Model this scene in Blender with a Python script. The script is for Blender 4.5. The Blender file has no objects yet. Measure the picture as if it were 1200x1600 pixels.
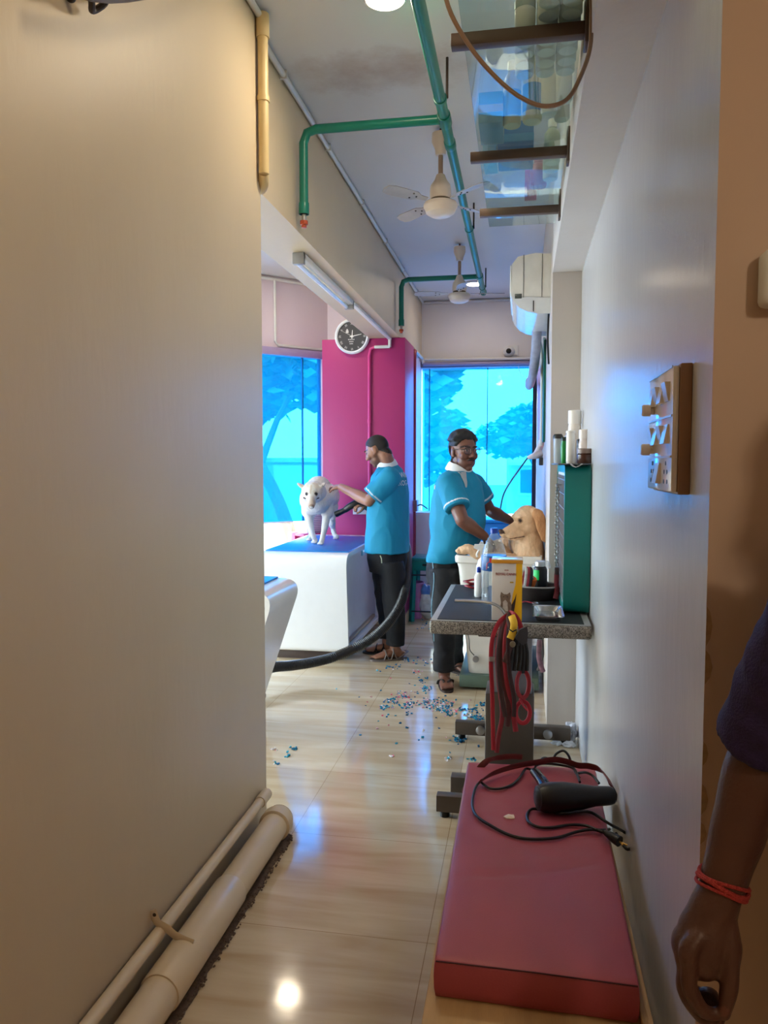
import bpy, bmesh, math, random
from mathutils import Vector, Matrix, noise
from mathutils.bvhtree import BVHTree
random.seed(7)
V = Vector
PI = math.pi
scene = bpy.context.scene
COL = scene.collection

# ---------------------------------------------------------------- camera
FOC, CXP, CYP, EYE = 1200.0, 600.0, 800.0, 1.475
PHI = math.atan(76 / FOC)
PSI = math.atan(215 * math.cos(PHI) / FOC)
cp, sp, cs, ss = math.cos(PHI), math.sin(PHI), math.cos(PSI), math.sin(PSI)
FWD = V((-ss * cp, cs * cp, -sp))
RGT = V((cs, ss, 0))
UPV = V((-ss * sp, cs * sp, cp))
EYEP = V((0, 0, EYE))

def at(px, py, d):
    """world point seen at photo pixel (px,py), d metres along the view axis"""
    return EYEP + d * (FWD + (px - CXP) / FOC * RGT - (py - CYP) / FOC * UPV)

def onz(px, py, z):
    r = FWD + (px - CXP) / FOC * RGT - (py - CYP) / FOC * UPV
    return EYEP + r * ((z - EYE) / r.z)

def onx(px, py, x):
    r = FWD + (px - CXP) / FOC * RGT - (py - CYP) / FOC * UPV
    return EYEP + r * (x / r.x)

def ony(px, py, y):
    r = FWD + (px - CXP) / FOC * RGT - (py - CYP) / FOC * UPV
    return EYEP + r * (y / r.y)

cam_d = bpy.data.cameras.new('camera')
cam = bpy.data.objects.new('camera', cam_d)
COL.objects.link(cam)
cam_d.sensor_width = 36
cam_d.lens = 27.0
cam_d.clip_start = 0.03
cam.matrix_world = Matrix(((RGT.x, UPV.x, -FWD.x, 0), (RGT.y, UPV.y, -FWD.y, 0), (RGT.z, UPV.z, -FWD.z, EYE), (0, 0, 0, 1)))
scene.camera = cam

# ---------------------------------------------------------------- materials
def lin(c):
    c = c / 255.0
    return c / 12.92 if c <= 0.04045 else ((c + 0.055) / 1.055) ** 2.4

def rgb(r, g, b):
    return (lin(r), lin(g), lin(b), 1.0)

MATS = {}

def mat(name, col, rough=0.5, metal=0.0, var=0.06, scale=12.0, bump=0.0, bscale=60.0, spec=0.5,
        coat=0.0, trans=0.0, ior=1.45, alpha=1.0, sheen=0.0, emit=None, estr=0.0, attr=None, stretch=None):
    """procedural principled material: base colour broken up by object space noise"""
    if name in MATS:
        return MATS[name]
    m = bpy.data.materials.new(name)
    m.use_nodes = True
    nt = m.node_tree
    b = nt.nodes['Principled BSDF']
    c = rgb(*col)
    tc = nt.nodes.new('ShaderNodeTexCoord')
    mp = nt.nodes.new('ShaderNodeMapping')
    if stretch:
        mp.inputs['Scale'].default_value = stretch
    nt.links.new(tc.outputs['Object'], mp.inputs['Vector'])
    n = nt.nodes.new('ShaderNodeTexNoise')
    n.inputs['Scale'].default_value = scale
    n.inputs['Detail'].default_value = 5
    nt.links.new(mp.outputs['Vector'], n.inputs['Vector'])
    mx = nt.nodes.new('ShaderNodeMix')
    mx.data_type = 'RGBA'
    nt.links.new(n.outputs['Fac'], mx.inputs['Factor'])
    mx.inputs['A'].default_value = tuple(max(0, v * (1 - 2 * var)) for v in c[:3]) + (1,)
    mx.inputs['B'].default_value = tuple(min(1, v * (1 + 2 * var)) for v in c[:3]) + (1,)
    out = mx.outputs['Result']
    if attr:
        a = nt.nodes.new('ShaderNodeVertexColor')
        a.layer_name = attr
        m2 = nt.nodes.new('ShaderNodeMix')
        m2.data_type = 'RGBA'
        m2.blend_type = 'MULTIPLY'
        m2.inputs['Factor'].default_value = 1
        nt.links.new(out, m2.inputs['A'])
        nt.links.new(a.outputs['Color'], m2.inputs['B'])
        out = m2.outputs['Result']
    nt.links.new(out, b.inputs['Base Color'])
    b.inputs['Roughness'].default_value = rough
    b.inputs['Metallic'].default_value = metal
    b.inputs['Specular IOR Level'].default_value = spec
    b.inputs['IOR'].default_value = ior
    b.inputs['Coat Weight'].default_value = coat
    b.inputs['Transmission Weight'].default_value = trans
    b.inputs['Alpha'].default_value = alpha
    b.inputs['Sheen Weight'].default_value = sheen
    if emit:
        b.inputs['Emission Color'].default_value = rgb(*emit)
        b.inputs['Emission Strength'].default_value = estr
    if bump > 0:
        n2 = nt.nodes.new('ShaderNodeTexNoise')
        n2.inputs['Scale'].default_value = bscale
        n2.inputs['Detail'].default_value = 4
        nt.links.new(mp.outputs['Vector'], n2.inputs['Vector'])
        bp = nt.nodes.new('ShaderNodeBump')
        bp.inputs['Strength'].default_value = bump
        bp.inputs['Distance'].default_value = 0.01
        nt.links.new(n2.outputs['Fac'], bp.inputs['Height'])
        nt.links.new(bp.outputs['Normal'], b.inputs['Normal'])
    MATS[name] = m
    return m

# ---------------------------------------------------------------- object bookkeeping
WL = {}

def tag(o, label=None, cat=None, group=None, kind=None):
    if label: o['label'] = label
    if cat: o['category'] = cat
    if group: o['group'] = group
    if kind: o['kind'] = kind
    return o

def root(name, loc, label, cat, group=None):
    o = bpy.data.objects.new(name, None)
    o.empty_display_size = 0.05
    COL.objects.link(o)
    o.location = V(loc)
    WL[o.name] = V(loc)
    return tag(o, label, cat, group)

def smooth_angle(me, deg):
    me.polygons.foreach_set('use_smooth', [True] * len(me.polygons))
    if deg < 180:
        bm = bmesh.new(); bm.from_mesh(me)
        lim = math.radians(deg)
        for e in bm.edges:
            if len(e.link_faces) == 2 and e.calc_face_angle(0) > lim:
                e.smooth = False
        bm.to_mesh(me); bm.free()

def link_mesh(name, me, material, parent=None, loc=None):
    """link mesh whose vertices are in world space; origin goes to base centre or parent"""
    o = bpy.data.objects.new(name, me)
    COL.objects.link(o)
    if material is not None:
        mats = material if isinstance(material, (list, tuple)) else [material]
        for m in mats:
            me.materials.append(m)
    if parent is not None:
        w = WL[parent.name]
        if loc is None:
            me.transform(Matrix.Translation(-w))
            WL[o.name] = w.copy()
        o.parent = parent
    else:
        if loc is None:
            xs = [v.co for v in me.vertices]
            lo = V((min(c.x for c in xs), min(c.y for c in xs), min(c.z for c in xs)))
            hi = V((max(c.x for c in xs), max(c.y for c in xs), max(c.z for c in xs)))
            loc = V(((lo.x + hi.x) / 2, (lo.y + hi.y) / 2, lo.z))
        me.transform(Matrix.Translation(-V(loc)))
        o.location = loc
        WL[o.name] = V(loc)
    return o

def catmull(pts, n=6, closed=False):
    P = [V(p) for p in pts]
    out = []
    N = len(P)
    rng = range(N if closed else N - 1)
    for i in rng:
        if closed:
            p0, p1, p2, p3 = P[(i - 1) % N], P[i], P[(i + 1) % N], P[(i + 2) % N]
        else:
            p0, p1, p2, p3 = P[max(i - 1, 0)], P[i], P[i + 1], P[min(i + 2, N - 1)]
        for k in range(n):
            t = k / n
            out.append(0.5 * ((2 * p1) + (p2 - p0) * t + (2 * p0 - 5 * p1 + 4 * p2 - p3) * t * t + (-p0 + 3 * p1 - 3 * p2 + p3) * t ** 3))
    if not closed:
        out.append(P[-1])
    return out

def frame(d, up=None):
    d = V(d).normalized()
    u = V(up) if up is not None else (V((0, 0, 1)) if abs(d.z) < 0.9 else V((0, 1, 0)))
    a = u.cross(d)
    if a.length < 1e-6:
        a = V((1, 0, 0)).cross(d)
    a.normalize()
    b = d.cross(a).normalized()
    return a, b

class MB:
    def __init__(s):
        s.bm = bmesh.new()
    def box(s, x0, x1, y0, y1, z0, z1, bev=0.0, seg=2, taper=None, mx=None):
        r = bmesh.ops.create_cube(s.bm, size=1)
        vs = r['verts']
        for v in vs:
            top = v.co.z > 0
            k = taper if (taper and not top) else (1, 1)
            v.co = V(((x0 + x1) / 2 + v.co.x * (x1 - x0) * k[0], (y0 + y1) / 2 + v.co.y * (y1 - y0) * k[1], (z0 + z1) / 2 + v.co.z * (z1 - z0)))
        if bev > 0:
            es = {e for v in vs for e in v.link_edges}
            r2 = bmesh.ops.bevel(s.bm, geom=list(es), offset=bev, segments=seg, profile=0.5, affect='EDGES', clamp_overlap=True)
            vs = list({v for f in r2['faces'] for v in f.verts} | {v for v in vs if v.is_valid})
        if mx is not None:
            bmesh.ops.transform(s.bm, matrix=mx, verts=[v for v in vs if v.is_valid])
        return s
    def obox(s, c, ax, ay, az, hx, hy, hz, bev=0.0, seg=2):
        """oriented box: centre, unit axes, half sizes"""
        ax, ay, az = V(ax).normalized(), V(ay).normalized(), V(az).normalized()
        m = Matrix(((ax.x, ay.x, az.x, c[0]), (ax.y, ay.y, az.y, c[1]), (ax.z, ay.z, az.z, c[2]), (0, 0, 0, 1)))
        return s.box(-hx, hx, -hy, hy, -hz, hz, bev, seg, mx=m)
    def rings(s, rings, cap=True, closed=False):
        R = [[s.bm.verts.new(p) for p in r] for r in rings]
        n = len(R[0])
        cnt = len(R)
        for i in range(cnt if closed else cnt - 1):
            a, b = R[i], R[(i + 1) % cnt]
            for j in range(n):
                s.bm.faces.new((a[j], a[(j + 1) % n], b[(j + 1) % n], b[j]))
        if cap and not closed:
            s.bm.faces.new(list(reversed(R[0])))
            s.bm.faces.new(R[-1])
        return s
    def tube(s, pts, r, seg=10, closed=False, smooth=0, flat=None, up=None, cap=True):
        """tube along points; r number or list; flat=(a,b) gives an elliptical strap section"""
        P = catmull(pts, smooth, closed) if smooth else [V(p) for p in pts]
        n = len(P)
        rr = r if isinstance(r, (list, tuple)) else None
        rings = []
        pa = None
        for i, p in enumerate(P):
            if closed:
                d = P[(i + 1) % n] - P[(i - 1) % n]
            else:
                d = P[min(i + 1, n - 1)] - P[max(i - 1, 0)]
            if d.length < 1e-9:
                d = V((0, 0, 1))
            d.normalize()
            if pa is None:
                a, b = frame(d, up)
            else:
                a = (pa - d * pa.dot(d))
                if a.length < 1e-6:
                    a, _ = frame(d)
                a.normalize(); b = d.cross(a)
            if up is not None and pa is not None:
                a2 = V(up).cross(d)
                if a2.length > 1e-3:
                    a = a2.normalized(); b = d.cross(a)
            pa = a
            if rr:
                t = i / (n - 1) * (len(rr) - 1)
                k = min(int(t), len(rr) - 2)
                q = rr[k] + (rr[k + 1] - rr[k]) * (t - k)
            else:
                q = r
            ra, rb = (q * flat[0], q * flat[1]) if flat else (q, q)
            rings.append([p + a * (ra * math.cos(2 * PI * j / seg)) + b * (rb * math.sin(2 * PI * j / seg)) for j in range(seg)])
        return s.rings(rings, cap, closed)
    def cyl(s, p0, p1, r0, r1=None, seg=24):
        p0, p1 = V(p0), V(p1)
        r1 = r0 if r1 is None else r1
        a, b = frame(p1 - p0)
        rg = lambda p, r: [p + a * (r * math.cos(2 * PI * j / seg)) + b * (r * math.sin(2 * PI * j / seg)) for j in range(seg)]
        return s.rings([rg(p0, r0), rg(p1, r1)])
    def lathe(s, prof, c=(0, 0, 0), axis=(0, 0, 1), seg=32, up=None, sq=(1, 1)):
        """prof: list of (radius, height) along axis from c"""
        c = V(c); axis = V(axis).normalized()
        a, b = frame(axis, up)
        rings = [[c + axis * h + a * (max(r, 1e-4) * sq[0] * math.cos(2 * PI * j / seg)) + b * (max(r, 1e-4) * sq[1] * math.sin(2 * PI * j / seg)) for j in range(seg)] for r, h in prof]
        return s.rings(rings)
    def ell(s, c, r, ax=None, seg=20, rg=12):
        """ellipsoid; ax = (x axis, y axis, z axis) directions"""
        c = V(c)
        X, Y, Z = (V((1, 0, 0)), V((0, 1, 0)), V((0, 0, 1))) if ax is None else [V(t).normalized() for t in ax]
        rx, ry, rz = (r, r, r) if isinstance(r, (int, float)) else r
        rings = []
        for i in range(1, rg):
            t = PI * i / rg
            rings.append([c + X * (rx * math.sin(t) * math.cos(2 * PI * j / seg)) + Y * (ry * math.sin(t) * math.sin(2 * PI * j / seg)) - Z * (rz * math.cos(t)) for j in range(seg)])
        return s.rings(rings)
    def prism(s, poly, vec, o=(0, 0, 0), ex=(1, 0, 0), ey=(0, 0, 1)):
        """2D polygon in plane (ex,ey) at o, extruded by vec"""
        o, ex, ey, vec = V(o), V(ex), V(ey), V(vec)
        a = [s.bm.verts.new(o + ex * p[0] + ey * p[1]) for p in poly]
        b = [s.bm.verts.new(v.co + vec) for v in a]
        n = len(a)
        s.bm.faces.new(a); s.bm.faces.new(list(reversed(b)))
        for i in range(n):
            s.bm.faces.new((a[(i + 1) % n], a[i], b[i], b[(i + 1) % n]))
        return s
    def quad(s, *ps):
        s.bm.faces.new([s.bm.verts.new(V(p)) for p in ps])
        return s
    def mesh(s, name, smooth=35):
        bmesh.ops.recalc_face_normals(s.bm, faces=s.bm.faces[:])
        me = bpy.data.meshes.new(name)
        s.bm.to_mesh(me); s.bm.free()
        if smooth:
            smooth_angle(me, smooth)
        return me
    def build(s, name, material, parent=None, smooth=35, loc=None):
        return link_mesh(name, s.mesh(name, smooth), material, parent, loc)

def struct(o):
    o['kind'] = 'structure'
    return o

def copy_thing(o, offset, label=None, parent=None, name=None):
    """copy a thing with its parts and sub-parts"""
    c = o.copy(); COL.objects.link(c)
    if parent is not None:
        c.parent = parent
    else:
        c.location = o.location + V(offset)
        if label: c['label'] = label
    for ch in list(o.children):
        copy_thing(ch, (0, 0, 0), None, c)
    return c

def text_mesh(body, size, ext=0.0008, align='CENTER'):
    cu = bpy.data.curves.new('lettering', 'FONT')
    cu.body = body; cu.size = size; cu.extrude = ext
    cu.align_x = align; cu.align_y = 'CENTER'
    cu.resolution_u = 3
    o = bpy.data.objects.new('lettering', cu)
    COL.objects.link(o)
    bpy.context.view_layer.update()
    dg = bpy.context.evaluated_depsgraph_get()
    me = bpy.data.meshes.new_from_object(o.evaluated_get(dg))
    bpy.data.objects.remove(o); bpy.data.curves.remove(cu)
    me.materials.clear()
    return me

def text(name, body, size, c, ex, ey, material, parent, ext=0.0008, sx=1.0, align='CENTER'):
    me = text_mesh(body, size, ext, align)
    ex, ey = V(ex).normalized(), V(ey).normalized()
    ez = ex.cross(ey)
    me.transform(Matrix(((ex.x * sx, ey.x, ez.x, c[0]), (ex.y * sx, ey.y, ez.y, c[1]), (ex.z * sx, ey.z, ez.z, c[2]), (0, 0, 0, 1))))
    return link_mesh(name, me, material, parent)

# ---------------------------------------------------------------- organic shapes: closed lumps fused to one skin
class Blob(MB):
    def limb(s, pts, rad, seg=16, n=4, up=None):
        """tapering limb with rounded ends; rad list of numbers or (a,b) ellipses, same length as pts"""
        k = len(pts)
        P = catmull(pts, n)
        A = [(r, r) if isinstance(r, (int, float)) else r for r in rad]
        rings = []
        pa = None
        m = len(P)
        sec = []
        for i, p in enumerate(P):
            d = (P[min(i + 1, m - 1)] - P[max(i - 1, 0)]).normalized()
            if up is not None:
                a = V(up).cross(d).normalized()
            elif pa is None:
                a, _ = frame(d)
            else:
                a = (pa - d * pa.dot(d)).normalized()
            b = d.cross(a); pa = a
            t = i / n
            q = min(int(t), k - 2)
            f = t - q
            ff = f * f * (3 - 2 * f)
            ra = A[q][0] + (A[q + 1][0] - A[q][0]) * ff
            rb = A[q][1] + (A[q + 1][1] - A[q][1]) * ff
            sec.append((p, d, a, b, ra, rb))
        full = []
        p, d, a, b, ra, rb = sec[0]
        rm = min(ra, rb)
        for t in (80, 55, 30):
            c = math.cos(math.radians(t)); z = math.sin(math.radians(t))
            full.append((p - d * rm * z, a, b, ra * c, rb * c))
        for p, d, a, b, ra, rb in sec:
            full.append((p, a, b, ra, rb))
        p, d, a, b, ra, rb = sec[-1]
        rm = min(ra, rb)
        for t in (30, 55, 80):
            c = math.cos(math.radians(t)); z = math.sin(math.radians(t))
            full.append((p + d * rm * z, a, b, ra * c, rb * c))
        s.rings([[p + a * (ra * math.cos(2 * PI * j / seg)) + b * (rb * math.sin(2 * PI * j / seg)) for j in range(seg)] for p, a, b, ra, rb in full])
        return s
    def loft(s, secs, seg=28, n=4, pw=2.3):
        """secs: (centre, half a, half b, dir a, dir b)"""
        C = catmull([q[0] for q in secs], n)
        rings = []
        for i, c in enumerate(C):
            t = i / n
            q = min(int(t), len(secs) - 2)
            f = t - q
            ff = f * f * (3 - 2 * f)
            L = lambda u, v: u + (v - u) * ff
            A, B = secs[q], secs[q + 1]
            ra, rb = L(A[1], B[1]), L(A[2], B[2])
            da = (A[3] * (1 - ff) + B[3] * ff).normalized()
            db = (A[4] * (1 - ff) + B[4] * ff).normalized()
            ring = []
            for j in range(seg):
                w = 2 * PI * j / seg
                cw, sw = math.cos(w), math.sin(w)
                ring.append(c + da * (ra * math.copysign(abs(cw) ** (2 / pw), cw)) + db * (rb * math.copysign(abs(sw) ** (2 / pw), sw)))
            rings.append(ring)
        s.rings(rings)
        return s
    def fuse(s, name, voxel, smooth_it=4, fac=0.5):
        bmesh.ops.recalc_face_normals(s.bm, faces=s.bm.faces[:])
        me = bpy.data.meshes.new(name + '_raw')
        s.bm.to_mesh(me); s.bm.free()
        o = bpy.data.objects.new(name + '_raw', me)
        COL.objects.link(o)
        r = o.modifiers.new('r', 'REMESH'); r.mode = 'VOXEL'; r.voxel_size = voxel
        if smooth_it:
            sm = o.modifiers.new('s', 'SMOOTH'); sm.iterations = smooth_it; sm.factor = fac
        bpy.context.view_layer.update()
        dg = bpy.context.evaluated_depsgraph_get()
        out = bpy.data.meshes.new_from_object(o.evaluated_get(dg))
        bpy.data.objects.remove(o); bpy.data.meshes.remove(me)
        out.name = name
        out.polygons.foreach_set('use_smooth', [True] * len(out.polygons))
        return out

def paint(me, fn, name='tone'):
    """per vertex albedo marks (eyes, lips, markings)"""
    ca = me.color_attributes.new(name, 'FLOAT_COLOR', 'POINT')
    buf = []
    for v in me.vertices:
        c = fn(v.co, v.normal)
        buf.extend((c[0], c[1], c[2], 1.0))
    ca.data.foreach_set('color', buf)

def displace(me, fn):
    """push every vertex along its normal by fn(position)"""
    D = [(v.co.copy(), v.normal.copy()) for v in me.vertices]
    buf = []
    for c, n in D:
        c = c + n * fn(c)
        buf.extend((c.x, c.y, c.z))
    me.vertices.foreach_set('co', buf)
    me.update()

def shade_mix(a, b, t):
    t = max(0.0, min(1.0, t))
    return tuple(a[i] + (b[i] - a[i]) * t for i in range(3))
# ================================================================ the setting
CEIL = 3.22

def wall_paint(name, col, rough, streak=0.0, var=0.03):
    m = mat(name, col, rough=rough, var=var, scale=3.0, bump=0.12, bscale=26, spec=0.5, stretch=(1, 1, 0.35))
    return m

M_CREAM = wall_paint('cream wall paint', (208, 190, 161), 0.48)
M_GLOSS = wall_paint('glossy white wall paint', (200, 199, 199), 0.24)
M_WARMLIT = wall_paint('warm lit matt wall paint', (200, 176, 158), 0.55)  # whitish wall paint, tinted as if lit by a warm lamp
M_WHITE = wall_paint('white wall paint', (226, 222, 220), 0.5)
M_LILAC = wall_paint('pale lilac wall paint', (222, 205, 214), 0.5)
M_PINK = wall_paint('magenta wall paint', (170, 46, 110), 0.45)

def ceiling_mat():
    m = bpy.data.materials.new('stained ceiling paint')
    m.use_nodes = True
    nt = m.node_tree; b = nt.nodes['Principled BSDF']
    tc = nt.nodes.new('ShaderNodeTexCoord')
    # damp stain: brown blotch with ragged edge around one spot, plus flaking
    sub = nt.nodes.new('ShaderNodeVectorMath'); sub.operation = 'SUBTRACT'
    nt.links.new(tc.outputs['Object'], sub.inputs[0])
    sub.inputs[1].default_value = STAIN
    sc = nt.nodes.new('ShaderNodeVectorMath'); sc.operation = 'MULTIPLY'
    sc.inputs[1].default_value = (2.3, 5.2, 1)
    nt.links.new(sub.outputs[0], sc.inputs[0])
    ln = nt.nodes.new('ShaderNodeVectorMath'); ln.operation = 'LENGTH'
    nt.links.new(sc.outputs[0], ln.inputs[0])
    n = nt.nodes.new('ShaderNodeTexNoise'); n.inputs['Scale'].default_value = 5.5; n.inputs['Detail'].default_value = 8; n.inputs['Roughness'].default_value = 0.7
    nt.links.new(tc.outputs['Object'], n.inputs['Vector'])
    ad = nt.nodes.new('ShaderNodeMath'); ad.operation = 'MULTIPLY_ADD'
    nt.links.new(n.outputs['Fac'], ad.inputs[0]); ad.inputs[1].default_value = 2.1
    nt.links.new(ln.outputs['Value'], ad.inputs[2])
    rp = nt.nodes.new('ShaderNodeValToRGB')
    e = rp.color_ramp.elements
    e[0].position = 0.0; e[0].color = (1, 1, 1, 1)
    e[1].position = 0.83; e[1].color = (0, 0, 0, 1)
    dv = nt.nodes.new('ShaderNodeMath'); dv.operation = 'MULTIPLY'; dv.inputs[1].default_value = 0.38
    nt.links.new(ad.outputs[0], dv.inputs[0])
    nt.links.new(dv.outputs[0], rp.inputs['Fac'])
    n2 = nt.nodes.new('ShaderNodeTexNoise'); n2.inputs['Scale'].default_value = 1.2; n2.inputs['Detail'].default_value = 4
    nt.links.new(tc.outputs['Object'], n2.inputs['Vector'])
    base = nt.nodes.new('ShaderNodeMix'); base.data_type = 'RGBA'
    nt.links.new(n2.outputs['Fac'], base.inputs['Factor'])
    base.inputs['A'].default_value = rgb(206, 205, 205); base.inputs['B'].default_value = rgb(222, 221, 220)
    mx = nt.nodes.new('ShaderNodeMix'); mx.data_type = 'RGBA'
    nt.links.new(rp.outputs['Color'], mx.inputs['Factor'])
    nt.links.new(base.outputs['Result'], mx.inputs['A'])
    mx.inputs['B'].default_value = rgb(138, 92, 52)
    nt.links.new(mx.outputs['Result'], b.inputs['Base Color'])
    b.inputs['Roughness'].default_value = 0.6
    return m

sp_ = onz(590, 112, CEIL)
STAIN = (sp_.x, sp_.y, 0)

def floor_mat():
    m = bpy.data.materials.new('polished beige vitrified tile')
    m.use_nodes = True
    nt = m.node_tree; b = nt.nodes['Principled BSDF']
    tc = nt.nodes.new('ShaderNodeTexCoord')
    mp = nt.nodes.new('ShaderNodeMapping')
    mp.inputs['Location'].default_value = (0.27, -0.42, 0)
    nt.links.new(tc.outputs['Object'], mp.inputs['Vector'])
    br = nt.nodes.new('ShaderNodeTexBrick')
    br.offset = 0.0; br.squash = 1.0
    br.inputs['Scale'].default_value = 1.0
    br.inputs['Brick Width'].default_value = 0.615
    br.inputs['Row Height'].default_value = 0.615
    br.inputs['Mortar Size'].default_value = 0.0013
    br.inputs['Mortar Smooth'].default_value = 0.0
    br.inputs['Color1'].default_value = (1, 1, 1, 1)
    br.inputs['Color2'].default_value = (0.93, 0.93, 0.93, 1)
    br.inputs['Mortar'].default_value = (0.55, 0.47, 0.38, 1)
    nt.links.new(mp.outputs['Vector'], br.inputs['Vector'])
    # soft cross veins running left-right
    m2 = nt.nodes.new('ShaderNodeMapping'); m2.inputs['Scale'].default_value = (0.7, 5.5, 1)
    nt.links.new(tc.outputs['Object'], m2.inputs['Vector'])
    n = nt.nodes.new('ShaderNodeTexNoise'); n.inputs['Scale'].default_value = 2.2; n.inputs['Detail'].default_value = 7; n.inputs['Distortion'].default_value = 0.6
    nt.links.new(m2.outputs['Vector'], n.inputs['Vector'])
    rp = nt.nodes.new('ShaderNodeValToRGB'); e = rp.color_ramp.elements
    e[0].position = 0.3; e[0].color = rgb(186, 162, 130)
    e[1].position = 0.72; e[1].color = rgb(214, 198, 172)
    nt.links.new(n.outputs['Fac'], rp.inputs['Fac'])
    mx = nt.nodes.new('ShaderNodeMix'); mx.data_type = 'RGBA'; mx.blend_type = 'MULTIPLY'
    mx.inputs['Factor'].default_value = 1
    nt.links.new(rp.outputs['Color'], mx.inputs['A'])
    nt.links.new(br.outputs['Color'], mx.inputs['B'])
    nt.links.new(mx.outputs['Result'], b.inputs['Base Color'])
    b.inputs['IOR'].default_value = 1.62
    n3 = nt.nodes.new('ShaderNodeTexNoise'); n3.inputs['Scale'].default_value = 4; n3.inputs['Detail'].default_value = 4
    nt.links.new(tc.outputs['Object'], n3.inputs['Vector'])
    mr = nt.nodes.new('ShaderNodeMapRange'); mr.inputs['To Min'].default_value = 0.045; mr.inputs['To Max'].default_value = 0.15
    nt.links.new(n3.outputs['Fac'], mr.inputs['Value'])
    nt.links.new(mr.outputs['Result'], b.inputs['Roughness'])
    bp = nt.nodes.new('ShaderNodeBump'); bp.inputs['Strength'].default_value = 0.03; bp.inputs['Distance'].default_value = 0.02
    nt.links.new(n3.outputs['Fac'], bp.inputs['Height'])
    nt.links.new(bp.outputs['Normal'], b.inputs['Normal'])
    return m

floor = struct(MB().box(-6.2, 2.6, -1.7, 8.6, -0.12, 0).build('floor', floor_mat(), loc=(0, 0, 0)))
ceil = struct(MB().box(-6.2, 2.6, -1.7, 8.6, CEIL, CEIL + 0.15).build('ceiling', ceiling_mat(), loc=(0, 0, CEIL)))

LW, LWE = -1.03, 2.985          # corridor partition on the left and where it stops
wl = struct(MB().box(-1.26, LW, -1.7, LWE, 0, CEIL, 0.004).build('wall_left', M_CREAM))
RW = 0.31
# right block: glossy long side, near side the same paint with warm lamplight put into its colour
bm = MB().box(RW, 2.6, 1.36, 4.34, 0, 2.51)
me = bm.mesh('wall_right', 0)
wr = struct(link_mesh('wall_right', me, [M_GLOSS, M_WARMLIT]))
for p in me.polygons:
    if p.normal.y < -0.5: p.material_index = 1
struct(MB().box(0.155, 2.6, -1.7, 4.34, 2.51, CEIL).build('trim_1', M_WHITE))          # deep beam over the right wall
struct(MB().box(0.155, 0.6, 4.34, 8.6, 0, CEIL).build('wall_right', [wall_paint('grey white wall paint', (196, 186, 178), 0.5)]))
struct(MB().box(2.45, 2.6, -1.7, 1.36, 0, 2.51).build('wall_right', M_WARMLIT))
struct(MB().box(-6.2, 2.6, -1.85, -1.7, 0, CEIL).build('wall_back', M_CREAM))
# beam over the opening to the side room
struct(MB().box(-1.36, -1.08, LWE, 8.35, 2.597, CEIL).build('trim_2', [M_CREAM]))
# magenta pillar
PX0, PX1, PY0, PY1 = -1.80, -1.035, 6.86, 7.42
struct(MB().box(PX0, PX1, PY0, PY1, 0, 2.597, 0.006).build('wall_pillar', M_PINK))
struct(MB().box(PX0 - .012, PX1 + .012, PY0 - .012, PY1, 0, 0.10, 0.003).build('baseboard_pillar', mat('beige skirting tile', (196, 164, 132), 0.3)))
# far wall above and below the end window, and the strip between pillar and end window
struct(MB().box(-1.5, 0.155, 8.35, 8.55, 2.50, CEIL).build('wall_far', M_WHITE))
struct(MB().box(-1.24, -1.08, PY1, 8.6, 0, 2.597).build('wall_side', M_LILAC))
struct(MB().box(-1.08, 0.155, 8.37, 8.5, 0, 0.12).build('baseboard_far', mat('beige skirting tile', (196, 164, 132), 0.3)))
# side room: slanting glass front and solid rest
A = V((-1.86, 7.45, 0)); DIA = V((-1, -1, 0)).normalized(); NRM = V((-1, 1, 0)).normalized()
def slant(mb, s0, s1, z0, z1, n0=0.0, n1=0.14, bev=0):
    c = A + DIA * ((s0 + s1) / 2) + NRM * ((n0 + n1) / 2) + V((0, 0, (z0 + z1) / 2))
    return mb.obox(c, DIA, NRM, (0, 0, 1), (s1 - s0) / 2, (n1 - n0) / 2, (z1 - z0) / 2, bev)
SL = 4.6
struct(slant(MB(), -0.5, SL, 2.5, CEIL).build('wall_front', M_LILAC))
struct(slant(MB(), -0.5, 0.42, 0, 0.80).build('wall_front', M_PINK))
struct(MB().box(-5.25, -5.1, 1.5, 4.3, 2.75, CEIL).build('wall_side', M_WHITE))
struct(MB().box(-5.25, -5.1, 1.35, 1.6, 0, 2.75).build('wall_side', M_WHITE))
struct(MB().box(-5.25, -1.26, 1.35, 1.5, 0, CEIL).build('wall_side', M_WHITE))
struct(MB().box(-6.2, -5.1, 4.2, 4.3, 0, CEIL).build('wall_side', M_WHITE))
struct(MB().box(-2.0, -1.24, 7.42, 7.6, 0, CEIL).build('wall_side', M_LILAC))
# ledge and pipes over the windows
struct(slant(MB(), 0.0, SL, 2.49, 2.56, -0.05, 0.0, 0.005).build('trim_3', mat('lilac grey ledge', (176, 160, 196), 0.5)))
struct(MB().box(-1.08, 0.155, 8.28, 8.35, 2.50, 2.56, 0.005).build('trim_4', mat('blue grey ledge', (120, 122, 150), 0.5)))

# ---------------------------------------------------------------- glass
def schlick(nt, f0, k):
    lw = nt.nodes.new('ShaderNodeLayerWeight'); lw.inputs['Blend'].default_value = 0.5
    pw = nt.nodes.new('ShaderNodeMath'); pw.operation = 'POWER'; pw.inputs[1].default_value = 5
    nt.links.new(lw.outputs['Facing'], pw.inputs[0])
    ma = nt.nodes.new('ShaderNodeMath'); ma.operation = 'MULTIPLY_ADD'; ma.inputs[1].default_value = k; ma.inputs[2].default_value = f0
    nt.links.new(pw.outputs[0], ma.inputs[0])
    return ma.outputs[0]

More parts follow.
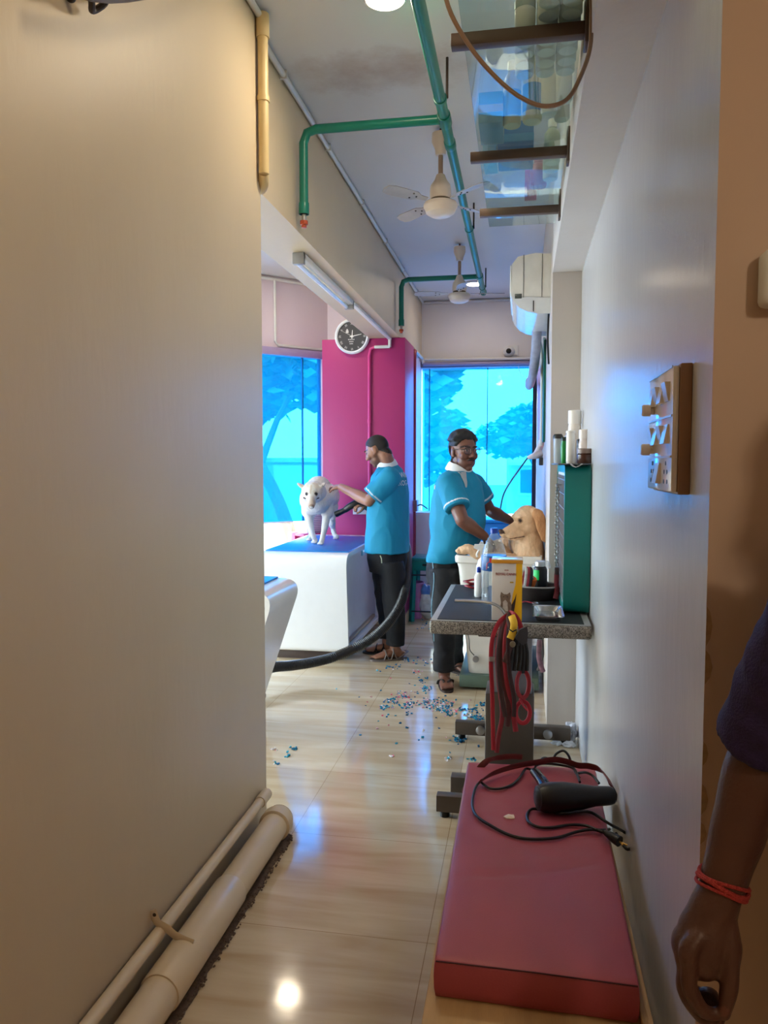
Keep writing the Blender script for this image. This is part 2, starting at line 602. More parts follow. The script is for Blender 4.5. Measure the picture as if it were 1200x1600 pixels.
def film_mat(name, clear, glow, mixv):
    m = bpy.data.materials.new(name); m.use_nodes = True
    nt = m.node_tree; nt.nodes.clear()
    out = nt.nodes.new('ShaderNodeOutputMaterial')
    tr = nt.nodes.new('ShaderNodeBsdfTransparent'); tr.inputs['Color'].default_value = clear
    tl = nt.nodes.new('ShaderNodeBsdfTranslucent'); tl.inputs['Color'].default_value = glow
    # dusty, uneven film
    tc = nt.nodes.new('ShaderNodeTexCoord')
    n = nt.nodes.new('ShaderNodeTexNoise'); n.inputs['Scale'].default_value = 2.3; n.inputs['Detail'].default_value = 5
    nt.links.new(tc.outputs['Object'], n.inputs['Vector'])
    mr = nt.nodes.new('ShaderNodeMapRange'); mr.inputs['To Min'].default_value = mixv * 0.75; mr.inputs['To Max'].default_value = mixv * 1.25
    nt.links.new(n.outputs['Fac'], mr.inputs['Value'])
    mx = nt.nodes.new('ShaderNodeMixShader')
    nt.links.new(mr.outputs['Result'], mx.inputs['Fac'])
    nt.links.new(tr.outputs[0], mx.inputs[1]); nt.links.new(tl.outputs[0], mx.inputs[2])
    gl = nt.nodes.new('ShaderNodeBsdfGlossy'); gl.inputs['Roughness'].default_value = 0.03
    m2 = nt.nodes.new('ShaderNodeMixShader')
    nt.links.new(schlick(nt, .03, .6), m2.inputs['Fac'])
    nt.links.new(mx.outputs[0], m2.inputs[1]); nt.links.new(gl.outputs[0], m2.inputs[2])
    nt.links.new(m2.outputs[0], out.inputs['Surface'])
    return m

M_FILM = film_mat('cyan window film on glass', (0.125, 0.49, 0.86, 1), (0.0, 0.51, 0.92, 1), 0.14)
M_CLEAR = film_mat('clear window glass', (0.93, 0.97, 0.97, 1), (0.9, 0.95, 0.95, 1), 0.05)
M_SEAM = mat('dark blue glass joint', (20, 70, 110), 0.5)

# end window: three filmed panes and clear glass below the film
FZ = 0.93
w1 = root('window_1', (-0.46, 8.40, 0.12), None, None); struct(w1)
xs = [-1.08, ony(671, 700, 8.40).x, ony(761, 700, 8.40).x, 0.155]
for i in range(3):
    MB().box(xs[i] + .004, xs[i + 1] - .004, 8.396, 8.404, FZ, 2.5).build('pane', M_FILM, w1)
    MB().box(xs[i] + .004, xs[i + 1] - .004, 8.396, 8.404, 0.12, FZ - .002).build('clear_pane', M_CLEAR, w1)
for x in xs[1:3]:
    MB().box(x - .004, x + .004, 8.39, 8.41, 0.12, 2.5).build('joint', M_SEAM, w1)
# slanting front: filmed panes near the pillar, then a plain glass door further along
w2 = root('window_2', A + DIA * 1.2 + V((0, 0, 0.1)), None, None); struct(w2)
ss_ = [-0.35, 0.30, 1.45, 2.5]
for i in range(3):
    slant(MB(), ss_[i] + .004, ss_[i + 1] - .004, FZ - .02, 2.5, 0.05, 0.058).build('pane', M_FILM, w2)
    if i > 0:
        slant(MB(), max(ss_[i], .42) + .004, ss_[i + 1] - .004, 0.02, FZ - .022, 0.05, 0.058).build('clear_pane', M_CLEAR, w2)
slant(MB(), .296, .304, FZ - .02, 2.5, 0.04, 0.066).build('joint', M_SEAM, w2)
slant(MB(), 1.446, 1.454, 0.02, 2.5, 0.04, 0.066).build('joint', M_SEAM, w2)
slant(MB(), 0.42, 2.5, FZ - .026, FZ - .014, 0.03, 0.07).build('rail', mat('white aluminium rail', (220, 225, 230), 0.4), w2)
d1 = struct(root('door_1', A + DIA * 3.5 + V((0, 0, 0.0)), None, None))
for s0, s1 in ((2.5, 3.55), (3.55, 4.55)):
    slant(MB(), s0 + .05, s1 - .05, 0.06, 2.45, 0.05, 0.06).build('pane', M_CLEAR, d1)
    for q in ((s0, s0 + .05, 0, 2.5), (s1 - .05, s1, 0, 2.5)):
        slant(MB(), q[0], q[1], q[2], q[3], 0.03, 0.08).build('stile', mat('white aluminium rail', (220, 225, 230), 0.4), d1)
    slant(MB(), s0, s1, 2.45, 2.5, 0.03, 0.08).build('rail', mat('white aluminium rail', (220, 225, 230), 0.4), d1)
# plain glass front of the side room, out of sight to the left
w3 = struct(root('window_3', (-5.15, 2.9, 0.02), None, None))
for y0, y1 in ((1.6, 2.95), (2.95, 4.2)):
    MB().box(-5.16, -5.15, y0 + .04, y1 - .04, .06, 2.70).build('pane', M_CLEAR, w3)
    MB().box(-5.19, -5.12, y0, y0 + .04, .02, 2.75).build('stile', mat('white aluminium rail', (220, 225, 230), 0.4), w3)
    MB().box(-5.19, -5.12, y1 - .04, y1, .02, 2.75).build('stile', mat('white aluminium rail', (220, 225, 230), 0.4), w3)
# chipped plaster along the outer corner of the glossy wall
for z, h, w_ in ((1.20, .035, .010), (1.13, .03, .012), (.98, .022, .009), (.90, .028, .011), (.84, .02, .010)):
    mb = MB()
    mb.prism([(0, -h), (w_ * .7, -h * .6), (w_, 0), (w_ * .6, h * .7), (0, h)], (0, -.0012, 0), (RW, 1.3600, z), (1, 0, 0), (0, 0, 1))
    struct(mb.build('trim_5', mat('chipped bare plaster', (176, 148, 116), .9, var=.2, scale=60)))
# ================================================================ pipes, lights, fans, air conditioner, clock
M_PVC = mat('cream pvc pipe', (206, 188, 162), 0.35, var=0.05, scale=5)
M_PVCW = mat('white pvc conduit', (214, 212, 208), 0.4, var=0.04)
M_YELP = mat('yellowed paint on pipe', (214, 190, 140), 0.4, var=0.08, scale=9)
M_GREEN = mat('green enamel pipe', (24, 122, 106), 0.32, var=0.06, scale=8)
M_STEEL = mat('brushed steel', (170, 172, 176), 0.32, metal=0.9, var=0.04)
M_DARKM = mat('dark brown metal', (62, 52, 46), 0.5, metal=0.3, var=0.1)
M_BLACK = mat('black plastic', (16, 16, 18), 0.42, var=0.1)
M_WPLA = mat('white plastic', (226, 226, 224), 0.35, var=0.02)
M_LEDON = mat('lit lamp diffuser', (255, 244, 220), 0.5, emit=(255, 240, 212), estr=14.0)

# drain pipes along the foot of the left wall
dp = root('drain_pipe', (LW + .1, 2.0, 0.02), 'thick cream plastic drain pipe along the foot of the left wall', 'pipe')
DX, DZ, DR = LW + .098, .066, .052
MB().cyl((DX, -1.4, DZ), (DX, 2.86, DZ), DR, seg=32).build('pipe_run', M_PVC, dp)
MB().lathe([(DR + .004, 0), (DR + .006, .004), (DR + .006, .5), (DR + .004, .504)], (DX, 1.82, DZ), (0, 1, 0), 32).build('socket', M_PVC, dp)
MB().lathe([(DR + .002, 0), (DR + .010, .004), (DR + .010, .05), (DR + .002, .055)], (DX, 2.78, DZ), (0, 1, 0), 32).build('end_collar', M_PVC, dp)
MB().lathe([(DR + .001, 0), (DR - .01, .01), (.01, .022), (0.001, .024)], (DX, 2.86, DZ), (0, 1, 0), 32).build('end_cap', mat('grey cement patch', (120, 108, 96), .9, var=.2, bump=.5), dp)
WX, WZ, WR = LW + .024, .135, .019
wp = root('water_pipe', (WX, 2.0, WZ), 'thin cream water pipe on the left wall just above the thick drain pipe', 'pipe')
MB().cyl((WX, -1.4, WZ), (WX, 2.9, WZ), WR, seg=20).build('pipe_run', M_PVC, wp)
MB().cyl((WX, 2.83, WZ), (WX, 2.915, WZ), WR + .004, seg=20).build('end_collar', M_PVC, wp)
# clip strap across both pipes
cl = root('pipe_clip', (LW, 1.97, .2), 'cream clip strap screwed to the left wall, holding the floor pipes', 'clip')
arc = [V((LW + .004, 1.97, .20)), V((LW + .02, 1.97, .165)), V((WX + .022, 1.97, .152)), V((DX - .02, 1.97, DZ + DR + .012)), V((DX + .03, 1.97, DZ + DR - .004))]
MB().tube(arc, .013, 8, smooth=4, flat=(1, .22), up=(0, 1, 0)).build('strap', M_PVC, cl)
MB().ell((LW + .012, 1.97, .188), (.006, .006, .006)).build('screw', M_DARKM, cl)
# crumbling grit strip where pipes meet floor
mb = MB()
rg = random.Random(3)
n_ = 150
ed = []
for i in range(n_ + 1):
    y = .6 + 2.25 * i / n_
    ed.append((y, DX + DR * .45, DX + DR + .004 + .010 * noise.noise(V((y * 6, 0, 0))) + .006 * noise.noise(V((y * 40, 3, 0)))))
rows = []
for y, xa, xb in ed:
    rows.append([mb.bm.verts.new((xa + (xb - xa) * t, y, .002 + .010 * math.sin(PI * min(t * 1.1, 1)) * (.6 + .6 * abs(noise.noise(V((y * 60, t * 5, 2)))))) ) for t in (0, .2, .4, .6, .8, 1)])
for i in range(n_):
    for k in range(5):
        mb.bm.faces.new((rows[i][k], rows[i][k + 1], rows[i + 1][k + 1], rows[i + 1][k]))
for i in range(500):
    y = rg.uniform(.9, 2.85)
    x = DX + DR * .6 + (rg.random() ** .7) * (.034)
    r = rg.uniform(.002, .0045)
    mb.ell((x, y, .004 + r * .5), (r, r * 1.3, r * .8), seg=6, rg=4)
tag(mb.build('grit', mat('dark mortar grit', (92, 74, 62), .95, var=.4, scale=90)), 'dark crumbled mortar grit along the drain pipe on the floor', 'grit', kind='stuff')

# conduit along the top of the left wall and beam
cz = CEIL - .022
cc = root('ceiling_conduit', (LW + .02, 3, cz), 'white conduit pipe along the corner of left wall and ceiling', 'pipe')
MB().tube([(LW + .016, -1, cz), (LW + .016, 2.86, cz), (LW + .016, 3.0, cz), (-1.062, 3.12, cz), (-1.062, 8.3, cz)], .0135, 12).build('pipe_run', M_PVCW, cc)
for y in (1.9, 2.5, 3.4, 4.2, 5.1, 6.0, 6.9, 7.8):
    x = LW + .016 if y < 3.0 else -1.062
    MB().box(x - .018, x + .017, y - .008, y + .008, cz - .017, CEIL - .001, .003).build('clip', M_PVCW, cc)
MB().tube([(-1.06, 8.33, cz), (.15, 8.33, cz)], .0135, 12).build('cross_run', M_PVCW, cc)
# yellowed down pipe in the corner where wall stops
yp = root('down_pipe', (LW - .02, LWE + .035, 2.6), 'yellowed vertical pipe at the end of the left wall under the ceiling', 'pipe')
yx, yy = -1.006, LWE - .03
MB().tube([(yx, yy, cz), (yx, yy, 2.66), (yx - .002, yy + .004, 2.61), (yx - .012, yy + .03, 2.578), (yx - .04, yy + .065, 2.570), (yx - .09, yy + .07, 2.570)], .0205, 16, smooth=3).build('pipe_run', M_YELP, yp)
MB().cyl((yx, yy, CEIL - .10), (yx, yy, CEIL - .012), .026, seg=16).build('tee_socket', M_YELP, yp)
MB().cyl((yx, yy, 2.88), (yx, yy, 2.90), .0245, seg=16).build('collar', M_YELP, yp)
# valve fitting high on the left wall, just in view
vp_ = onx(95, 6, LW)
vf = root('wall_bracket', (LW, vp_.y, vp_.z), 'dark pipe bracket at the top of the left wall, near the camera', 'bracket')
q = lambda px, py, o: onx(px, py, LW) + V((o, 0, 0))
MB().tube([q(20, -25, .05), q(70, -14, .05), q(140, 0, .05), q(230, -14, .05), q(330, -60, .05)], .012, 12, smooth=3).build('pipe_run', mat('brown painted pipe', (110, 92, 78), .45), vf)
MB().tube([q(112, -20, .045), q(122, 8, .035), q(133, 18, .02), q(142, 8, .035), q(144, -12, .045)], .008, 10, smooth=4).build('hook', M_DARKM, vf)
MB().ell(q(103, -4, .012), (.012, .012, .012)).build('screw', M_DARKM, vf)

# sprinkler main with branches
PZ = 3.05
sp1 = root('sprinkler_pipe', (-.37, 4.5, PZ), 'green sprinkler pipe hung under the ceiling with branches to the left beam', 'pipe')
mx0 = -.365
MB().cyl((mx0, .2, PZ), (mx0, 7.25, PZ), .0245, seg=20).build('main_pipe', M_GREEN, sp1)
MB().lathe([(.02, 0), (.03, .004), (.03, .045), (.02, .05)], (mx0, 7.22, PZ), (0, 1, 0), 20).build('end_cap', M_GREEN, sp1)
MB().lathe([(.0245, 0), (.0285, .006), (.0285, .07), (.0245, .076)], (mx0, 3.86, PZ), (0, 1, 0), 20).build('coupling', M_GREEN, sp1)
for by in (3.62, 6.64):
    bx = -1.035 if by < 5 else -1.035
    MB().tube([(mx0, by, PZ), (bx + .06, by, PZ), (bx + .018, by, PZ - .014), (bx, by, PZ - .06), (bx, by, 2.66)], .0215, 16, smooth=1).build('branch_pipe', M_GREEN, sp1)
    MB().lathe([(.03, -.05), (.031, -.04), (.031, .04), (.03, .05)], (mx0, by, PZ), (0, 1, 0), 18).build('tee', M_GREEN, sp1)
    MB().lathe([(.0245, 0), (.0255, .003), (.0255, .05), (.0245, .053)], (bx, by, 2.66), (0, 0, 1), 16).build('socket', M_GREEN, sp1)
    h = MB().lathe([(.011, 0), (.011, -.03)], (bx, by, 2.66), (0, 0, 1), 14).build('sprinkler_head', M_STEEL, sp1)
    MB().lathe([(.008, 0), (.019, -.003), (.019, -.02), (.012, -.024), (.012, -.034), (.001, -.035)], (bx, by, 2.632), (0, 0, 1), 16).build('deflector', mat('orange red sprinkler body', (170, 72, 44), .45), h)
for hy in (1.2, 3.42, 5.3, 7.05):
    MB().cyl((mx0 + .03, hy, PZ), (mx0 + .03, hy, CEIL), .006, seg=8).build('hanger_rod', M_DARKM, sp1)
    MB().lathe([(.0245, 0), (.029, .001), (.029, .025), (.0245, .026)], (mx0, hy - .012, PZ), (0, 1, 0), 18).build('hanger_ring', M_GREEN, sp1)

# ceiling lights
LAMPS = []
def ceiling_light(x, y, r, label, power, z=CEIL, flat=True):
    t = root('ceiling_light', (x, y, z - .03), label, 'ceiling light', None)
    MB().lathe([(.01, 0), (r + .012, 0), (r + .012, -.012), (r, -.020), (.01, -.018)], (x, y, z), seg=36).build('trim_ring', M_WPLA, t)
    MB().lathe([(.001, -.029), (r * .7, -.027), (r * .97, -.021), (r * .97, -.016), (.001, -.016)], (x, y, z), seg=36).build('diffuser', M_LEDON, t)
    LAMPS.append(((x, y, z - .035), power, flat))
    return t
ceiling_light(-.52, 2.93, .075, 'round lit ceiling light at the top of the picture beside the green pipe', 9)
ceiling_light(-.47, 7.58, .075, 'small lit ceiling light behind the far fan, near the end of green pipe', 4)
ceiling_light(-1.97, 6.22, .085, 'lit ceiling light of the side room, mirrored in the near floor tiles', 6)
ceiling_light(-.45, 1.25, .085, 'lit ceiling light above the near corridor, just out of frame', 3.0, CEIL, False)

ceiling_light(1.15, -.55, .085, 'lit ceiling light of the alcove to the right of the camera, out of frame', 11, 2.51, False)

# ceiling fans
M_FAN = mat('aged cream fan enamel', (214, 200, 188), .35, var=.06)
M_BLADE = mat('dusty grey fan blade', (164, 160, 162), .45, var=.12, scale=20)
def fan(x, y, zc, label, rot, dark):
    t = root('ceiling_fan', (x, y, zc), label, 'ceiling fan', 'short four-blade ceiling fans')
    MB().lathe([(.003, 0), (.006, .0), (.006, -.055), (.003, -.055)], (x, y, CEIL)).build('hook', M_DARKM, t)
    MB().lathe([(.012, -.02), (.046, -.025), (.048, -.065), (.030, -.105), (.026, -.135), (.012, -.137)], (x, y, CEIL)).build('canopy', M_FAN, t)
    MB().cyl((x, y, zc + .16), (x, y, CEIL - .1), .0125, seg=14).build('down_rod', mat('brown fan rod', (150, 128, 114), .4), t)
    MB().lathe([(.013, .175), (.022, .17), (.034, .14), (.052, .115), (.056, .085), (.056, .055), (.05, .045)], (x, y, zc)).build('motor_cover', M_FAN, t)
    MB().lathe([(.05, .05), (.052, .042), (.05, .026)], (x, y, zc)).build('dark_ring', mat('tarnished brass', (96, 80, 60), .5, metal=.4), t)
    MB().lathe([(.05, .03), (.084, .026), (.09, .012), (.09, .004), (.082, -.008), (.075, -.026), (.05, -.042), (.001, -.046)], (x, y, zc)).build('motor_housing', M_FAN, t)
    for k in range(4):
        a = rot + k * PI / 2
        d = V((math.cos(a), math.sin(a), 0)); s_ = V((-d.y, d.x, 0))
        c = V((x, y, zc + .028))
        tw = s_ * .97 + V((0, 0, .24))
        poly = [(.09, -.014), (.14, -.018), (.17, -.036), (.31, -.040), (.35, -.030), (.362, 0), (.35, .030), (.31, .040), (.17, .036), (.14, .018), (.09, .014)]
        up = d.cross(tw).normalized()
        bl = MB().prism(poly, up * .004, c, d, tw.normalized()).build('blade', M_BLADE, t)
        for rr, oo in ((.16, 0), (.19, .02), (.19, -.02)):
            MB().ell(c + d * rr + tw.normalized() * oo - up * .001, (.005, .005, .004), seg=8, rg=6).build('screw', M_DARKM, bl)
    return t
fan(-.435, 4.12, 2.815, 'cream four-blade ceiling fan nearer the camera, beside the glass shelf', math.radians(45), False)
fan(-.505, 6.25, 2.80, 'cream four-blade ceiling fan further away, in front of the far white wall', math.radians(8), True)

# air conditioner on the right wall, seen end on
ax1 = .155
ac = root('air_conditioner', (ax1, 4.95, 2.35), 'white wall air conditioner high on the right wall past the beam', 'air conditioner')
prof = [(0, .30), (-.10, .315), (-.19, .30), (-.215, .27), (-.222, .12), (-.205, .085), (-.12, .03), (0, .0)]
M_AC = mat('white glossy air conditioner shell', (232, 232, 228), .25)
yA, yB = 4.62, 5.42
upper = [(0, .335), (-.09, .342), (-.19, .325), (-.222, .285), (-.226, .10), (0, .085)]
lower = [(0, .087), (-.225, .102), (-.212, .07), (-.175, .03), (-.13, .008), (-.07, -.006), (0, -.006)]
MB().prism(upper, (0, yB - yA, 0), (ax1, yA, 2.35)).build('body', M_AC, ac)
MB().prism(lower, (0, yB - yA, 0), (ax1, yA, 2.35)).build('lower_shell', mat('white glossy lower shell', (226, 230, 234), .08), ac)
for xo in (-.05, -.155):
    MB().box(ax1 + xo - .0015, ax1 + xo + .0015, yA - .002, yA + .002, 2.44, 2.685).build('panel_line', mat('dark seam', (60, 60, 62), .6), ac)
MB().box(ax1 - .205, ax1 - .165, yA - .003, yA + .001, 2.435, 2.462, .002).build('sensor_window', mat('grey display', (74, 82, 84), .2), ac)
MB().box(ax1 - .10, ax1 - .095, yA - .004, yA + .002, 2.358, 2.42).build('louver_slot', M_BLACK, ac)
MB().box(ax1 - .235, ax1 - .226, yA + .05, yB - .05, 2.48, 2.64, .003).build('front_flap', M_AC, ac)
# lagged pipe and cables below it
lp = root('lagged_pipe', (.12, 5.2, 1.5), 'grey tape-wrapped pipe dropping from the air conditioner', 'pipe')
MB().tube([(.09, 5.25, 2.36), (.085, 5.3, 2.22), (.07, 5.6, 2.1), (.055, 6.6, 2.12), (.06, 7.9, 2.3)], .032, 14, smooth=6).build('lagging', mat('grey wrap tape', (150, 156, 178), .55, var=.15, scale=30), lp)
MB().tube([(.09, 5.35, 2.36), (.13, 5.5, 2.2), (.135, 5.6, 1.6)], .011, 10, smooth=4).build('drain_hose', M_PVCW, lp)
ck = root('power_cable', (.15, 4.55, 2.2), 'thin black cable hanging down beside the air conditioner', 'cable')
MB().tube([(.148, 4.66, 2.50), (.146, 4.64, 2.36), (.142, 4.62, 2.2), (.148, 4.60, 2.05)], .006, 8, smooth=6).build('cable_run', M_BLACK, ck)

# security camera on the far wall
sv = root('security_camera', (-.09, 8.33, 2.62), 'small white dome security camera above the end window', 'camera')
g = ony(795, 549, 8.33)
MB().lathe([(.03, 0), (.062, .0), (.06, .03), (.05, .055), (.03, .075), (.001, .08)], (g.x, 8.35, g.z), (0, -1, 0)).build('housing', M_WPLA, sv)
MB().ell((g.x, 8.275, g.z - .004), (.028, .02, .028)).build('lens', M_BLACK, sv)
MB().box(g.x + .05, g.x + .10, 8.335, 8.35, g.z - .04, g.z + .06, .003).build('junction_box', M_WPLA, sv)
MB().tube([(g.x + .09, 8.338, g.z - .03), (g.x + .10, 8.30, g.z - .16), (g.x + .14, 8.28, g.z - .26), (g.x + .24, 8.3, g.z - .30)], .004, 6, smooth=4).build('cable_tail', M_WPLA, sv)

# conduits over the end window
cw_ = root('window_conduit', (-.5, 8.27, 2.57), 'pair of white conduits running above the end window', 'pipe')
MB().cyl((-1.07, 8.265, 2.585), (.10, 8.265, 2.57), .016, seg=12).build('upper_run', M_PVCW, cw_)
MB().cyl((-1.05, 8.262, 2.535), (.10, 8.262, 2.525), .020, seg=12).build('lower_run', mat('lilac conduit', (150, 140, 176), .4), cw_)
MB().tube([(-1.06, 7.6, 2.60), (-1.06, 8.2, 2.60), (-1.055, 8.255, 2.59), (-1.05, 8.262, 2.54)], .016, 12).build('elbow_run', M_PVCW, cw_)

# red pipe and lilac strip at the pillar's far side
rp_ = root('riser_pipe', (-1.05, 7.55, 0), 'dark red vertical pipe behind the magenta pillar', 'pipe')
MB().tube([(-1.045, 7.49, 0.0), (-1.045, 7.49, 2.48), (-1.045, 7.50, 2.54), (-1.045, 7.54, 2.57)], .026, 12).build('pipe_run', mat('dark red painted pipe', (140, 30, 62), .4), rp_)

# tube light under the beam, with its cover strip and wiring
tb = root('tube_light', (-1.2, 4.4, 2.58), 'unlit white tube light fixed under the left beam', 'light fitting')
tx = -1.17
MB().box(tx - .018, tx + .018, 4.02, 5.28, 2.565, 2.596, .004).build('batten', M_WPLA, tb)
MB().cyl((tx - .03, 4.06, 2.552), (tx - .03, 5.24, 2.552), .013, seg=16).build('tube', mat('frosted white tube glass', (235, 238, 240), .2), tb)
for y in (4.03, 5.25):
    MB().box(tx - .045, tx + .018, y - .012, y + .02, 2.535, 2.596, .004).build('end_holder', mat('grey lamp holder', (150, 150, 150), .4), tb)
tc_ = root('trunking', (tx, 6.0, 2.58), 'white wiring trunking from the tube light to the magenta pillar', 'trunking')
MB().box(tx - .016, tx + .016, 5.32, 6.84, 2.575, 2.597, .003).build('duct', M_WPLA, tc_)
MB().tube([(tx, 6.83, 2.58), (tx, 6.835, 2.51)], .014, 10).build('down_stub', M_WPLA, tc_)
MB().tube([(tx, 6.838, 2.515), (tx - .14, 6.838, 2.515)], .014, 10).build('cross_stub', M_WPLA, tc_)
pc = root('pillar_conduit', (-1.4, 6.84, 1.6), 'magenta painted conduit down the face of the pillar', 'pipe')
pxx = ony(577, 640, 6.84).x
MB().tube([(tx - .14, 6.843, 2.515), (pxx + .06, 6.843, 2.515), (pxx + .012, 6.843, 2.50), (pxx, 6.843, 2.44), (pxx, 6.843, 1.12)], .0145, 12).build('pipe_run', mat('magenta painted conduit', (206, 62, 132), .4), pc)
MB().cyl((pxx, 6.843, 1.84), (pxx, 6.843, 1.87), .0185, seg=12).build('collar', mat('magenta painted conduit', (206, 62, 132), .4), pc)
# hanging conduit on the side room front wall
fc = root('front_conduit', (-2.1, 7.15, 2.9), 'white vertical conduit on the side room wall above the blue window', 'pipe')
e0 = A + DIA * .62 - NRM * .015
MB().tube([V((e0.x, e0.y, 3.2)), V((e0.x, e0.y, 2.62)), V((e0.x, e0.y, 2.585)) - DIA * .03, V((e0.x, e0.y, 2.58)) - DIA * .6], .013, 10).build('pipe_run', M_PVCW, fc)
MB().tube([A - NRM * .015 + V((0, 0, 3.19)), A + DIA * 2.0 - NRM * .015 + V((0, 0, 3.19))], .016, 10).build('top_run', M_PVCW, fc)

# wall clock on the pillar
ckc = ony(549.5, 525, 6.82)
CR = .158
ckr = root('wall_clock', (ckc.x, 6.86, ckc.z - CR), 'round wall clock with dark grey face on the magenta pillar', 'clock')
MB().lathe([(CR - .02, 0), (CR, .002), (CR, .03), (CR - .012, .042), (CR - .024, .036), (CR - .026, .02)], (ckc.x, 6.86, ckc.z), (0, -1, 0), 56).build('rim', mat('silver white clock rim', (226, 230, 236), .25), ckr)
MB().lathe([(.001, .018), (CR - .022, .018), (CR - .022, .022), (.001, .022)], (ckc.x, 6.86, ckc.z), (0, -1, 0), 56).build('dial', mat('charcoal dial', (66, 64, 68), .5), ckr)
M_INK = mat('pale grey numerals', (206, 204, 206), .5)
NUM = ['XII', 'I', 'II', 'III', 'IIII', 'V', 'VI', 'VII', 'VIII', 'IX', 'X', 'XI']
dy_ = 6.86 - .0225
for i, n_ in enumerate(NUM):
    a = i * PI / 6
    p = V((ckc.x + math.sin(a) * .112, dy_, ckc.z + math.cos(a) * .112))
    text('numeral', n_, .030, p, (math.cos(a), 0, -math.sin(a)), (math.sin(a), 0, math.cos(a)), M_INK, ckr, sx=.8)
def hand(name, ang, ln, w_, off, m_):
    d = V((math.sin(ang), 0, math.cos(ang))); s_ = V((d.z, 0, -d.x))
    MB().prism([(-w_, -.02), (w_, -.02), (w_ * .4, ln), (-w_ * .4, ln)], (0, -.0015, 0), V((ckc.x, dy_ - off, ckc.z)), s_, d).build(name, m_, ckr)
M_HW = mat('white clock hand', (240, 240, 240), .4)
hand('hour_hand', math.radians(4), .055, .005, .003, M_HW)
hand('minute_hand', math.radians(79), .088, .004, .005, M_HW)
hand('second_hand', math.radians(-62), .10, .0014, .007, M_HW)
MB().lathe([(.006, .0), (.006, .012), (.001, .013)], (ckc.x, dy_ + .002, ckc.z), (0, -1, 0), 14).build('hub', M_HW, ckr)
MB().prism([(-.012, 0), (.012, 0), (.012, .022), (.006, .028), (.006, .036), (-.006, .036), (-.006, .028), (-.012, .022)], (0, -.001, 0), (ckc.x - .045, dy_, ckc.z + .03), (1, 0, 0), (0, 0, 1)).build('emblem', M_INK, ckr)
for zz, wd in ((-.028, .05), (-.047, .034), (-.066, .026)):
    for k in range(4):
        MB().box(ckc.x - .008 + (k - 1.5) * wd / 3.2 - wd / 9, ckc.x - .008 + (k - 1.5) * wd / 3.2 + wd / 9, dy_ - .001, dy_, ckc.z + zz - .004, ckc.z + zz + .004).build('dial_mark', M_INK, ckr)

# ---------------------------------------------------------------- switch boards
M_SWB = mat('cream switch plate', (226, 218, 208), .12, var=.03)
sbA, sbB = onx(1040, 590, RW), onx(1080, 600, RW)
y0_, y1_ = onx(1080, 700, RW).y, onx(1038, 700, RW).y
z1_, z0_ = onx(1060, 580, RW).z, onx(1060, 770, RW).z
sw = root('switch_board', (RW, (y0_ + y1_) / 2, z0_), 'tall cream switch board with rocker switches and sockets on the right wall', 'switch board')
MB().box(RW - .022, RW, y0_, y1_, z0_, z1_, .003).build('back_box', mat('brown wood back box', (140, 104, 78), .5), sw)
MB().box(RW - .034, RW - .022, y0_ + .004, y1_ - .002, z0_ + .004, z1_ - .004, .004).build('face_plate', M_SWB, sw)
hh = z1_ - z0_; ww = y1_ - y0_
xs_ = RW - .034
def rocker(yc, zc, w_=.016, h_=.030, tilt=1):
    MB().prism([(-.0, -h_), (-.010 if tilt > 0 else -.003, -h_), (-.003 if tilt > 0 else -.010, h_), (0, h_)], (0, w_, 0), (xs_, yc - w_ / 2, zc), (1, 0, 0), (0, 0, 1)).build('rocker', M_SWB, sw)
for r, fz in enumerate((.80, .47)):
    for k in range(4):
        rocker(y0_ + ww * (.2 + .2 * k), z0_ + hh * fz, ww * .15, hh * .075, 1 if (k + r) % 2 else -1)
rocker(y0_ + ww * .5, z0_ + hh * .16, ww * .16, hh * .085, 1)
for k, fy in enumerate((.22, .78)):
    for a_, b_ in ((0, .03), (-.03, -.01), (.03, -.01), (-.035, -.055), (.035, -.055)):
        MB().lathe([(.0045, 0), (.0045, .0008)], (xs_, y0_ + ww * fy + a_ * .5, z0_ + hh * .19 + b_ * .42), (-1, 0, 0), 10).build('socket_hole', M_BLACK, sw)
for fz in (.70, .36):
    k_ = (xs_, y1_ - ww * .22, z0_ + hh * fz)
    MB().lathe([(.009, 0), (.009, .006), (.0125, .007), (.0125, .022), (.009, .025), (.001, .025)], k_, (-1, 0, 0), 18).build('regulator_knob', M_SWB, sw)
for fz in (.985, .615, .30):
    MB().box(xs_ - .002, xs_, y0_ + .006, y1_ - .006, z0_ + hh * fz - .004, z0_ + hh * fz).build('frame_ridge', M_SWB, sw)

g = ony(1195, 440, 1.355)
dbx = root('door_chime', (g.x + .03, 1.36, g.z), 'white rounded box on the warm-lit wall at the right picture edge', 'box')
MB().box(g.x - .012, g.x + .07, 1.315, 1.36, g.z - .045, g.z + .045, .012, 3).build('cover', M_WPLA, dbx)
MB().box(g.x + .004, g.x + .055, 1.3125, 1.3155, g.z - .03, g.z + .03, .002).build('front_panel', mat('grey speaker panel', (196, 192, 188), .4), dbx)
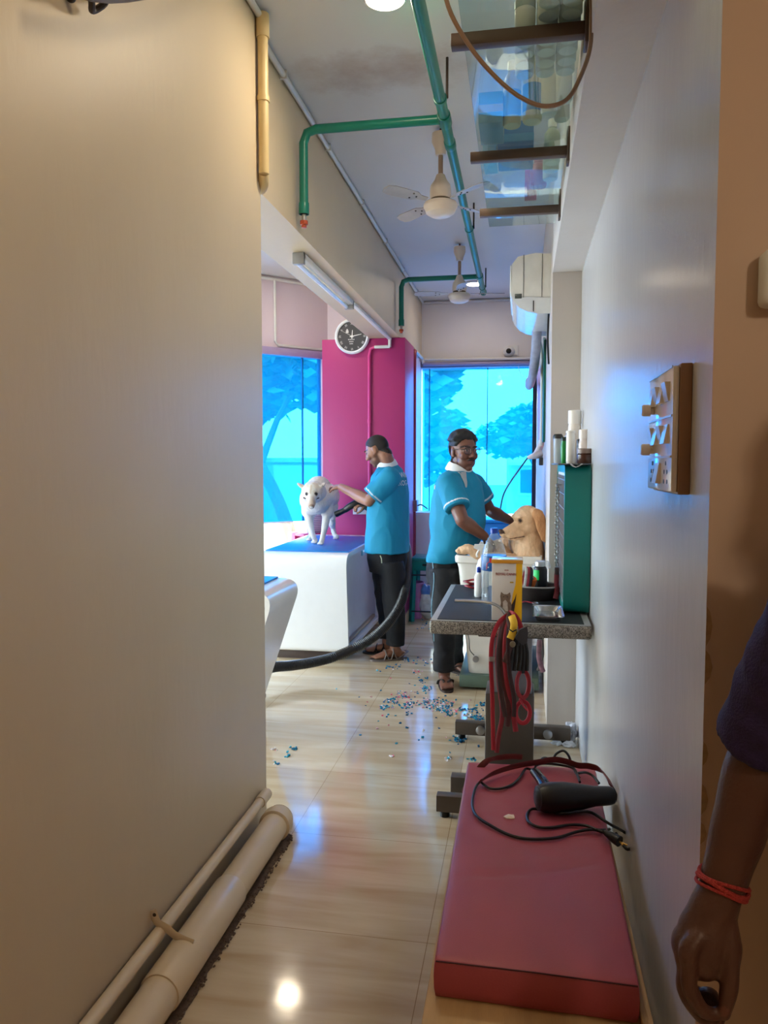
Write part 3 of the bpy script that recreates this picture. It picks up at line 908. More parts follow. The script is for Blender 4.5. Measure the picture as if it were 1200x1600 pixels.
# white socket board and brown box on the pillar
g = ony(566, 796, 6.84)
sk = root('socket_board', (g.x, 6.86, g.z - .05), 'white socket board on the magenta pillar behind the dryer nozzle', 'switch board')
MB().box(g.x - .085, g.x + .10, 6.825, 6.86, g.z - .045, g.z + .045, .005).build('plate', M_WPLA, sk)
for k in range(3):
    MB().box(g.x - .06 + k * .05, g.x - .04 + k * .05, 6.82, 6.826, g.z - .012, g.z + .012, .002).build('switch', mat('grey switch', (150, 156, 170), .4), sk)
g = at(648, 790, 7.55)
sk2 = root('junction_box', (-1.02, g.y, g.z - .05), 'brown grey junction box on the wall right of the magenta pillar', 'switch board')
MB().box(-1.08, -1.0, g.y - .06, g.y + .06, g.z - .055, g.z + .055, .006).build('box_body', mat('brown grey plastic', (140, 108, 118), .4), sk2)
MB().tube([(-1.0, g.y, g.z), (-.96, g.y - .02, g.z + .01), (-.90, g.y - .02, g.z - .03)], .006, 8, smooth=4).build('plug_lead', M_BLACK, sk2)

# boards, hair dryer holder and dark post along the far right wall
MB().box(.108, .152, 8.30, 8.345, .12, 2.58, .004).build('frame_post', mat('dark window post', (40, 42, 60), .5)).name = 'window_post'
tag(bpy.data.objects['window_post'], 'dark vertical post at the right edge of the end window', 'post')
pbd = MB().prism([(8.1, 2.42), (5.62, 2.17), (5.62, 1.60), (6.6, 1.545)], (-.012, 0, 0), (.153, 0, 0), (0, 1, 0), (0, 0, 1)).build('pink_board', mat('salmon pink board', (206, 140, 140), .5))
tag(pbd, 'salmon pink board on the far right wall beside the end window', 'board')
gbd = MB().prism([(5.58, 2.36), (5.3, 2.30), (5.3, 1.62), (5.5, 1.62)], (-.014, 0, 0), (.153, 0, 0), (0, 1, 0), (0, 0, 1)).build('green_board', mat('dark green board', (0, 92, 80), .4))
tag(gbd, 'narrow dark green board on the right wall past the grey pillar', 'board')
hdw = root('wall_dryer', (.10, 5.75, 1.50), 'white hair dryer hanging nose-out on the right wall above the golden dog', 'hair dryer')
q0, q1 = ony(832, 713, 5.75), V((.135, 5.80, 1.545))
M_WD = mat('white dryer plastic', (214, 212, 220), .3)
MB().tube([q0 + V((-.035, 0, -.012)), q0, (q0 + q1) / 2, q1], [.012, .02, .028, .03], 16, smooth=4).build('barrel', M_WD, hdw)
MB().tube([q1 + V((-.03, 0, 0)), q1 + V((-.01, 0, .05)), q1 + V((.004, 0, .10))], [.022, .018, .016], 14, smooth=4).build('handle', M_WD, hdw)
MB().box(.125, .155, 5.74, 5.86, 1.46, 1.52, .006).build('holder', mat('dark holder', (50, 50, 56), .5), hdw)
e_ = q0 + V((-.035, 0, -.012))
MB().tube([e_, ony(808, 738, 5.75), ony(795, 757, 5.8), ony(786, 775, 5.85), ony(781, 800, 5.9)], .006, 8, smooth=5).build('cable_tail', mat('teal blue cable', (20, 70, 96), .4), hdw)
# ================================================================ tables, stool, bench, big furniture
M_SHELL = mat('white gloss laminate shell', (232, 234, 236), .16, var=.015)
M_SHELLD = mat('brushed pale laminate', (204, 200, 196), .3, var=.08, scale=3, stretch=(1, 1, .12))
M_PANEL = mat('grey inner panel', (168, 172, 184), .35, var=.05)
M_MATB = mat('blue vinyl table mat', (8, 116, 196), .34, var=.05)
M_TRIMB = mat('tan edge band', (150, 132, 112), .5)

def rrect(pts, rad, n=6):
    """round the corners of a 2D polygon; rad per corner"""
    out = []
    N = len(pts)
    for i in range(N):
        p0, p1, p2 = V(pts[i - 1] + (0,)), V(pts[i] + (0,)), V(pts[(i + 1) % N] + (0,))
        r = rad[i]
        if r <= 0:
            out.append((p1.x, p1.y)); continue
        a, b = (p0 - p1).normalized(), (p2 - p1).normalized()
        s, e = p1 + a * r, p1 + b * r
        for k in range(n + 1):
            t = k / n
            q = s * (1 - t) ** 2 + p1 * 2 * t * (1 - t) + e * t * t
            out.append((q.x, q.y))
    return out

def shell_table(label, o, ex, vec, length, flare, name='grooming_table', back=0.0):
    """hollow shell: profile in plane (ex,z) from o, swept by vec (the table's width)"""
    o, ex, vec = V(o), V(ex), V(vec)
    t = root(name, o + ex * length / 2 + vec / 2, label, 'table', 'white shell tables with blue tops')
    zt, zb = .812, .07
    outer = rrect([(0.0, zt), (length, zt + .012), (length, zb), (flare, zb)], [.11, 0, .02, .05], 8)
    outer = rrect([(0.0, zt), (length, zt + .012), (length - .02, zb), (flare, zb)], [.12, .02, .04, .04], 8)
    th = .03
    inner = rrect([(0.0 + th, zt - th), (length - th, zt - th), (length - th - .02, zb + th), (flare + th, zb + th)], [.10, .01, .03, .03], 8)
    mb = MB()
    n = len(outer)
    P = lambda q, s: o + ex * q[0] + V((0, 0, q[1])) + vec * s
    a = [mb.bm.verts.new(P(q, 0)) for q in outer]; b = [mb.bm.verts.new(P(q, 1)) for q in outer]
    c = [mb.bm.verts.new(P(q, 0)) for q in inner]; d = [mb.bm.verts.new(P(q, 1)) for q in inner]
    for i in range(n):
        j = (i + 1) % n
        mb.bm.faces.new((a[i], a[j], b[j], b[i])); mb.bm.faces.new((c[j], c[i], d[i], d[j]))
        mb.bm.faces.new((a[j], a[i], c[i], c[j])); mb.bm.faces.new((b[i], b[j], d[j], d[i]))
    mb.build('shell', M_SHELL, t, smooth=40)
    wv = vec.normalized()
    W = vec.length
    for s in (.05, W - .065):
        mp = MB()
        mp.prism(inner, wv * .015, o + wv * s, ex, (0, 0, 1))
        pn = mp.build('side_panel', M_PANEL, t)
        MB().obox(o + ex * (length * .52) + wv * (s - .012 if s < .1 else s + .027) + V((0, 0, .125)), ex, wv, (0, 0, 1), length * .36, .012, .012, .003).build('ledge', M_TRIMB, pn)
    MB().obox(o + ex * (length * .52 + .03) + vec / 2 + V((0, 0, .815)), ex, wv, (0, 0, 1), length * .5 - .085, W / 2 - .012, .008, .003).build('table_mat', M_MATB, t)
    MB().obox(o + ex * (length * .5 + back) + vec / 2 + V((0, 0, .036)), ex, wv, (0, 0, 1), length * .40 - back, W * .38, .036, .003).build('plinth', mat('dark plinth', (70, 56, 50), .6), t)
    return t

tA = shell_table('white shell table with blue top that the white dog stands on', (-1.245, 5.395, 0), (0, 1, 0), (-.67, 0, 0), 1.44, .075)
# cyan catch on its long side
MB().obox((-1.237, 5.98, .765), (1, 0, 0), (0, 1, 0), (0, 0, 1), .008, .055, .022, .005).build('catch', mat('pale cyan plastic catch', (120, 200, 216), .3), tA)
tB = shell_table('white shell table cut off by the left wall, nearer the camera', (-1.235, 3.74, 0), (-1, 0, 0), (0, .5, 0), 1.35, .25, back=.2)

# low pink bench
bn = root('bench', (.045, 2.0, 0), 'low wooden bench with pink padded seat along the right wall', 'bench')
M_WOOD = mat('worn pale plywood', (190, 158, 112), .55, var=.12, scale=6, bump=.1, stretch=(6, .6, 6))
BX0, BX1, BY0, BY1 = -.185, .268, 1.37, 2.64
MB().box(BX0, BX1, BY0, BY1, .335, .36, .003).build('seat_board', M_WOOD, bn)
for y in (BY0 + .02, BY1 - .045):
    MB().box(BX0 + .03, BX1 - .03, y, y + .025, .25, .335).build('apron', M_WOOD, bn)
for x in (BX0 + .01, BX1 - .035):
    MB().box(x, x + .025, BY0 + .02, BY1 - .02, .25, .335).build('apron', M_WOOD, bn)
for x in (BX0 + .01, BX1 - .06):
    for y in (BY0 + .015, BY1 - .065):
        MB().box(x, x + .05, y, y + .05, 0, .335, .003).build('leg', M_WOOD, bn)
MB().box(BX1 - .022, BX1, BY0, BY1, .36, .378, .003).build('edge_strip', M_WOOD, bn)
# cushion: rounded slab with creases
def cushion():
    nx, ny, nz = 28, 64, 6
    c00, c10, c01, c11 = V((-.162, 1.535)), V((.236, 1.528)), V((-.166, 2.605)), V((.252, 2.62))
    bm = bmesh.new()
    grid = {}
    z0, z1 = .3605, .452
    def top(u, v):
        p = c00 * (1 - u) * (1 - v) + c10 * u * (1 - v) + c01 * (1 - u) * v + c11 * u * v
        puff = .012 * (1 - (2 * u - 1) ** 4) * (1 - (2 * v - 1) ** 6)
        z = z1 - .008 + puff
        # creases
        def crease(u0, v0, u1, v1, w_, dep):
            a = V((u0, v0)); b = V((u1, v1)); q = V((u, v)); ab = b - a
            t = max(0, min(1, (q - a).dot(ab) / ab.length_squared))
            dd = (q - a - ab * t); dist = math.hypot(dd.x * .4, dd.y * 1.07)
            return -dep * math.exp(-(dist / w_) ** 2) * math.sin(PI * min(1, max(0, t * .9 + .05)))
        z += crease(.05, .30, .55, .335, .010, .007) + crease(.50, .335, .95, .42, .011, .007) + crease(.3, .45, .8, .40, .012, .003)
        z += crease(.1, .62, .6, .56, .01, .003) + crease(.15, .72, .7, .63, .01, .003) + crease(.4, .52, .9, .55, .01, .003)
        z += .0016 * noise.noise(V((u * 7, v * 12, 0)))
        return V((p.x, p.y, z))
    for i in range(nx + 1):
        for j in range(ny + 1):
            grid[i, j] = bm.verts.new(top(i / nx, j / ny))
    for i in range(nx):
        for j in range(ny):
            bm.faces.new((grid[i, j], grid[i + 1, j], grid[i + 1, j + 1], grid[i, j + 1]))
    border = [(i, 0) for i in range(nx + 1)] + [(nx, j) for j in range(1, ny + 1)] + [(i, ny) for i in range(nx - 1, -1, -1)] + [(0, j) for j in range(ny - 1, 0, -1)]
    prev = [grid[b] for b in border]
    cx = (c00 + c10 + c01 + c11) / 4
    k = len(border)
    for lev, (zz, off) in enumerate(((.444, .004), (.436, .0065), (.41, .009), (.385, .008), (.366, .004), (z0, -.004))):
        cur = []
        for b in border:
            q = grid[b].co
            u, v = b[0] / nx, b[1] / ny
            n_ = V(((-1 if b[0] == 0 else 1 if b[0] == nx else 0), (-1 if b[1] == 0 else 1 if b[1] == ny else 0), 0))
            if n_.length: n_.normalize()
            cur.append(bm.verts.new(V((q.x, q.y, zz if lev else min(zz, q.z - .002))) + n_ * off + V((0, 0, .0012 * noise.noise(V((q.x * 20, q.y * 20, zz * 30)))))))
        for i in range(k):
            bm.faces.new((prev[i], prev[(i + 1) % k], cur[(i + 1) % k], cur[i]))
        prev = cur
    bm.faces.new(list(reversed(prev)))
    bmesh.ops.recalc_face_normals(bm, faces=bm.faces[:])
    me = bpy.data.meshes.new('cushion'); bm.to_mesh(me); bm.free()
    smooth_angle(me, 60)
    return me
M_VINYL = mat('dusty pink vinyl', (160, 70, 82), .42, var=.05, scale=7, bump=.08, bscale=220)
cu = link_mesh('cushion', cushion(), M_VINYL, bn)
# seam along the front top edge
MB().tube([(-.164, 1.529, .4425), (.04, 1.5255, .4445), (.238, 1.522, .4425)], .0016, 6).build('seam', mat('dark seam thread', (70, 26, 36), .7), cu)

# steel-legged grooming table with black mat
gt = root('grooming_table', (-.04, 3.82, 0), 'grooming table with black mat and speckled edge, standing behind the bench', 'table')
GX0, GX1, GY0, GY1, GZ = -.39, .302, 3.31, 4.325, .79
def speckle():
    m = mat('speckled grey edge band', (120, 114, 106), .5, var=.0)
    nt = m.node_tree; b = nt.nodes['Principled BSDF']
    tc = nt.nodes.new('ShaderNodeTexCoord'); n = nt.nodes.new('ShaderNodeTexNoise'); n.inputs['Scale'].default_value = 260; n.inputs['Detail'].default_value = 2
    nt.links.new(tc.outputs['Object'], n.inputs['Vector'])
    rp = nt.nodes.new('ShaderNodeValToRGB'); e = rp.color_ramp.elements
    e[0].position = .38; e[0].color = rgb(72, 66, 60); e[1].position = .62; e[1].color = rgb(168, 160, 150)
    nt.links.new(n.outputs['Fac'], rp.inputs['Fac']); nt.links.new(rp.outputs['Color'], b.inputs['Base Color'])
    return m
M_SPECK = speckle()
M_ALU = mat('dull aluminium strip', (158, 160, 160), .4, metal=.3, var=.08)
M_RUB = mat('black rubber mat', (30, 34, 40), .5, var=.15, scale=40, bump=.15, bscale=400)
MB().box(GX0, GX1, GY0, GY1, GZ - .062, GZ - .002, .012, 3).build('top_edge', M_SPECK, gt)
MB().box(GX0 + .004, GX1 - .004, GY0 + .004, GY1 - .004, GZ - .004, GZ, .0015).build('rim_strip', M_ALU, gt)
MB().box(GX0 + .032, GX1 - .032, GY0 + .022, GY1 - .03, GZ - .002, GZ + .003, .001).build('mat', M_RUB, gt)
a0 = at(757, 1100, 3.46).x; a1 = at(835, 1100, 3.46).x
cxm = (a0 + a1) / 2
M_COLU = mat('brown grey steel column', (84, 74, 66), .42, metal=.35, var=.1, scale=5)
M_COLI = mat('worn inner steel column', (128, 128, 136), .35, metal=.6, var=.1, scale=4)
MB().box(a0, a1, 3.50, 3.72, .05, .42, .006).build('lower_column', M_COLU, gt)
MB().box(a0 + .02, a1 - .012, 3.52, 3.70, .42, .70, .004).build('inner_column', M_COLI, gt)
MB().box(a0 - .03, a1 + .03, 3.42, 3.95, .70, .73, .003).build('top_plate', M_COLU, gt)
MB().box(a0 + .06, a1 - .06, 3.10, 4.06, .035, .085, .004).build('spine_beam', M_COLU, gt)
for y in (3.13, 4.06):
    b_ = MB().box(-.335, .268, y - .025, y + .025, .025, .095, .004).build('foot_bar', M_COLU, gt)
    for x in (-.30, .235):
        MB().cyl((x, y, 0), (x, y, .03), .02, seg=14).build('foot_pad', M_BLACK, b_)
MB().box(-.29, -.1, 3.27, 3.33, .03, .11, .004).build('side_box', M_COLU, gt)
for x in (-.20, .15):
    MB().lathe([(.012, 0), (.024, .004), (.024, .018), (.012, .024), (.001, .024)], (x, 4.035, .06), (0, -1, 0), 16).build('knob', M_STEEL, gt)
# grooming arm bar hooked over the table front
hk = [at(711, 938, 3.32), at(740, 939, 3.30), at(766, 942, 3.28), at(782, 950, 3.27), at(792, 962, 3.265), at(797, 980, 3.265), at(798, 1010, 3.265)]
hb = MB().tube(hk, .009, 10, smooth=4, flat=(1.25, .7)).build('arm_bar', M_STEEL, gt)
MB().obox(at(798, 1008, 3.26), (1, 0, 0), (0, 1, 0), (0, 0, 1), .02, .016, .035, .004).build('arm_clamp', M_DARKM, gt)

# white tub with green base behind
tu = root('bath_tub', (-.11, 5.25, 0), 'white plastic dog tub on a green base, carrying the golden dog', 'tub')
def ringrect(x0, x1, y0, y1, z, r=.05):
    q = rrect([(x0, y0), (x1, y0), (x1, y1), (x0, y1)], [r] * 4, 4)
    return [V((p[0], p[1], z)) for p in q]
tx0, tx1, ty0, ty1 = -.405, .135, 4.92, 5.85
mb = MB()
lv = [(.10, .075), (.12, .072), (.60, .028), (.80, .008), (.83, 0.0), (.84, -.012), (.875, -.014), (.885, -.006)]
rs = [ringrect(tx0 + o_, tx1 - max(o_, 0), ty0 + o_, ty1 - o_, z) for z, o_ in lv]
ins = [ringrect(tx0 + o_, tx1 - o_, ty0 + o_, ty1 - o_, z) for z, o_ in ((.885, .012), (.87, .03), (.845, .04))]
mb.rings(rs + ins)
mb.build('tub_body', mat('glossy white tub plastic', (226, 224, 218), .2), tu)
MB().box(tx0 + .02, tx1 - .01, ty0 + .02, ty1, 0.02, .10, .006).build('base', mat('dull green painted base', (84, 104, 92), .5, var=.1), tu)
for x in (-.28, .05):
    MB().lathe([(.016, 0), (.02, .004), (.02, .025), (.001, .026)], (x, ty0 + .062, .2), (0, -1, 0), 14).build('drain_knob', M_STEEL, tu)
MB().box(tx0 + .05, tx0 + .13, ty0 + .1, ty0 + .18, 0, .02).build('foot_pad', M_BLACK, tu)
MB().box(tx1 - .13, tx1 - .05, ty0 + .1, ty0 + .18, 0, .02).build('foot_pad', M_BLACK, tu)
MB().tube([at(730, 985, 4.95), at(733, 1000, 4.92), at(734, 1015, 4.91), at(741, 1024, 4.9)], .003, 6, smooth=5).build('hanging_cord', M_BLACK, tu)

# teal stool at the back between the two men
st = root('stool', (-.88, 7.2, 0), 'teal plastic stool at the back between the two men', 'stool')
M_TEAL = mat('teal plastic', (14, 134, 130), .3, var=.03)
sx0, sx1, sy0, sy1, sz = -1.005, -.69, 7.02, 7.36, .60
MB().box(sx0, sx1, sy0, sy1, sz - .035, sz, .015, 3).build('seat', M_TEAL, st)
ap = MB().box(sx0 + .015, sx1 - .015, sy0 + .01, sy0 + .03, sz - .12, sz - .03, .004)
apo = ap.build('apron', M_TEAL, st)
MB().box(sx0 + .11, sx1 - .11, sy0 + .004, sy0 + .012, sz - .075, sz - .055, .002).build('hand_slot', mat('dark slot', (8, 40, 44), .6), apo)
for x, dx in ((sx0 + .03, -.02), (sx1 - .03, .02)):
    for y, dy in ((sy0 + .03, -.02), (sy1 - .03, .02)):
        MB().tube([(x, y, sz - .03), (x + dx, y + dy, 0)], .022, 4, flat=(1.2, .9)).build('leg', M_TEAL, st)
for z, y in ((.10, sy0 - .004), (.21, sy1 + .01), (.44, sy0 + .005)):
    MB().cyl((sx0 + .01, y, z), (sx1 - .01, y, z), .007, seg=8).build('rung', mat('dark blue rod', (20, 28, 52), .4), st)

# things behind the stool
wc = root('cabinet', (-.97, 7.75, 0), 'narrow glossy white cabinet beside the magenta pillar', 'cabinet')
MB().box(-1.05, -.885, 7.56, 7.84, 0.02, .99, .008).build('cabinet_body', M_SHELL, wc)
MB().box(-1.045, -.89, 7.552, 7.562, .06, .97, .003).build('door', M_SHELL, wc)
MB().box(-1.04, -.90, 7.6, 7.8, 0, .02).build('plinth', M_BLACK, wc)
bl = root('dryer_machine', (-.78, 7.75, .0), 'lilac grey dome-topped dryer machine behind the stool, left of the man with glasses', 'machine')
mb = MB()
mb.lathe([(.13, .62), (.15, .63), (.155, .8), (.15, .90), (.12, .985), (.06, 1.02), (.001, 1.03)], (-.725, 7.78, 0), sq=(1, .9))
mb.build('housing', mat('lilac grey plastic', (142, 142, 186), .35), bl)
MB().box(-.84, -.61, 7.66, 7.9, 0.03, .62, .012).build('lower_case', mat('dark grey case', (96, 98, 120), .4), bl)
MB().box(-.82, -.63, 7.68, 7.88, 0, .03).build('foot_rail', M_BLACK, bl)
MB().box(-.82, -.66, 7.652, 7.662, .64, .66).build('vent_line', M_BLACK, bl)
MB().tube([(-.72, 7.76, 1.02), (-.70, 7.72, 1.09), (-.63, 7.7, 1.05), (-.60, 7.68, .9)], .007, 8, smooth=5).build('power_lead', M_BLACK, bl)
pb = root('bucket', (-.945, 7.25, 0), 'lilac plastic bucket under the teal stool', 'bucket')
mb = MB()
g0, g1 = at(640, 900, 7.3), at(657, 950, 7.3)
mb.lathe([(.075, 0), (.08, .01), (.088, .30), (.095, .31), (.095, .325), (.086, .325), (.078, .03), (.001, .03)], ((g0.x + g1.x) / 2 - .01, 7.22, .02), seg=30)
mb.build('bucket_body', mat('lilac plastic', (190, 128, 190), .35), pb)
MB().lathe([(.07, 0), (.07, .02)], ((g0.x + g1.x) / 2 - .01, 7.22, 0)).build('foot_ring', mat('lilac plastic', (190, 128, 190), .35), pb)
# plastic carrier bag
bg_ = Blob()
gb = at(668, 922, 7.28)
bg_.ell((gb.x, 7.2, .13), (.085, .08, .13)).ell((gb.x + .02, 7.2, .22), (.06, .055, .10)).ell((gb.x - .03, 7.18, .24), (.035, .04, .10))
me = bg_.fuse('carrier_bag', .008, 2)
displace(me, lambda c: noise.noise(c * 18) * .012 + noise.noise(c * 45) * .005)
for v in me.vertices:
    v.co.z = max(v.co.z, .002)
def bagcol(c, n_):
    k = noise.noise(c * 9 + V((3, 1, 7)))
    if c.z > .24: return (.12, .30, .8)
    if k > .28: return (.65, .06, .16)
    return (.85, .88, .92)
paint(me, bagcol)
tag(link_mesh('carrier_bag', me, mat('crinkled bag plastic', (250, 250, 250), .3, attr='tone', var=.02)), 'white carrier bag with blue top under the teal stool', 'bag')
# pale blue folded thing leaning near: blue tub rim behind the glasses man
bx_ = root('storage_box', (-.30, 7.4, 0), 'bright blue plastic storage box behind the man with glasses', 'box')
gq = at(775, 820, 6.9)
MB().box(gq.x - .2, gq.x + .28, 6.75, 7.2, 0.3, gq.z + .03, .015).build('box_body', mat('bright blue plastic', (16, 130, 220), .3), bx_)
MB().box(gq.x - .22, gq.x + .30, 6.73, 7.22, gq.z + .03, gq.z + .06, .008).build('lid', mat('bright blue plastic', (16, 130, 220), .3), bx_)
MB().box(gq.x - .18, gq.x + .26, 6.77, 7.18, 0, .3, .01).build('stand', mat('grey stand', (150, 150, 160), .5), bx_)

# grey slatted heater on the magenta ledge behind the white dog
h0 = A + DIA * .16 - NRM * .08
hs = root('panel_heater', h0 + V((0, 0, .80)), 'small grey slatted box on the ledge behind the white dog', 'heater')
c = h0 + V((0, 0, .90))
MB().obox(c, DIA, NRM, (0, 0, 1), .15, .05, .10, .006).build('case', mat('blue grey metal', (132, 142, 160), .45), hs)
for k in range(9):
    MB().obox(c - NRM * .053 + V((0, 0, -.072 + k * .018)), DIA, NRM, (0, 0, 1), .125, .004, .005, .0015).build('slat', mat('light grey slat', (170, 178, 190), .45), hs)
MB().obox(A + DIA * .1 - NRM * .07 + V((0, 0, .787)), DIA, NRM, (0, 0, 1), .32, .11, .013, .003).build('ledge_board', M_PINK).name = 'window_ledge'
lo = bpy.data.objects['window_ledge']; tag(lo, 'magenta ledge board under the blue window behind the white dog', 'ledge')
# ================================================================ glass shelf overhead with its stock
def glass_mat(name, tint, rough=.02, ior=1.5, haze=0.0, hazecol=(.8, .9, .9, 1)):
    m = bpy.data.materials.new(name); m.use_nodes = True
    nt = m.node_tree; nt.nodes.clear()
    out = nt.nodes.new('ShaderNodeOutputMaterial')
    tr = nt.nodes.new('ShaderNodeBsdfTransparent'); tr.inputs['Color'].default_value = tint
    gl = nt.nodes.new('ShaderNodeBsdfGlossy'); gl.inputs['Roughness'].default_value = rough
    df = nt.nodes.new('ShaderNodeBsdfDiffuse'); df.inputs['Color'].default_value = hazecol
    tc = nt.nodes.new('ShaderNodeTexCoord'); n = nt.nodes.new('ShaderNodeTexNoise'); n.inputs['Scale'].default_value = 6; n.inputs['Detail'].default_value = 6
    nt.links.new(tc.outputs['Object'], n.inputs['Vector'])
    mr = nt.nodes.new('ShaderNodeMapRange'); mr.inputs['To Min'].default_value = haze * .6; mr.inputs['To Max'].default_value = haze * 1.4
    nt.links.new(n.outputs['Fac'], mr.inputs['Value'])
    m0 = nt.nodes.new('ShaderNodeMixShader'); nt.links.new(mr.outputs[0], m0.inputs['Fac'])
    nt.links.new(tr.outputs[0], m0.inputs[1]); nt.links.new(df.outputs[0], m0.inputs[2])
    mx = nt.nodes.new('ShaderNodeMixShader'); nt.links.new(schlick(nt, .035, .75), mx.inputs['Fac'])
    nt.links.new(m0.outputs[0], mx.inputs[1]); nt.links.new(gl.outputs[0], mx.inputs[2])
    nt.links.new(mx.outputs[0], out.inputs['Surface'])
    return m
M_GLASS = glass_mat('greenish shelf glass', (.84, .94, .92, 1), haze=.07)
SZ = 2.60
sh = root('glass_shelf', (-.01, 2.6, SZ), 'glass shelf on brown steel brackets high on the right beam', 'shelf')
MB().box(-.165, .145, .6, 2.88, SZ, SZ + .008, .001).build('glass_panel', M_GLASS, sh)
MB().box(-.165, .145, 2.886, 3.77, SZ, SZ + .008, .001).build('glass_panel', M_GLASS, sh)
M_BRK = mat('brown painted steel', (96, 78, 68), .5, metal=.2, var=.06)
for y in (1.05, 2.10, 2.88, 3.51):
    b_ = MB().box(-.195, .154, y - .016, y + .016, SZ - .034, SZ - .001, .002).build('bracket', M_BRK, sh)
    MB().box(.146, .155, y - .03, y + .03, SZ - .06, SZ + .06, .002).build('wall_plate', M_BRK, b_)
SB = SZ + .0085
# rows of round white pots
M_POT = mat('white plastic pot', (228, 228, 220), .35, var=.03)
def pot(c, r, h):
    t = root('jar', c, 'white round pot', 'jar', 'white round pots standing in rows on the glass shelf')
    MB().lathe([(.001, .0), (r * .9, 0), (r, .004), (r, h * .7), (r * .96, h * .72)], c, seg=24).build('pot_body', M_POT, t)
    MB().lathe([(r * .9, h * .72), (r * 1.03, h * .72), (r * 1.03, h * .98), (r * .98, h), (.001, h)], c, seg=24).build('lid', mat('grey green lid', (150, 168, 160), .4), t)
    return t
proto = None
for i in range(12):
    for k in range(3):
        y = 1.72 + i * .0585
        if abs(y - 2.10) < .0: continue
        x = .112 - k * .058
        if k == 2 and i < 7: continue
        lab = 'white round pot in the rows on the glass shelf, seen from below'
        if proto is None:
            proto = pot(V((x, y, SB)), .027, .075); proto['label'] = lab; p0_ = V((x, y, SB))
        else:
            copy_thing(proto, V((x, y, SB)) - p0_)
# tall bottles
def bottle(c, r, h, col, capcol, label, cap_h=.03, neck=.45, group=None, cat='bottle', rough=.3, shoulder=.78, name='bottle', band=None):
    t = root(name, c, label, cat, group)
    m = mat('bottle plastic %d %d %d' % col, col, rough, var=.02)
    mc = mat('cap plastic %d %d %d' % capcol, capcol, .35, var=.02)
    hb = h - cap_h
    MB().lathe([(.001, 0), (r * .9, 0), (r, .006), (r, hb * shoulder), (r * .9, hb * (shoulder + .08)), (r * neck, hb * .97), (r * neck, hb)], c, seg=28).build('bottle_body', m, t)
    MB().lathe([(r * neck * 1.05, hb), (r * neck * 1.2, hb), (r * neck * 1.2, h - .003), (r * neck * 1.05, h), (.001, h)], c, seg=22).build('cap', mc, t)
    if band:
        MB().lathe([(r * 1.012, hb * .15), (r * 1.015, hb * .16), (r * 1.015, hb * .6), (r * 1.012, hb * .61)], c, seg=28).build('wrapper_label', mat('label %d %d %d' % band, band, .4), t)
    return t
bottle(V((-.045, 2.70, SB)), .030, .21, (216, 206, 170), (238, 236, 226), 'tall cream bottle with white cap on the glass shelf, left one of a pair', band=(120, 160, 190))
bottle(V((.022, 2.68, SB)), .032, .22, (222, 214, 182), (238, 236, 226), 'tall cream bottle with white cap on the glass shelf, right one of a pair', band=(90, 150, 200))
bottle(V((.075, 2.63, SB)), .026, .18, (232, 232, 226), (230, 230, 226), 'white bottle on the glass shelf beside the beam, in front of the third bracket')
bottle(V((.118, 2.55, SB)), .025, .17, (232, 228, 218), (200, 60, 70), 'white bottle with red cap on the glass shelf against the beam')
bottle(V((.118, 2.68, SB)), .025, .16, (236, 232, 222), (230, 230, 226), 'white bottle on the glass shelf against the beam, behind the one with a red cap')
bottle(V((.1, 3.05, SB)), .03, .16, (200, 210, 190), (230, 232, 226), 'pale green bottle on the glass shelf just past the third bracket')
bottle(V((.1, 3.13, SB)), .03, .16, (204, 206, 190), (90, 150, 120), 'pale bottle with green cap on the far half of the glass shelf')
bottle(V((.1, 3.22, SB)), .03, .15, (210, 204, 186), (220, 220, 214), 'beige bottle on the far half of the glass shelf')
bottle(V((.055, 3.30, SB)), .034, .13, (170, 60, 96), (200, 120, 140), 'dark pink bottle on the far half of the glass shelf')
def carton(x0, x1, y0, y1, h, col, label, stripe=None, name='carton'):
    t = root(name, ((x0 + x1) / 2, (y0 + y1) / 2, SB), label, 'box')
    MB().box(x0, x1, y0, y1, SB, SB + h, .002).build('carton_body', mat('carton %d %d %d' % col, col, .4), t)
    if stripe:
        MB().box(x0 - .001, x1 + .001, y0 - .001, y1 + .001, SB + h * .35, SB + h * .6).build('printed_band', mat('carton %d %d %d' % stripe, stripe, .4), t)
    MB().box(x0 + .004, x1 - .004, y0 + .004, y1 - .004, SB + h, SB + h + .002).build('flap', mat('carton %d %d %d' % col, col, .4), t)
carton(-.035, .06, 1.56, 1.70, .22, (196, 180, 130), 'beige tall packet at the near end of the glass shelf')
carton(-.155, -.075, 2.66, 2.84, .10, (96, 168, 214), 'light blue box on the outer edge of glass shelf, before the third bracket', (206, 190, 170))
carton(-.10, .03, 2.92, 3.10, .11, (50, 140, 214), 'bright blue box on the glass shelf just past the third bracket', (70, 170, 230))
carton(-.155, -.105, 2.95, 3.12, .10, (110, 190, 226), 'slim pale blue box on the outer edge past the third bracket')
carton(.0, .05, 3.38, 3.46, .12, (190, 70, 110), 'dark pink box on the glass shelf near its far end')
# grey bucket lying at the near end
rl = root('paint_roll', (-.06, 1.62, SB), 'dark grey roll lying on the glass shelf at the top edge of the picture', 'roll')
p0, p1 = V((-.16, 1.66, SB + .042)), V((-.045, 1.50, SB + .042))
MB().cyl(p0, p1, .042, seg=26).build('roll_body', mat('dark grey rubber', (86, 84, 84), .6, var=.1), rl)
MB().cyl(p0 + (p0 - p1).normalized() * .002, p0, .028, seg=20).build('roll_core', mat('grey card', (150, 146, 140), .7), rl)
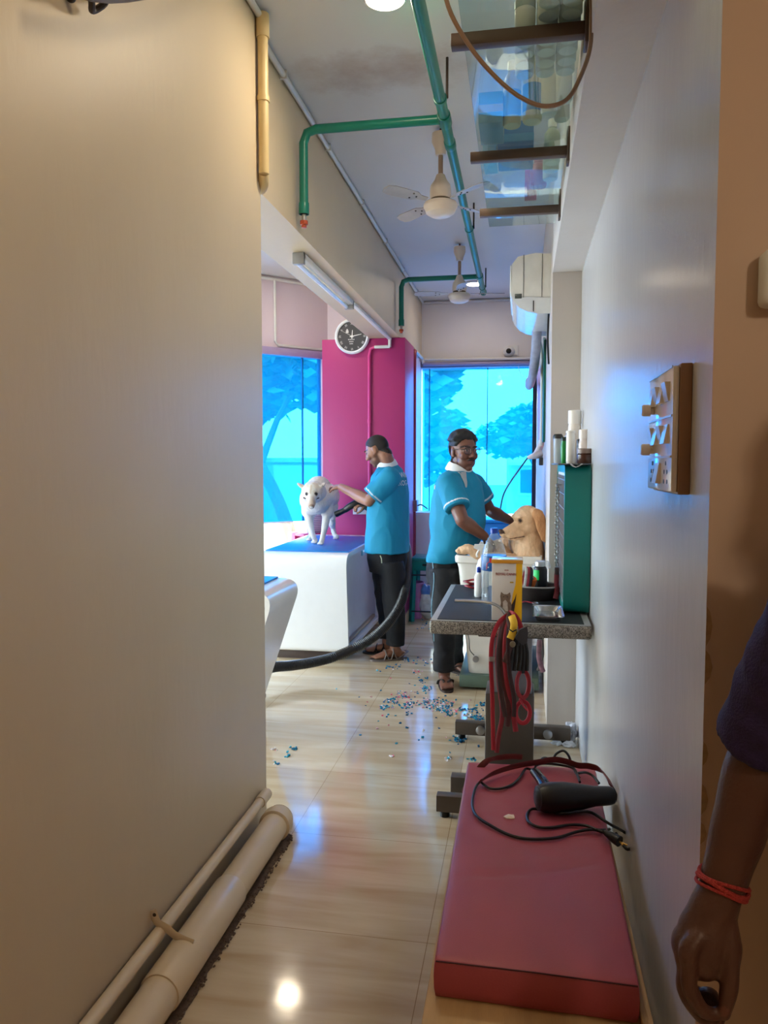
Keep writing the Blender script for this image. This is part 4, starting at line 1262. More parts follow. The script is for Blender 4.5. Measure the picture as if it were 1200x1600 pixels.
# brown cable looping under the shelf
cbp = [(690, -30, 1.75), (705, 22, 1.75), (738, 78, 1.76), (778, 124, 1.77), (815, 153, 1.78), (852, 166, 1.79), (885, 156, 1.80), (906, 122, 1.82), (922, 75, 1.85), (924, 20, 1.86), (921, -40, 1.9)]
cb = MB().tube([at(*p) for p in cbp], .0052, 10, smooth=5).build('loose_cable', mat('brown grey cable', (150, 122, 102), .45, var=.04))
tag(cb, 'brown cable hanging in a loop below the glass shelf', 'cable')
# ================================================================ things on the grooming table
TZ = GZ + .0032
def T(px, py, dz=0.0):
    p = onz(px, py, TZ)
    return V((p.x, p.y, TZ + dz))

# white and yellow pet food box
bl_, br_ = T(768, 969), T(815, 972)
bw_ = br_.x - bl_.x
box_o = V((bl_.x, bl_.y, TZ))
BH = .262
fb = root('pet_food_box', box_o + V((bw_ / 2, .045, 0)), 'white and yellow pet food box with a cat picture on the black grooming table', 'box')
M_CARD = mat('white printed carton', (216, 206, 196), .4, var=.02)
M_YEL = mat('yellow printed carton', (236, 176, 24), .4, var=.02)
MB().box(bl_.x, br_.x, bl_.y, bl_.y + .10, TZ, TZ + BH, .002).build('carton', M_CARD, fb)
yf = bl_.y - .0006
wave = [(bw_, 0), (bw_, BH - .004), (bw_ * .80, BH - .004), (bw_ * .80, BH * .72), (bw_ * .78, BH * .6), (bw_ * .70, BH * .45), (bw_ * .66, BH * .3), (bw_ * .67, BH * .15), (bw_ * .69, 0)]
MB().prism(wave, (0, .001, 0), (bl_.x, yf, TZ), (1, 0, 0), (0, 0, 1)).build('yellow_panel', M_YEL, fb)
MB().box(br_.x - .0005, br_.x + .0006, bl_.y + .001, bl_.y + .099, TZ, TZ + BH - .004).build('side_print', M_YEL, fb)
MB().box(bl_.x - .003, br_.x + .003, bl_.y - .003, bl_.y + .103, TZ + BH - .012, TZ + BH + .003, .002).build('lid_edge', mat('orange lid band', (206, 140, 40), .4), fb)
MB().box(bl_.x - .002, br_.x + .002, bl_.y - .002, bl_.y + .102, TZ + BH + .003, TZ + BH + .006, .001).build('lid', mat('glossy white lid film', (225, 232, 236), .06), fb)
M_RED = mat('dark red print', (150, 40, 44), .5)
text('lettering', 'ROYAL CANIN', .0155, (bl_.x + bw_ * .47, yf, TZ + BH * .775), (1, 0, 0), (0, 0, 1), M_RED, fb, sx=.86)
for k in range(4):
    MB().box(bl_.x + bw_ * .42 + k * .0045, bl_.x + bw_ * .42 + k * .0045 + .003, yf - .0004, yf, TZ + BH * .835, TZ + BH * .835 + .004).build('crest', M_RED, fb)
MB().box(bl_.x + bw_ * .60, bl_.x + bw_ * .72, yf - .0004, yf, TZ + BH * .63, TZ + BH * .655).build('small_print', mat('ochre print', (190, 150, 60), .5), fb)
# printed cat: flat picture made of coloured shapes
cat_p = [(.02, 0), (.0, .03), (.004, .055), (.0, .085), (.004, .104), (.016, .094), (.03, .094), (.042, .103), (.046, .086), (.042, .066), (.052, .045), (.056, .02), (.05, 0)]
MB().prism([(q[0] * 1.0, q[1]) for q in cat_p], (0, .0006, 0), (bl_.x + bw_ * .28, yf - .0012, TZ + .022), (1, 0, 0), (0, 0, 1)).build('cat_picture', mat('printed cat fur', (126, 104, 86), .5, var=.3, scale=90), fb)
MB().prism([(.012, .02), (.012, .06), (.022, .07), (.032, .06), (.034, .02)], (0, .0004, 0), (bl_.x + bw_ * .28, yf - .0016, TZ + .022), (1, 0, 0), (0, 0, 1)).build('cat_chest', mat('printed pale fur', (196, 182, 168), .5, var=.2, scale=90), fb)
MB().prism([(.046, -.006), (.05, .05), (.062, .075), (.07, .1), (.066, .06), (.06, .02), (.058, -.006)], (0, .0004, 0), (bl_.x + bw_ * .28, yf - .0014, TZ + .022), (1, 0, 0), (0, 0, 1)).build('dark_print', mat('printed dark leaf', (56, 40, 36), .5), fb)
for xo in (.015, .031):
    MB().lathe([(.0022, 0), (.0022, .0005)], (bl_.x + bw_ * .28 + xo, yf - .0016, TZ + .022 + .083), (0, -1, 0), 10).build('cat_eye', mat('dark print', (40, 34, 30), .5), fb)

# big clear soft drink bottle with blue cap
bp_ = T(771, 944); bp_.y += .02
bt = root('drink_bottle', bp_, 'large clear drink bottle with blue cap and blue label on the grooming table', 'bottle')
M_PET = glass_mat('clear bottle plastic', (.90, .94, .95, 1), rough=.04, haze=.16, hazecol=(.62, .68, .72, 1))
BR = .060
MB().lathe([(.001, 0), (BR * .8, 0), (BR, .014), (BR, .05), (BR * .95, .06), (BR, .075), (BR, .22), (BR * .98, .245), (BR * .8, .285), (BR * .45, .325), (.016, .343), (.016, .358)], bp_, seg=40).build('bottle_body', M_PET, bt)
MB().lathe([(.0165, .344), (.019, .344), (.019, .366), (.017, .369), (.001, .369)], bp_, seg=24).build('cap', mat('royal blue cap', (16, 52, 150), .35), bt)
MB().lathe([(BR + .0006, .165), (BR + .0012, .166), (BR + .0012, .236), (BR + .0006, .237)], bp_, seg=40).build('wrap_label', mat('blue printed label', (16, 78, 140), .35, var=.1, scale=30), bt)
def on_cyl(poly, c, r, name, m, par):
    """flat print bent round the bottle: poly in (angle*r, z)"""
    mb = MB(); bm = mb.bm
    vs = [bm.verts.new((c.x + r * math.sin(x / r + ANG), c.y - r * math.cos(x / r + ANG), c.z + z)) for x, z in poly]
    bm.faces.new(vs)
    return mb.build(name, m, par)
ANG = -.18
M_LR = mat('red printed mark', (206, 36, 40), .4); M_LW = mat('white print', (226, 226, 224), .4)
thumb = [(-.026, .172), (.028, .172), (.032, .196), (.010, .202), (.004, .226), (-.008, .230), (-.010, .212), (-.022, .204)]
on_cyl([(x * 1.12, z - .001) for x, z in thumb], bp_, BR + .0016, 'label_halo', M_LW, bt)
on_cyl(thumb, bp_, BR + .0022, 'label_mark', M_LR, bt)
on_cyl([(-.018, .181), (.022, .183), (.02, .189), (-.018, .187)], bp_, BR + .0027, 'label_stripe', M_LW, bt)
on_cyl([(.008, .085), (.03, .085), (.03, .155), (.008, .155)], bp_, BR + .0016, 'side_mark', M_LW, bt)
for k in range(4):
    z = .095 + k * .015
    on_cyl([(.015, z), (.023, z), (.023, z + .009), (.015, z + .009)], bp_, BR + .0022, 'side_letter', mat('dark print', (40, 34, 30), .5), bt)

# small white bottle with blue cap
sb_ = T(748, 932)
t = root('squeeze_bottle', sb_, 'small white bottle with pointed blue cap beside the clear drink bottle', 'bottle')
MB().lathe([(.001, 0), (.021, 0), (.023, .006), (.023, .10), (.018, .115), (.009, .122), (.009, .127)], sb_).build('bottle_body', M_WPLA, t)
MB().lathe([(.010, .125), (.011, .127), (.0105, .148), (.006, .153), (.001, .154)], sb_).build('cap', mat('royal blue cap', (16, 52, 150), .35), t)
# trigger sprayer behind
sp0 = T(752, 922); sp0.y += .12
t = root('spray_bottle', sp0, 'white trigger spray bottle behind the clear drink bottle', 'bottle')
MB().lathe([(.001, 0), (.034, 0), (.036, .008), (.036, .11), (.022, .15), (.013, .16), (.013, .17)], sp0).build('bottle_body', M_WPLA, t)
MB().prism([(-.05, .215), (-.045, .235), (.03, .235), (.03, .205), (.014, .19), (.014, .165), (-.014, .165), (-.014, .2)], (0, .022, 0), sp0 + V((0, -.011, 0)), (1, 0, 0), (0, 0, 1)).build('spray_head', M_WPLA, t)
MB().tube([sp0 + V((-.022, 0, .203)), sp0 + V((-.032, 0, .18)), sp0 + V((-.03, 0, .165))], .006, 6, smooth=3).build('trigger', M_WPLA, t)
# red handled scissors
q = T(735, 917)
t = root('scissors', q, 'scissors with dark red handles lying on the black mat', 'scissors')
M_SCR = mat('dark red rubber', (134, 22, 30), .4)
for off in (V((0, 0, .03)), V((.008, -.012, .008))):
    ring = [q + off + V((math.cos(a) * .036, math.sin(a) * .055, .004 * math.sin(a * 2))) for a in [2 * PI * k / 16 for k in range(16)]]
    MB().tube(ring, .0058, 8, closed=True).build('handle', M_SCR, t)
MB().prism([(0, -.006), (.12, -.002), (.12, .002), (0, .006)], (0, 0, .003), q + V((.02, .05, .004)), (.35, .94, 0), (-.94, .35, 0)).build('blade', M_STEEL, t)

# dark basket with grooming odds and ends
M_BASK = mat('dark brown basket cloth', (58, 46, 44), .8, var=.2, scale=30)
bk = root('basket', (.09, 3.86, TZ), 'dark shallow basket of odds and ends on the grooming table', 'basket')
bcx, bcy = .083, 3.93
mb = MB()
mb.lathe([(.001, .004), (.095, 0), (.10, .004), (.118, .06), (.122, .068), (.118, .070), (.113, .062), (.094, .01), (.001, .01)], (bcx, bcy, TZ), seg=36, sq=(1, .85))
mb.build('basket_body', M_BASK, bk)
MB().tube([V((bcx + math.cos(a) * .120, bcy + math.sin(a) * .102, TZ + .069)) for a in [2 * PI * k / 28 for k in range(28)]], .0045, 7, closed=True).build('rim', mat('grey rim tape', (150, 144, 140), .6), bk)
def at_t(px, py, y):
    return ony(px, py, y)
# orange wrap roll
c_ = at_t(827, 913, 3.90)
t = root('bandage_roll', c_, 'orange self-adhesive bandage roll in the dark basket', 'roll')
MB().lathe([(.012, -.03), (.028, -.033), (.031, -.028), (.031, .028), (.028, .033), (.012, .03)], c_ + V((0, 0, .006)), (.35, -.25, 1), 28).build('roll_body', mat('orange crepe bandage', (200, 92, 22), .8, bump=.3, bscale=300), t)
MB().cyl(c_ + V((-.01, .007, -.022)), c_ + V((.012, -.008, .038)), .0125, seg=16).build('core', mat('grey card', (150, 146, 140), .7), t)
# black bottle with green label
c_ = at_t(844, 905, 3.98)
t = root('black_bottle', c_ - V((0, 0, .05)), 'black bottle with bright green label standing in the dark basket', 'bottle')
MB().lathe([(.001, -.06), (.034, -.06), (.036, -.05), (.036, .045), (.03, .062), (.02, .068)], c_).build('bottle_body', M_BLACK, t)
MB().lathe([(.02, .066), (.026, .068), (.026, .090), (.022, .093), (.001, .093)], c_).build('cap', mat('silver cap', (190, 190, 186), .3, metal=.6), t)
mb = MB(); A0 = -.2
for k in range(6):
    pass
vs = []
for zz in (.0, .05):
    for k in range(7):
        a = -1.2 + k * .17
        vs.append((c_.x + .0368 * math.sin(a), c_.y - .0368 * math.cos(a), c_.z + zz))
V_ = [mb.bm.verts.new(v) for v in vs]
for k in range(6):
    mb.bm.faces.new((V_[k], V_[k + 1], V_[k + 8], V_[k + 7]))
mb.build('green_label', mat('bright green label', (24, 190, 90), .4), t)
# bundle of patterned collars
c_ = at_t(822, 905, 3.86)
for i, (col, dx, lab) in enumerate((((150, 46, 60), 0.0, 'red patterned collar bundled behind the yellow food box'), ((214, 204, 196), -.012, 'pale collar bundled behind the yellow food box'), ((40, 34, 40), .012, 'black collar bundled behind the yellow food box'))):
    pts = [c_ + V((dx - .008, 0, -.05)), c_ + V((dx - .014, .01, .0)), c_ + V((dx - .002, .012, .046)), c_ + V((dx + .012, .004, .05)), c_ + V((dx + .012, -.004, .01)), c_ + V((dx + .004, -.008, -.05))]
    o_ = MB().tube(pts, .0085, 8, smooth=5, flat=(1, .3), up=(0, 1, 0)).build('dog_collar', mat('collar web %d %d %d' % col, col, .7, var=.35, scale=60), None)
    tag(o_, lab, 'collar')
# clear plastic pouch
pb_ = Blob(); c_ = at_t(846, 885, 4.02)
pb_.ell(c_, (.045, .03, .025)).ell(c_ + V((.015, 0, .012)), (.03, .025, .02))
me = pb_.fuse('plastic_pouch', .005, 1)
displace(me, lambda c: noise.noise(c * 60) * .008)
tag(link_mesh('plastic_pouch', me, glass_mat('crinkled clear plastic', (.9, .92, .93, 1), rough=.15, haze=.25, hazecol=(.7, .72, .74, 1))), 'crumpled clear plastic pouch over the black bottle', 'pouch')
# red clip lead on mat
q = T(826, 944)
t = root('lead_clip', q, 'short red lead with metal snap hook lying on the black mat', 'lead')
MB().tube([q + V((-.03, .02, .006)), q + V((-.01, .03, .007)), q + V((.01, .012, .006)), q + V((.02, .0, .006))], .0085, 8, smooth=4, flat=(1, .35), up=(0, 0, 1)).build('webbing', mat('red lead webbing', (150, 30, 38), .6, var=.1), t)
MB().tube([q + V((.022 + math.cos(a) * .014 + .01, -.004 + math.sin(a) * .02, .006)) for a in [2 * PI * k / 14 for k in range(14)]], .0028, 7, closed=True).build('snap_hook', M_STEEL, t)
# steel tray
t0, t1 = .058, .185
tr_ = root('steel_tray', (.12, 3.45, TZ), 'shallow stainless steel tray at the right front of the grooming table', 'tray')
mb = MB()
def rr(o, z, y0=3.335, y1=3.60):
    q = rrect([(t0 + o, y0 + o), (t1 - o, y0 + o), (t1 - o, y1 - o), (t0 + o, y1 - o)], [.025] * 4, 4)
    return [V((p[0], p[1], z)) for p in q]
mb.rings([rr(.014, TZ), rr(.004, TZ + .020), rr(-.005, TZ + .024), rr(-.005, TZ + .026), rr(.005, TZ + .0225), rr(.016, TZ + .003)])
mb.build('tray_body', mat('polished steel', (196, 198, 202), .16, metal=1, var=.02), tr_)
MB().cyl((t0 + .05, 3.40, TZ + .004), (t0 + .085, 3.42, TZ + .004), .006, seg=10).build('brass_pin', mat('brass', (190, 150, 80), .3, metal=.8), tr_)

# teal cage dryer standing on the table
cd = root('cage_fan', (.25, 3.9, TZ), 'tall teal box fan with mesh side standing on the grooming table against the wall', 'fan')
FX0, FX1, FY0, FY1, FZ1 = .192, .307, 3.53, 4.30, 1.468
M_TB = mat('teal painted casing', (12, 112, 104), .38, var=.05)
prof = rrect([(FY0, TZ), (FY1, TZ), (FY1, FZ1), (FY0, FZ1)], [.06] * 4, 6)
inn = rrect([(FY0 + .035, TZ + .035), (FY1 - .035, TZ + .035), (FY1 - .035, FZ1 - .035), (FY0 + .035, FZ1 - .035)], [.05] * 4, 6)
mb = MB()
n = len(prof)
a = [mb.bm.verts.new((FX0, p[0], p[1])) for p in prof]; b = [mb.bm.verts.new((FX1, p[0], p[1])) for p in prof]
c = [mb.bm.verts.new((FX0, p[0], p[1])) for p in inn]; d = [mb.bm.verts.new((FX0 + .03, p[0], p[1])) for p in inn]
for i in range(n):
    j = (i + 1) % n
    mb.bm.faces.new((a[i], a[j], b[j], b[i])); mb.bm.faces.new((a[j], a[i], c[i], c[j])); mb.bm.faces.new((c[j], c[i], d[i], d[j]))
mb.bm.faces.new(b); mb.bm.faces.new(list(reversed(d)))
mb.build('casing', M_TB, cd)
MB().prism(inn, (.006, 0, 0), (FX0 + .004, 0, 0), (0, 1, 0), (0, 0, 1)).build('grille_back', mat('pale grey grille', (186, 190, 194), .5), cd)
mb = MB()
for k in range(22):
    y = FY0 + .06 + k * (FY1 - FY0 - .12) / 21
    mb.cyl((FX0 + .002, y, TZ + .05), (FX0 + .002, y, FZ1 - .05), .002, seg=5)
for k in range(9):
    z = TZ + .07 + k * (FZ1 - TZ - .14) / 8
    mb.cyl((FX0 + .002, FY0 + .05, z), (FX0 + .002, FY1 - .05, z), .0022, seg=5)
mb.build('wire_guard', M_STEEL, cd)
# chain with red collar hanging on that side
kx = FX0 - .004
ch = root('chain_lead', (kx, 3.9, 1.2), 'steel chain lead ending in a dark red strap, hanging on the teal fan', 'chain')
cy_ = 3.86
MB().cyl((FX0 + .01, cy_, 1.37), (FX0 - .022, cy_, 1.37), .006, seg=10).build('hook_pin', M_STEEL, ch)
mb = MB()
M_CH = mat('chain steel', (120, 118, 116), .35, metal=.8, var=.1)
for s_ in range(2):
    for k in range(26):
        z = 1.365 - k * .0155
        c0 = V((kx - .008 - .009 * s_, cy_ + (-.02 + .04 * s_) * math.sin(PI * k / 26), z))
        ux = V((1, 0, 0)) if (k + s_) % 2 else V((0, 1, 0))
        mb.tube([c0 + ux * (.005 * math.cos(a)) + V((0, 0, .0105 * math.sin(a))) for a in [2 * PI * i / 10 for i in range(10)]], .0017, 5, closed=True)
mb.build('chain_links', M_CH, ch)
zc = 1.365 - 26 * .0155
MB().box(kx - .022, kx, cy_ - .012, cy_ + .012, zc - .035, zc, .004).build('buckle', mat('dark brown leather', (60, 40, 34), .6), ch)
MB().tube([V((kx - .011, cy_, zc - .03)), V((kx - .012, cy_ - .004, zc - .07)), V((kx - .01, cy_, zc - .12)), V((kx - .016, cy_ - .01, zc - .155))], .012, 8, smooth=4, flat=(1, .3), up=(0, 1, 0)).build('strap', mat('dark red strap', (110, 30, 40), .6, var=.15, scale=40), ch)

# tray with bottles on top of the teal fan
tz = FZ1
ty_ = root('shelf_tray', (.235, 3.9, tz), 'dark thin tray lying on top of the teal fan, under the bottles', 'tray')
MB().box(.160, .300, 3.50, 4.28, tz, tz + .006, .002).build('tray_plate', mat('dark grey tray', (70, 72, 78), .4), ty_)
MB().tube([V((.215, 3.502, tz + .004)), V((.235, 3.488, tz - .01)), V((.262, 3.502, tz + .004))], .008, 8, smooth=3, flat=(1, .3)).build('torn_wrap', mat('grey plastic wrap', (150, 150, 152), .4), ty_)
tz += .0065
def up(px, y):
    return ony(px, 720, y).x
c_ = V((up(871.5, 4.1), 4.1, tz))
t = root('clear_cup', c_, 'clear plastic tub with black lid, leftmost on the tray', 'cup')
MB().lathe([(.001, 0), (.019, 0), (.021, .004), (.024, .12), (.0235, .128)], c_).build('cup_body', glass_mat('cloudy clear plastic', (.86, .90, .93, 1), rough=.1, haze=.4, hazecol=(.6, .66, .74, 1)), t)
MB().lathe([(.001, .128), (.026, .128), (.026, .142), (.02, .152), (.001, .153)], c_).build('lid', M_BLACK, t)
c_ = V((up(881, 4.05), 4.05, tz))
bottle(c_, .016, .135, (30, 132, 56), (20, 40, 30), 'slim green can with dark cap between the clear tub and the white bottle', cap_h=.02, neck=.8)
c_ = V((up(891, 3.75), 3.75, tz))
bottle(c_, .020, .155, (232, 226, 216), (232, 226, 216), 'white flip-top bottle at the front of the tray', cap_h=.012, neck=.9, shoulder=.9)
c_ = V((up(897, 4.12), 4.12, tz))
bottle(c_, .033, .275, (226, 214, 202), (230, 222, 212), 'tallest cream bottle at the back of the tray', cap_h=.07, neck=.85, shoulder=.92)
c_ = V((up(914.5, 3.62), 3.62, tz))
bottle(c_, .038, .068, (72, 44, 34), (124, 104, 94), 'squat dark brown jar at the right of the tray', cap_h=.022, neck=.85, shoulder=.85, name='jar', cat='jar', rough=.2)
c_ = V((up(912, 3.86), 3.86, tz))
bottle(c_, .026, .165, (216, 200, 190), (222, 210, 200), 'cream bottle with small black label behind the brown jar', cap_h=.045, neck=.8, band=(60, 50, 52))
c_ = V((up(905, 3.95), 3.95, tz))
bottle(c_, .014, .12, (40, 40, 42), (30, 30, 32), 'slim black bottle behind the white flip-top bottle', cap_h=.02, neck=.8)
pg = Blob(); c_ = V((up(886, 4.22), 4.22, tz + .08))
pg.ell(c_, (.03, .03, .075)).ell(c_ + V((.012, 0, .05)), (.025, .025, .04))
me = pg.fuse('plastic_bag', .005, 1)
displace(me, lambda c: noise.noise(c * 50) * .008)
tag(link_mesh('plastic_bag', me, glass_mat('milky bag film', (.8, .82, .85, 1), rough=.2, haze=.5, hazecol=(.7, .7, .74, 1))), 'milky plastic bag behind the bottles on the tray', 'bag')

# ================================================================ leads hanging on the arm bar
HD = 3.235
def strap(name, pts, w_, col, label, cat='lead', d0=HD, parts=None, var=.12, th=.28):
    P = [at(p[0], p[1], d0 + (p[2] if len(p) > 2 else 0)) for p in pts]
    m = mat('webbing %d %d %d' % col, col, .65, var=var, scale=40)
    t = root(name, P[0], label, cat, 'dog leads hanging on the arm bar of the grooming table')
    MB().tube(P, w_, 8, smooth=5, flat=(1, th), up=(0, 1, 0)).build('webbing', m, t)
    return t
L1 = strap('dog_lead', [(800, 958, .035), (790, 963), (778, 975, -.02), (769, 1000, -.035), (767, 1035, -.04), (769, 1080, -.03), (770, 1130, -.03), (771, 1172, -.03)], .009, (150, 18, 34), 'long bright red lead hanging leftmost on the arm bar')
MB().obox(at(769, 1030, HD - .045), (1, 0, 0), (0, 1, 0), (0, 0, 1), .012, .004, .010, .002).build('slider', M_STEEL, L1)
strap('dog_lead', [(800, 958, .035), (791, 965), (783, 985, -.015), (777, 1020, -.02), (780, 1070, -.02), (785, 1115, -.02), (779, 1150, -.02), (776, 1176, -.02)], .010, (120, 26, 36), 'long red lead hanging behind the leftmost one')
strap('dog_lead', [(799, 959, .03), (793, 966), (787, 985, -.025), (783, 1020, -.03), (788, 1065, -.03), (795, 1105, -.03), (793, 1135, -.03)], .011, (74, 30, 32), 'dark brown lead hanging in the middle of the bunch')
strap('dog_lead', [(801, 959, .03), (796, 965), (791, 990, -.035), (789, 1025, -.04), (793, 1070, -.035), (801, 1110, -.03), (806, 1143, -.03)], .011, (142, 30, 42), 'wide red lead hanging right of the dark brown one')
strap('dog_lead', [(795, 957, .03), (803, 960, -.01), (811, 972, -.02), (814, 985, -.02), (810, 995, -.01)], .010, (150, 24, 36), 'red lead loop hooked over the right of the arm bar')
strap('dog_lead', [(798, 958, .03), (795, 966, -.02), (799, 985, -.045), (797, 1010, -.05), (788, 1035, -.05)], .012, (72, 40, 36), 'dark brown leather collar hooked over the arm bar')
strap('dog_lead', [(799, 959, .03), (790, 968, .0), (781, 1000, -.028), (779, 1045, -.03), (784, 1090, -.03), (790, 1120, -.03)], .010, (58, 34, 34), 'long dark brown lead hanging between the two red ones')
strap('dog_lead', [(801, 960, .03), (797, 970, -.01), (794, 1000, -.05), (796, 1050, -.05), (803, 1090, -.045), (803, 1120, -.045)], .009, (52, 26, 30), 'thin dark maroon lead hanging over the wide red one')
yl = strap('dog_lead', [(799, 962, -.03), (803, 974, -.05), (801, 988, -.05), (797, 998, -.05)], .015, (222, 176, 44), 'short yellow strap on the arm bar', th=.35)
MB().tube([at(795, 983, HD - .062), at(801, 987, HD - .066), at(807, 984, HD - .06)], .003, 6).build('keeper_band', M_BLACK, yl)
# coiled red rope loops
def coil(name, cx, cy, rx, ry, col, label, d0):
    t = root(name, at(cx, cy, d0), label, 'lead', 'dog leads hanging on the arm bar of the grooming table')
    P = [at(cx + rx * math.cos(a), cy + ry * math.sin(a), d0 - .01 * math.sin(a)) for a in [2 * PI * k / 24 for k in range(24)]]
    MB().tube(P, .0095, 8, closed=True, flat=(1, .5)).build('loop', mat('webbing %d %d %d' % col, col, .65), t)
    return t
strap('dog_lead', [(801, 962, .0), (806, 990, -.03), (812, 1020, -.03), (818, 1052, -.02)], .007, (30, 28, 32), 'black cord that carries the upper red loop', d0=HD)
coil('lead_loop', 817, 1069, 9.5, 21, (140, 32, 42), 'upper red loop of lead hanging in front of the column', HD - .02)
l2 = coil('lead_loop', 817, 1113, 11, 17, (158, 24, 40), 'lower red loop of lead hanging in front of the column', HD - .015)
MB().tube([at(812, 1092, HD - .03), at(818, 1103, HD - .03), at(824, 1110, HD - .03)], .008, 8, smooth=3, flat=(1, .5)).build('cross_strap', mat('webbing 158 24 40', (158, 24, 40), .65), l2)
# black bunch with silver clip
bk_ = root('black_harness', at(812, 1010, HD), 'bunch of black straps with a plastic clip hanging from the table edge', 'harness')
for i, (x0, x1, x2) in enumerate(((803, 800, 797), (808, 806, 803), (812, 813, 810), (815, 818, 816), (818, 823, 823))):
    MB().tube([at(x0, 995, HD - .02 - i * .003), at(x1, 1020, HD - .035), at(x2, 1048, HD - .03)], .009, 8, smooth=4, flat=(1, .4), up=(0, 1, 0)).build('strap', M_BLACK, bk_)
MB().prism([(-.02, 0), (.0, .034), (.03, .05), (.034, .02), (.03, -.02), (.012, -.03)], (0, .02, 0), at(812, 997, HD - .07), (1, 0, 0), (0, 0, 1)).build('clip', mat('dark grey clip', (62, 62, 66), .35), bk_)
MB().lathe([(.006, 0), (.012, .002), (.012, .012), (.006, .014)], at(801, 1006, HD - .075), (0, -1, 0), 16).build('ring', mat('dull brass ring', (150, 140, 116), .35, metal=.8), bk_)
# lead hanging behind right of column
strap('dog_lead', [(843, 1000, .5), (842, 1025, .5), (845, 1040, .5), (849, 1050, .5)], .012, (190, 140, 150), 'pale pink patterned lead hanging behind the column on the right', d0=HD, var=.4)
strap('dog_lead', [(847, 1000, .52), (848, 1022, .52), (845, 1034, .52), (840, 1048, .52)], .007, (120, 112, 104), 'grey cord with metal end hanging behind the column on the right', d0=HD)

# ================================================================ hair dryer, leash and scraps on the bench
CZ = .456
def B(px, py, dz=0.0):
    p = onz(px, py, CZ + dz)
    return p
hd = root('hair_dryer', B(895, 1262), 'black hair dryer lying on the pink bench', 'hair dryer')
b0, b1 = B(843, 1247, .045), B(957, 1243, .036)
dd = (b1 - b0).normalized()
M_HD = mat('matt black hair dryer', (20, 18, 18), .38, var=.1)
L_ = (b1 - b0).length
MB().lathe([(.001, -.012), (.02, -.011), (.034, -.004), (.041, .012), (.044, .04), (.043, .08), (.036, .13), (.029, .17), (.027, L_ - .01), (.024, L_), (.021, L_), (.021, L_ - .03), (.001, L_ - .03)], b0, dd, 32).build('barrel', M_HD, hd)
mb = MB()
for k in range(3):
    mb.lathe([(.012 + k * .01, -.0125 + k * .003), (.0145 + k * .01, -.0115 + k * .003), (.0145 + k * .01, -.010 + k * .003)], b0, dd, 24)
mb.build('intake_grille', mat('black grille', (34, 34, 36), .3), hd)
g0 = b0 + dd * .035 + V((0, .02, .0))
g1 = B(836, 1206, .03)
MB().tube([g0, (g0 + g1) / 2 + V((0, 0, .004)), g1], [.019, .016, .0145], 14, smooth=4, flat=(1.15, .9)).build('handle', mat('glossy black handle', (22, 26, 34), .15), hd)
MB().obox((g0 + g1) / 2 + V((.004, -.006, .017)), (g1 - g0), V((0, 0, 1)).cross(g1 - g0), (0, 0, 1), .018, .005, .003, .001).build('switch', mat('grey blue switch', (70, 86, 110), .25), hd)
cord = [(836, 1204), (838, 1196), (852, 1193), (880, 1196), (896, 1201), (902, 1210), (906, 1222)]
P = [B(x, y, .008) for x, y in cord]
MB().tube(P, .0042, 8, smooth=5).build('strain_relief', M_BLACK, hd)
cord2 = [(836, 1206), (822, 1201), (812, 1215), (800, 1226), (783, 1232), (766, 1232), (756, 1226), (750, 1222), (742, 1233), (738, 1256), (745, 1275), (770, 1292), (800, 1306), (830, 1311), (870, 1309), (900, 1300), (925, 1296), (942, 1300)]
MB().tube([B(x, y, .006 if x > 748 else .004) for x, y in cord2], .0042, 8, smooth=5).build('cord', M_BLACK, hd)
cord3 = [(962, 1312), (978, 1326), (989, 1322), (987, 1310), (975, 1300), (950, 1286), (925, 1270), (905, 1268), (880, 1271), (850, 1266), (832, 1264), (824, 1272), (826, 1284), (840, 1292), (862, 1293), (890, 1289), (915, 1290), (935, 1297), (952, 1306)]
MB().tube([B(x, y, .006 + (.006 if 6 < i < 9 else 0)) if x < 952 else onz(x, y, .40) + V((0, 0, .02 if x < 970 else 0)) for i, (x, y) in enumerate(cord3)], .0042, 8, smooth=5).build('cord', M_BLACK, hd)
pl = B(944, 1300, .01); pl2 = B(968, 1315, .004)
MB().tube([pl, (pl + pl2) / 2, pl2], [.006, .013, .015], 12, smooth=3).build('plug', M_BLACK, hd)
dpl = (pl2 - pl).normalized()
for s_ in (-1, 1):
    MB().cyl(pl2, pl2 + dpl * .018 + V((.006 * s_, 0, 0)), .0022, seg=8).build('plug_pin', mat('brass', (190, 150, 80), .3, metal=.8), hd)
# second loop standing up at the back and down the wall side
cord4 = [(864, 1188, .02), (869, 1178, .035), (880, 1173, .05), (888, 1180, .04), (893, 1193, .012), (898, 1204, .006), (905, 1215, .006)]
MB().tube([B(x, y, z) for x, y, z in cord4], .0042, 8, smooth=5).build('cord', M_BLACK, hd)
cord5 = [(904, 1208, .006), (915, 1207, .02), (926, 1212, .015), (936, 1224, .006)]
MB().tube([B(x, y, z) for x, y, z in cord5], .0042, 8, smooth=5).build('cord', M_BLACK, hd)
MB().ell(B(852, 1188, .014), (.017, .013, .012)).build('cord_knot', M_BLACK, hd)

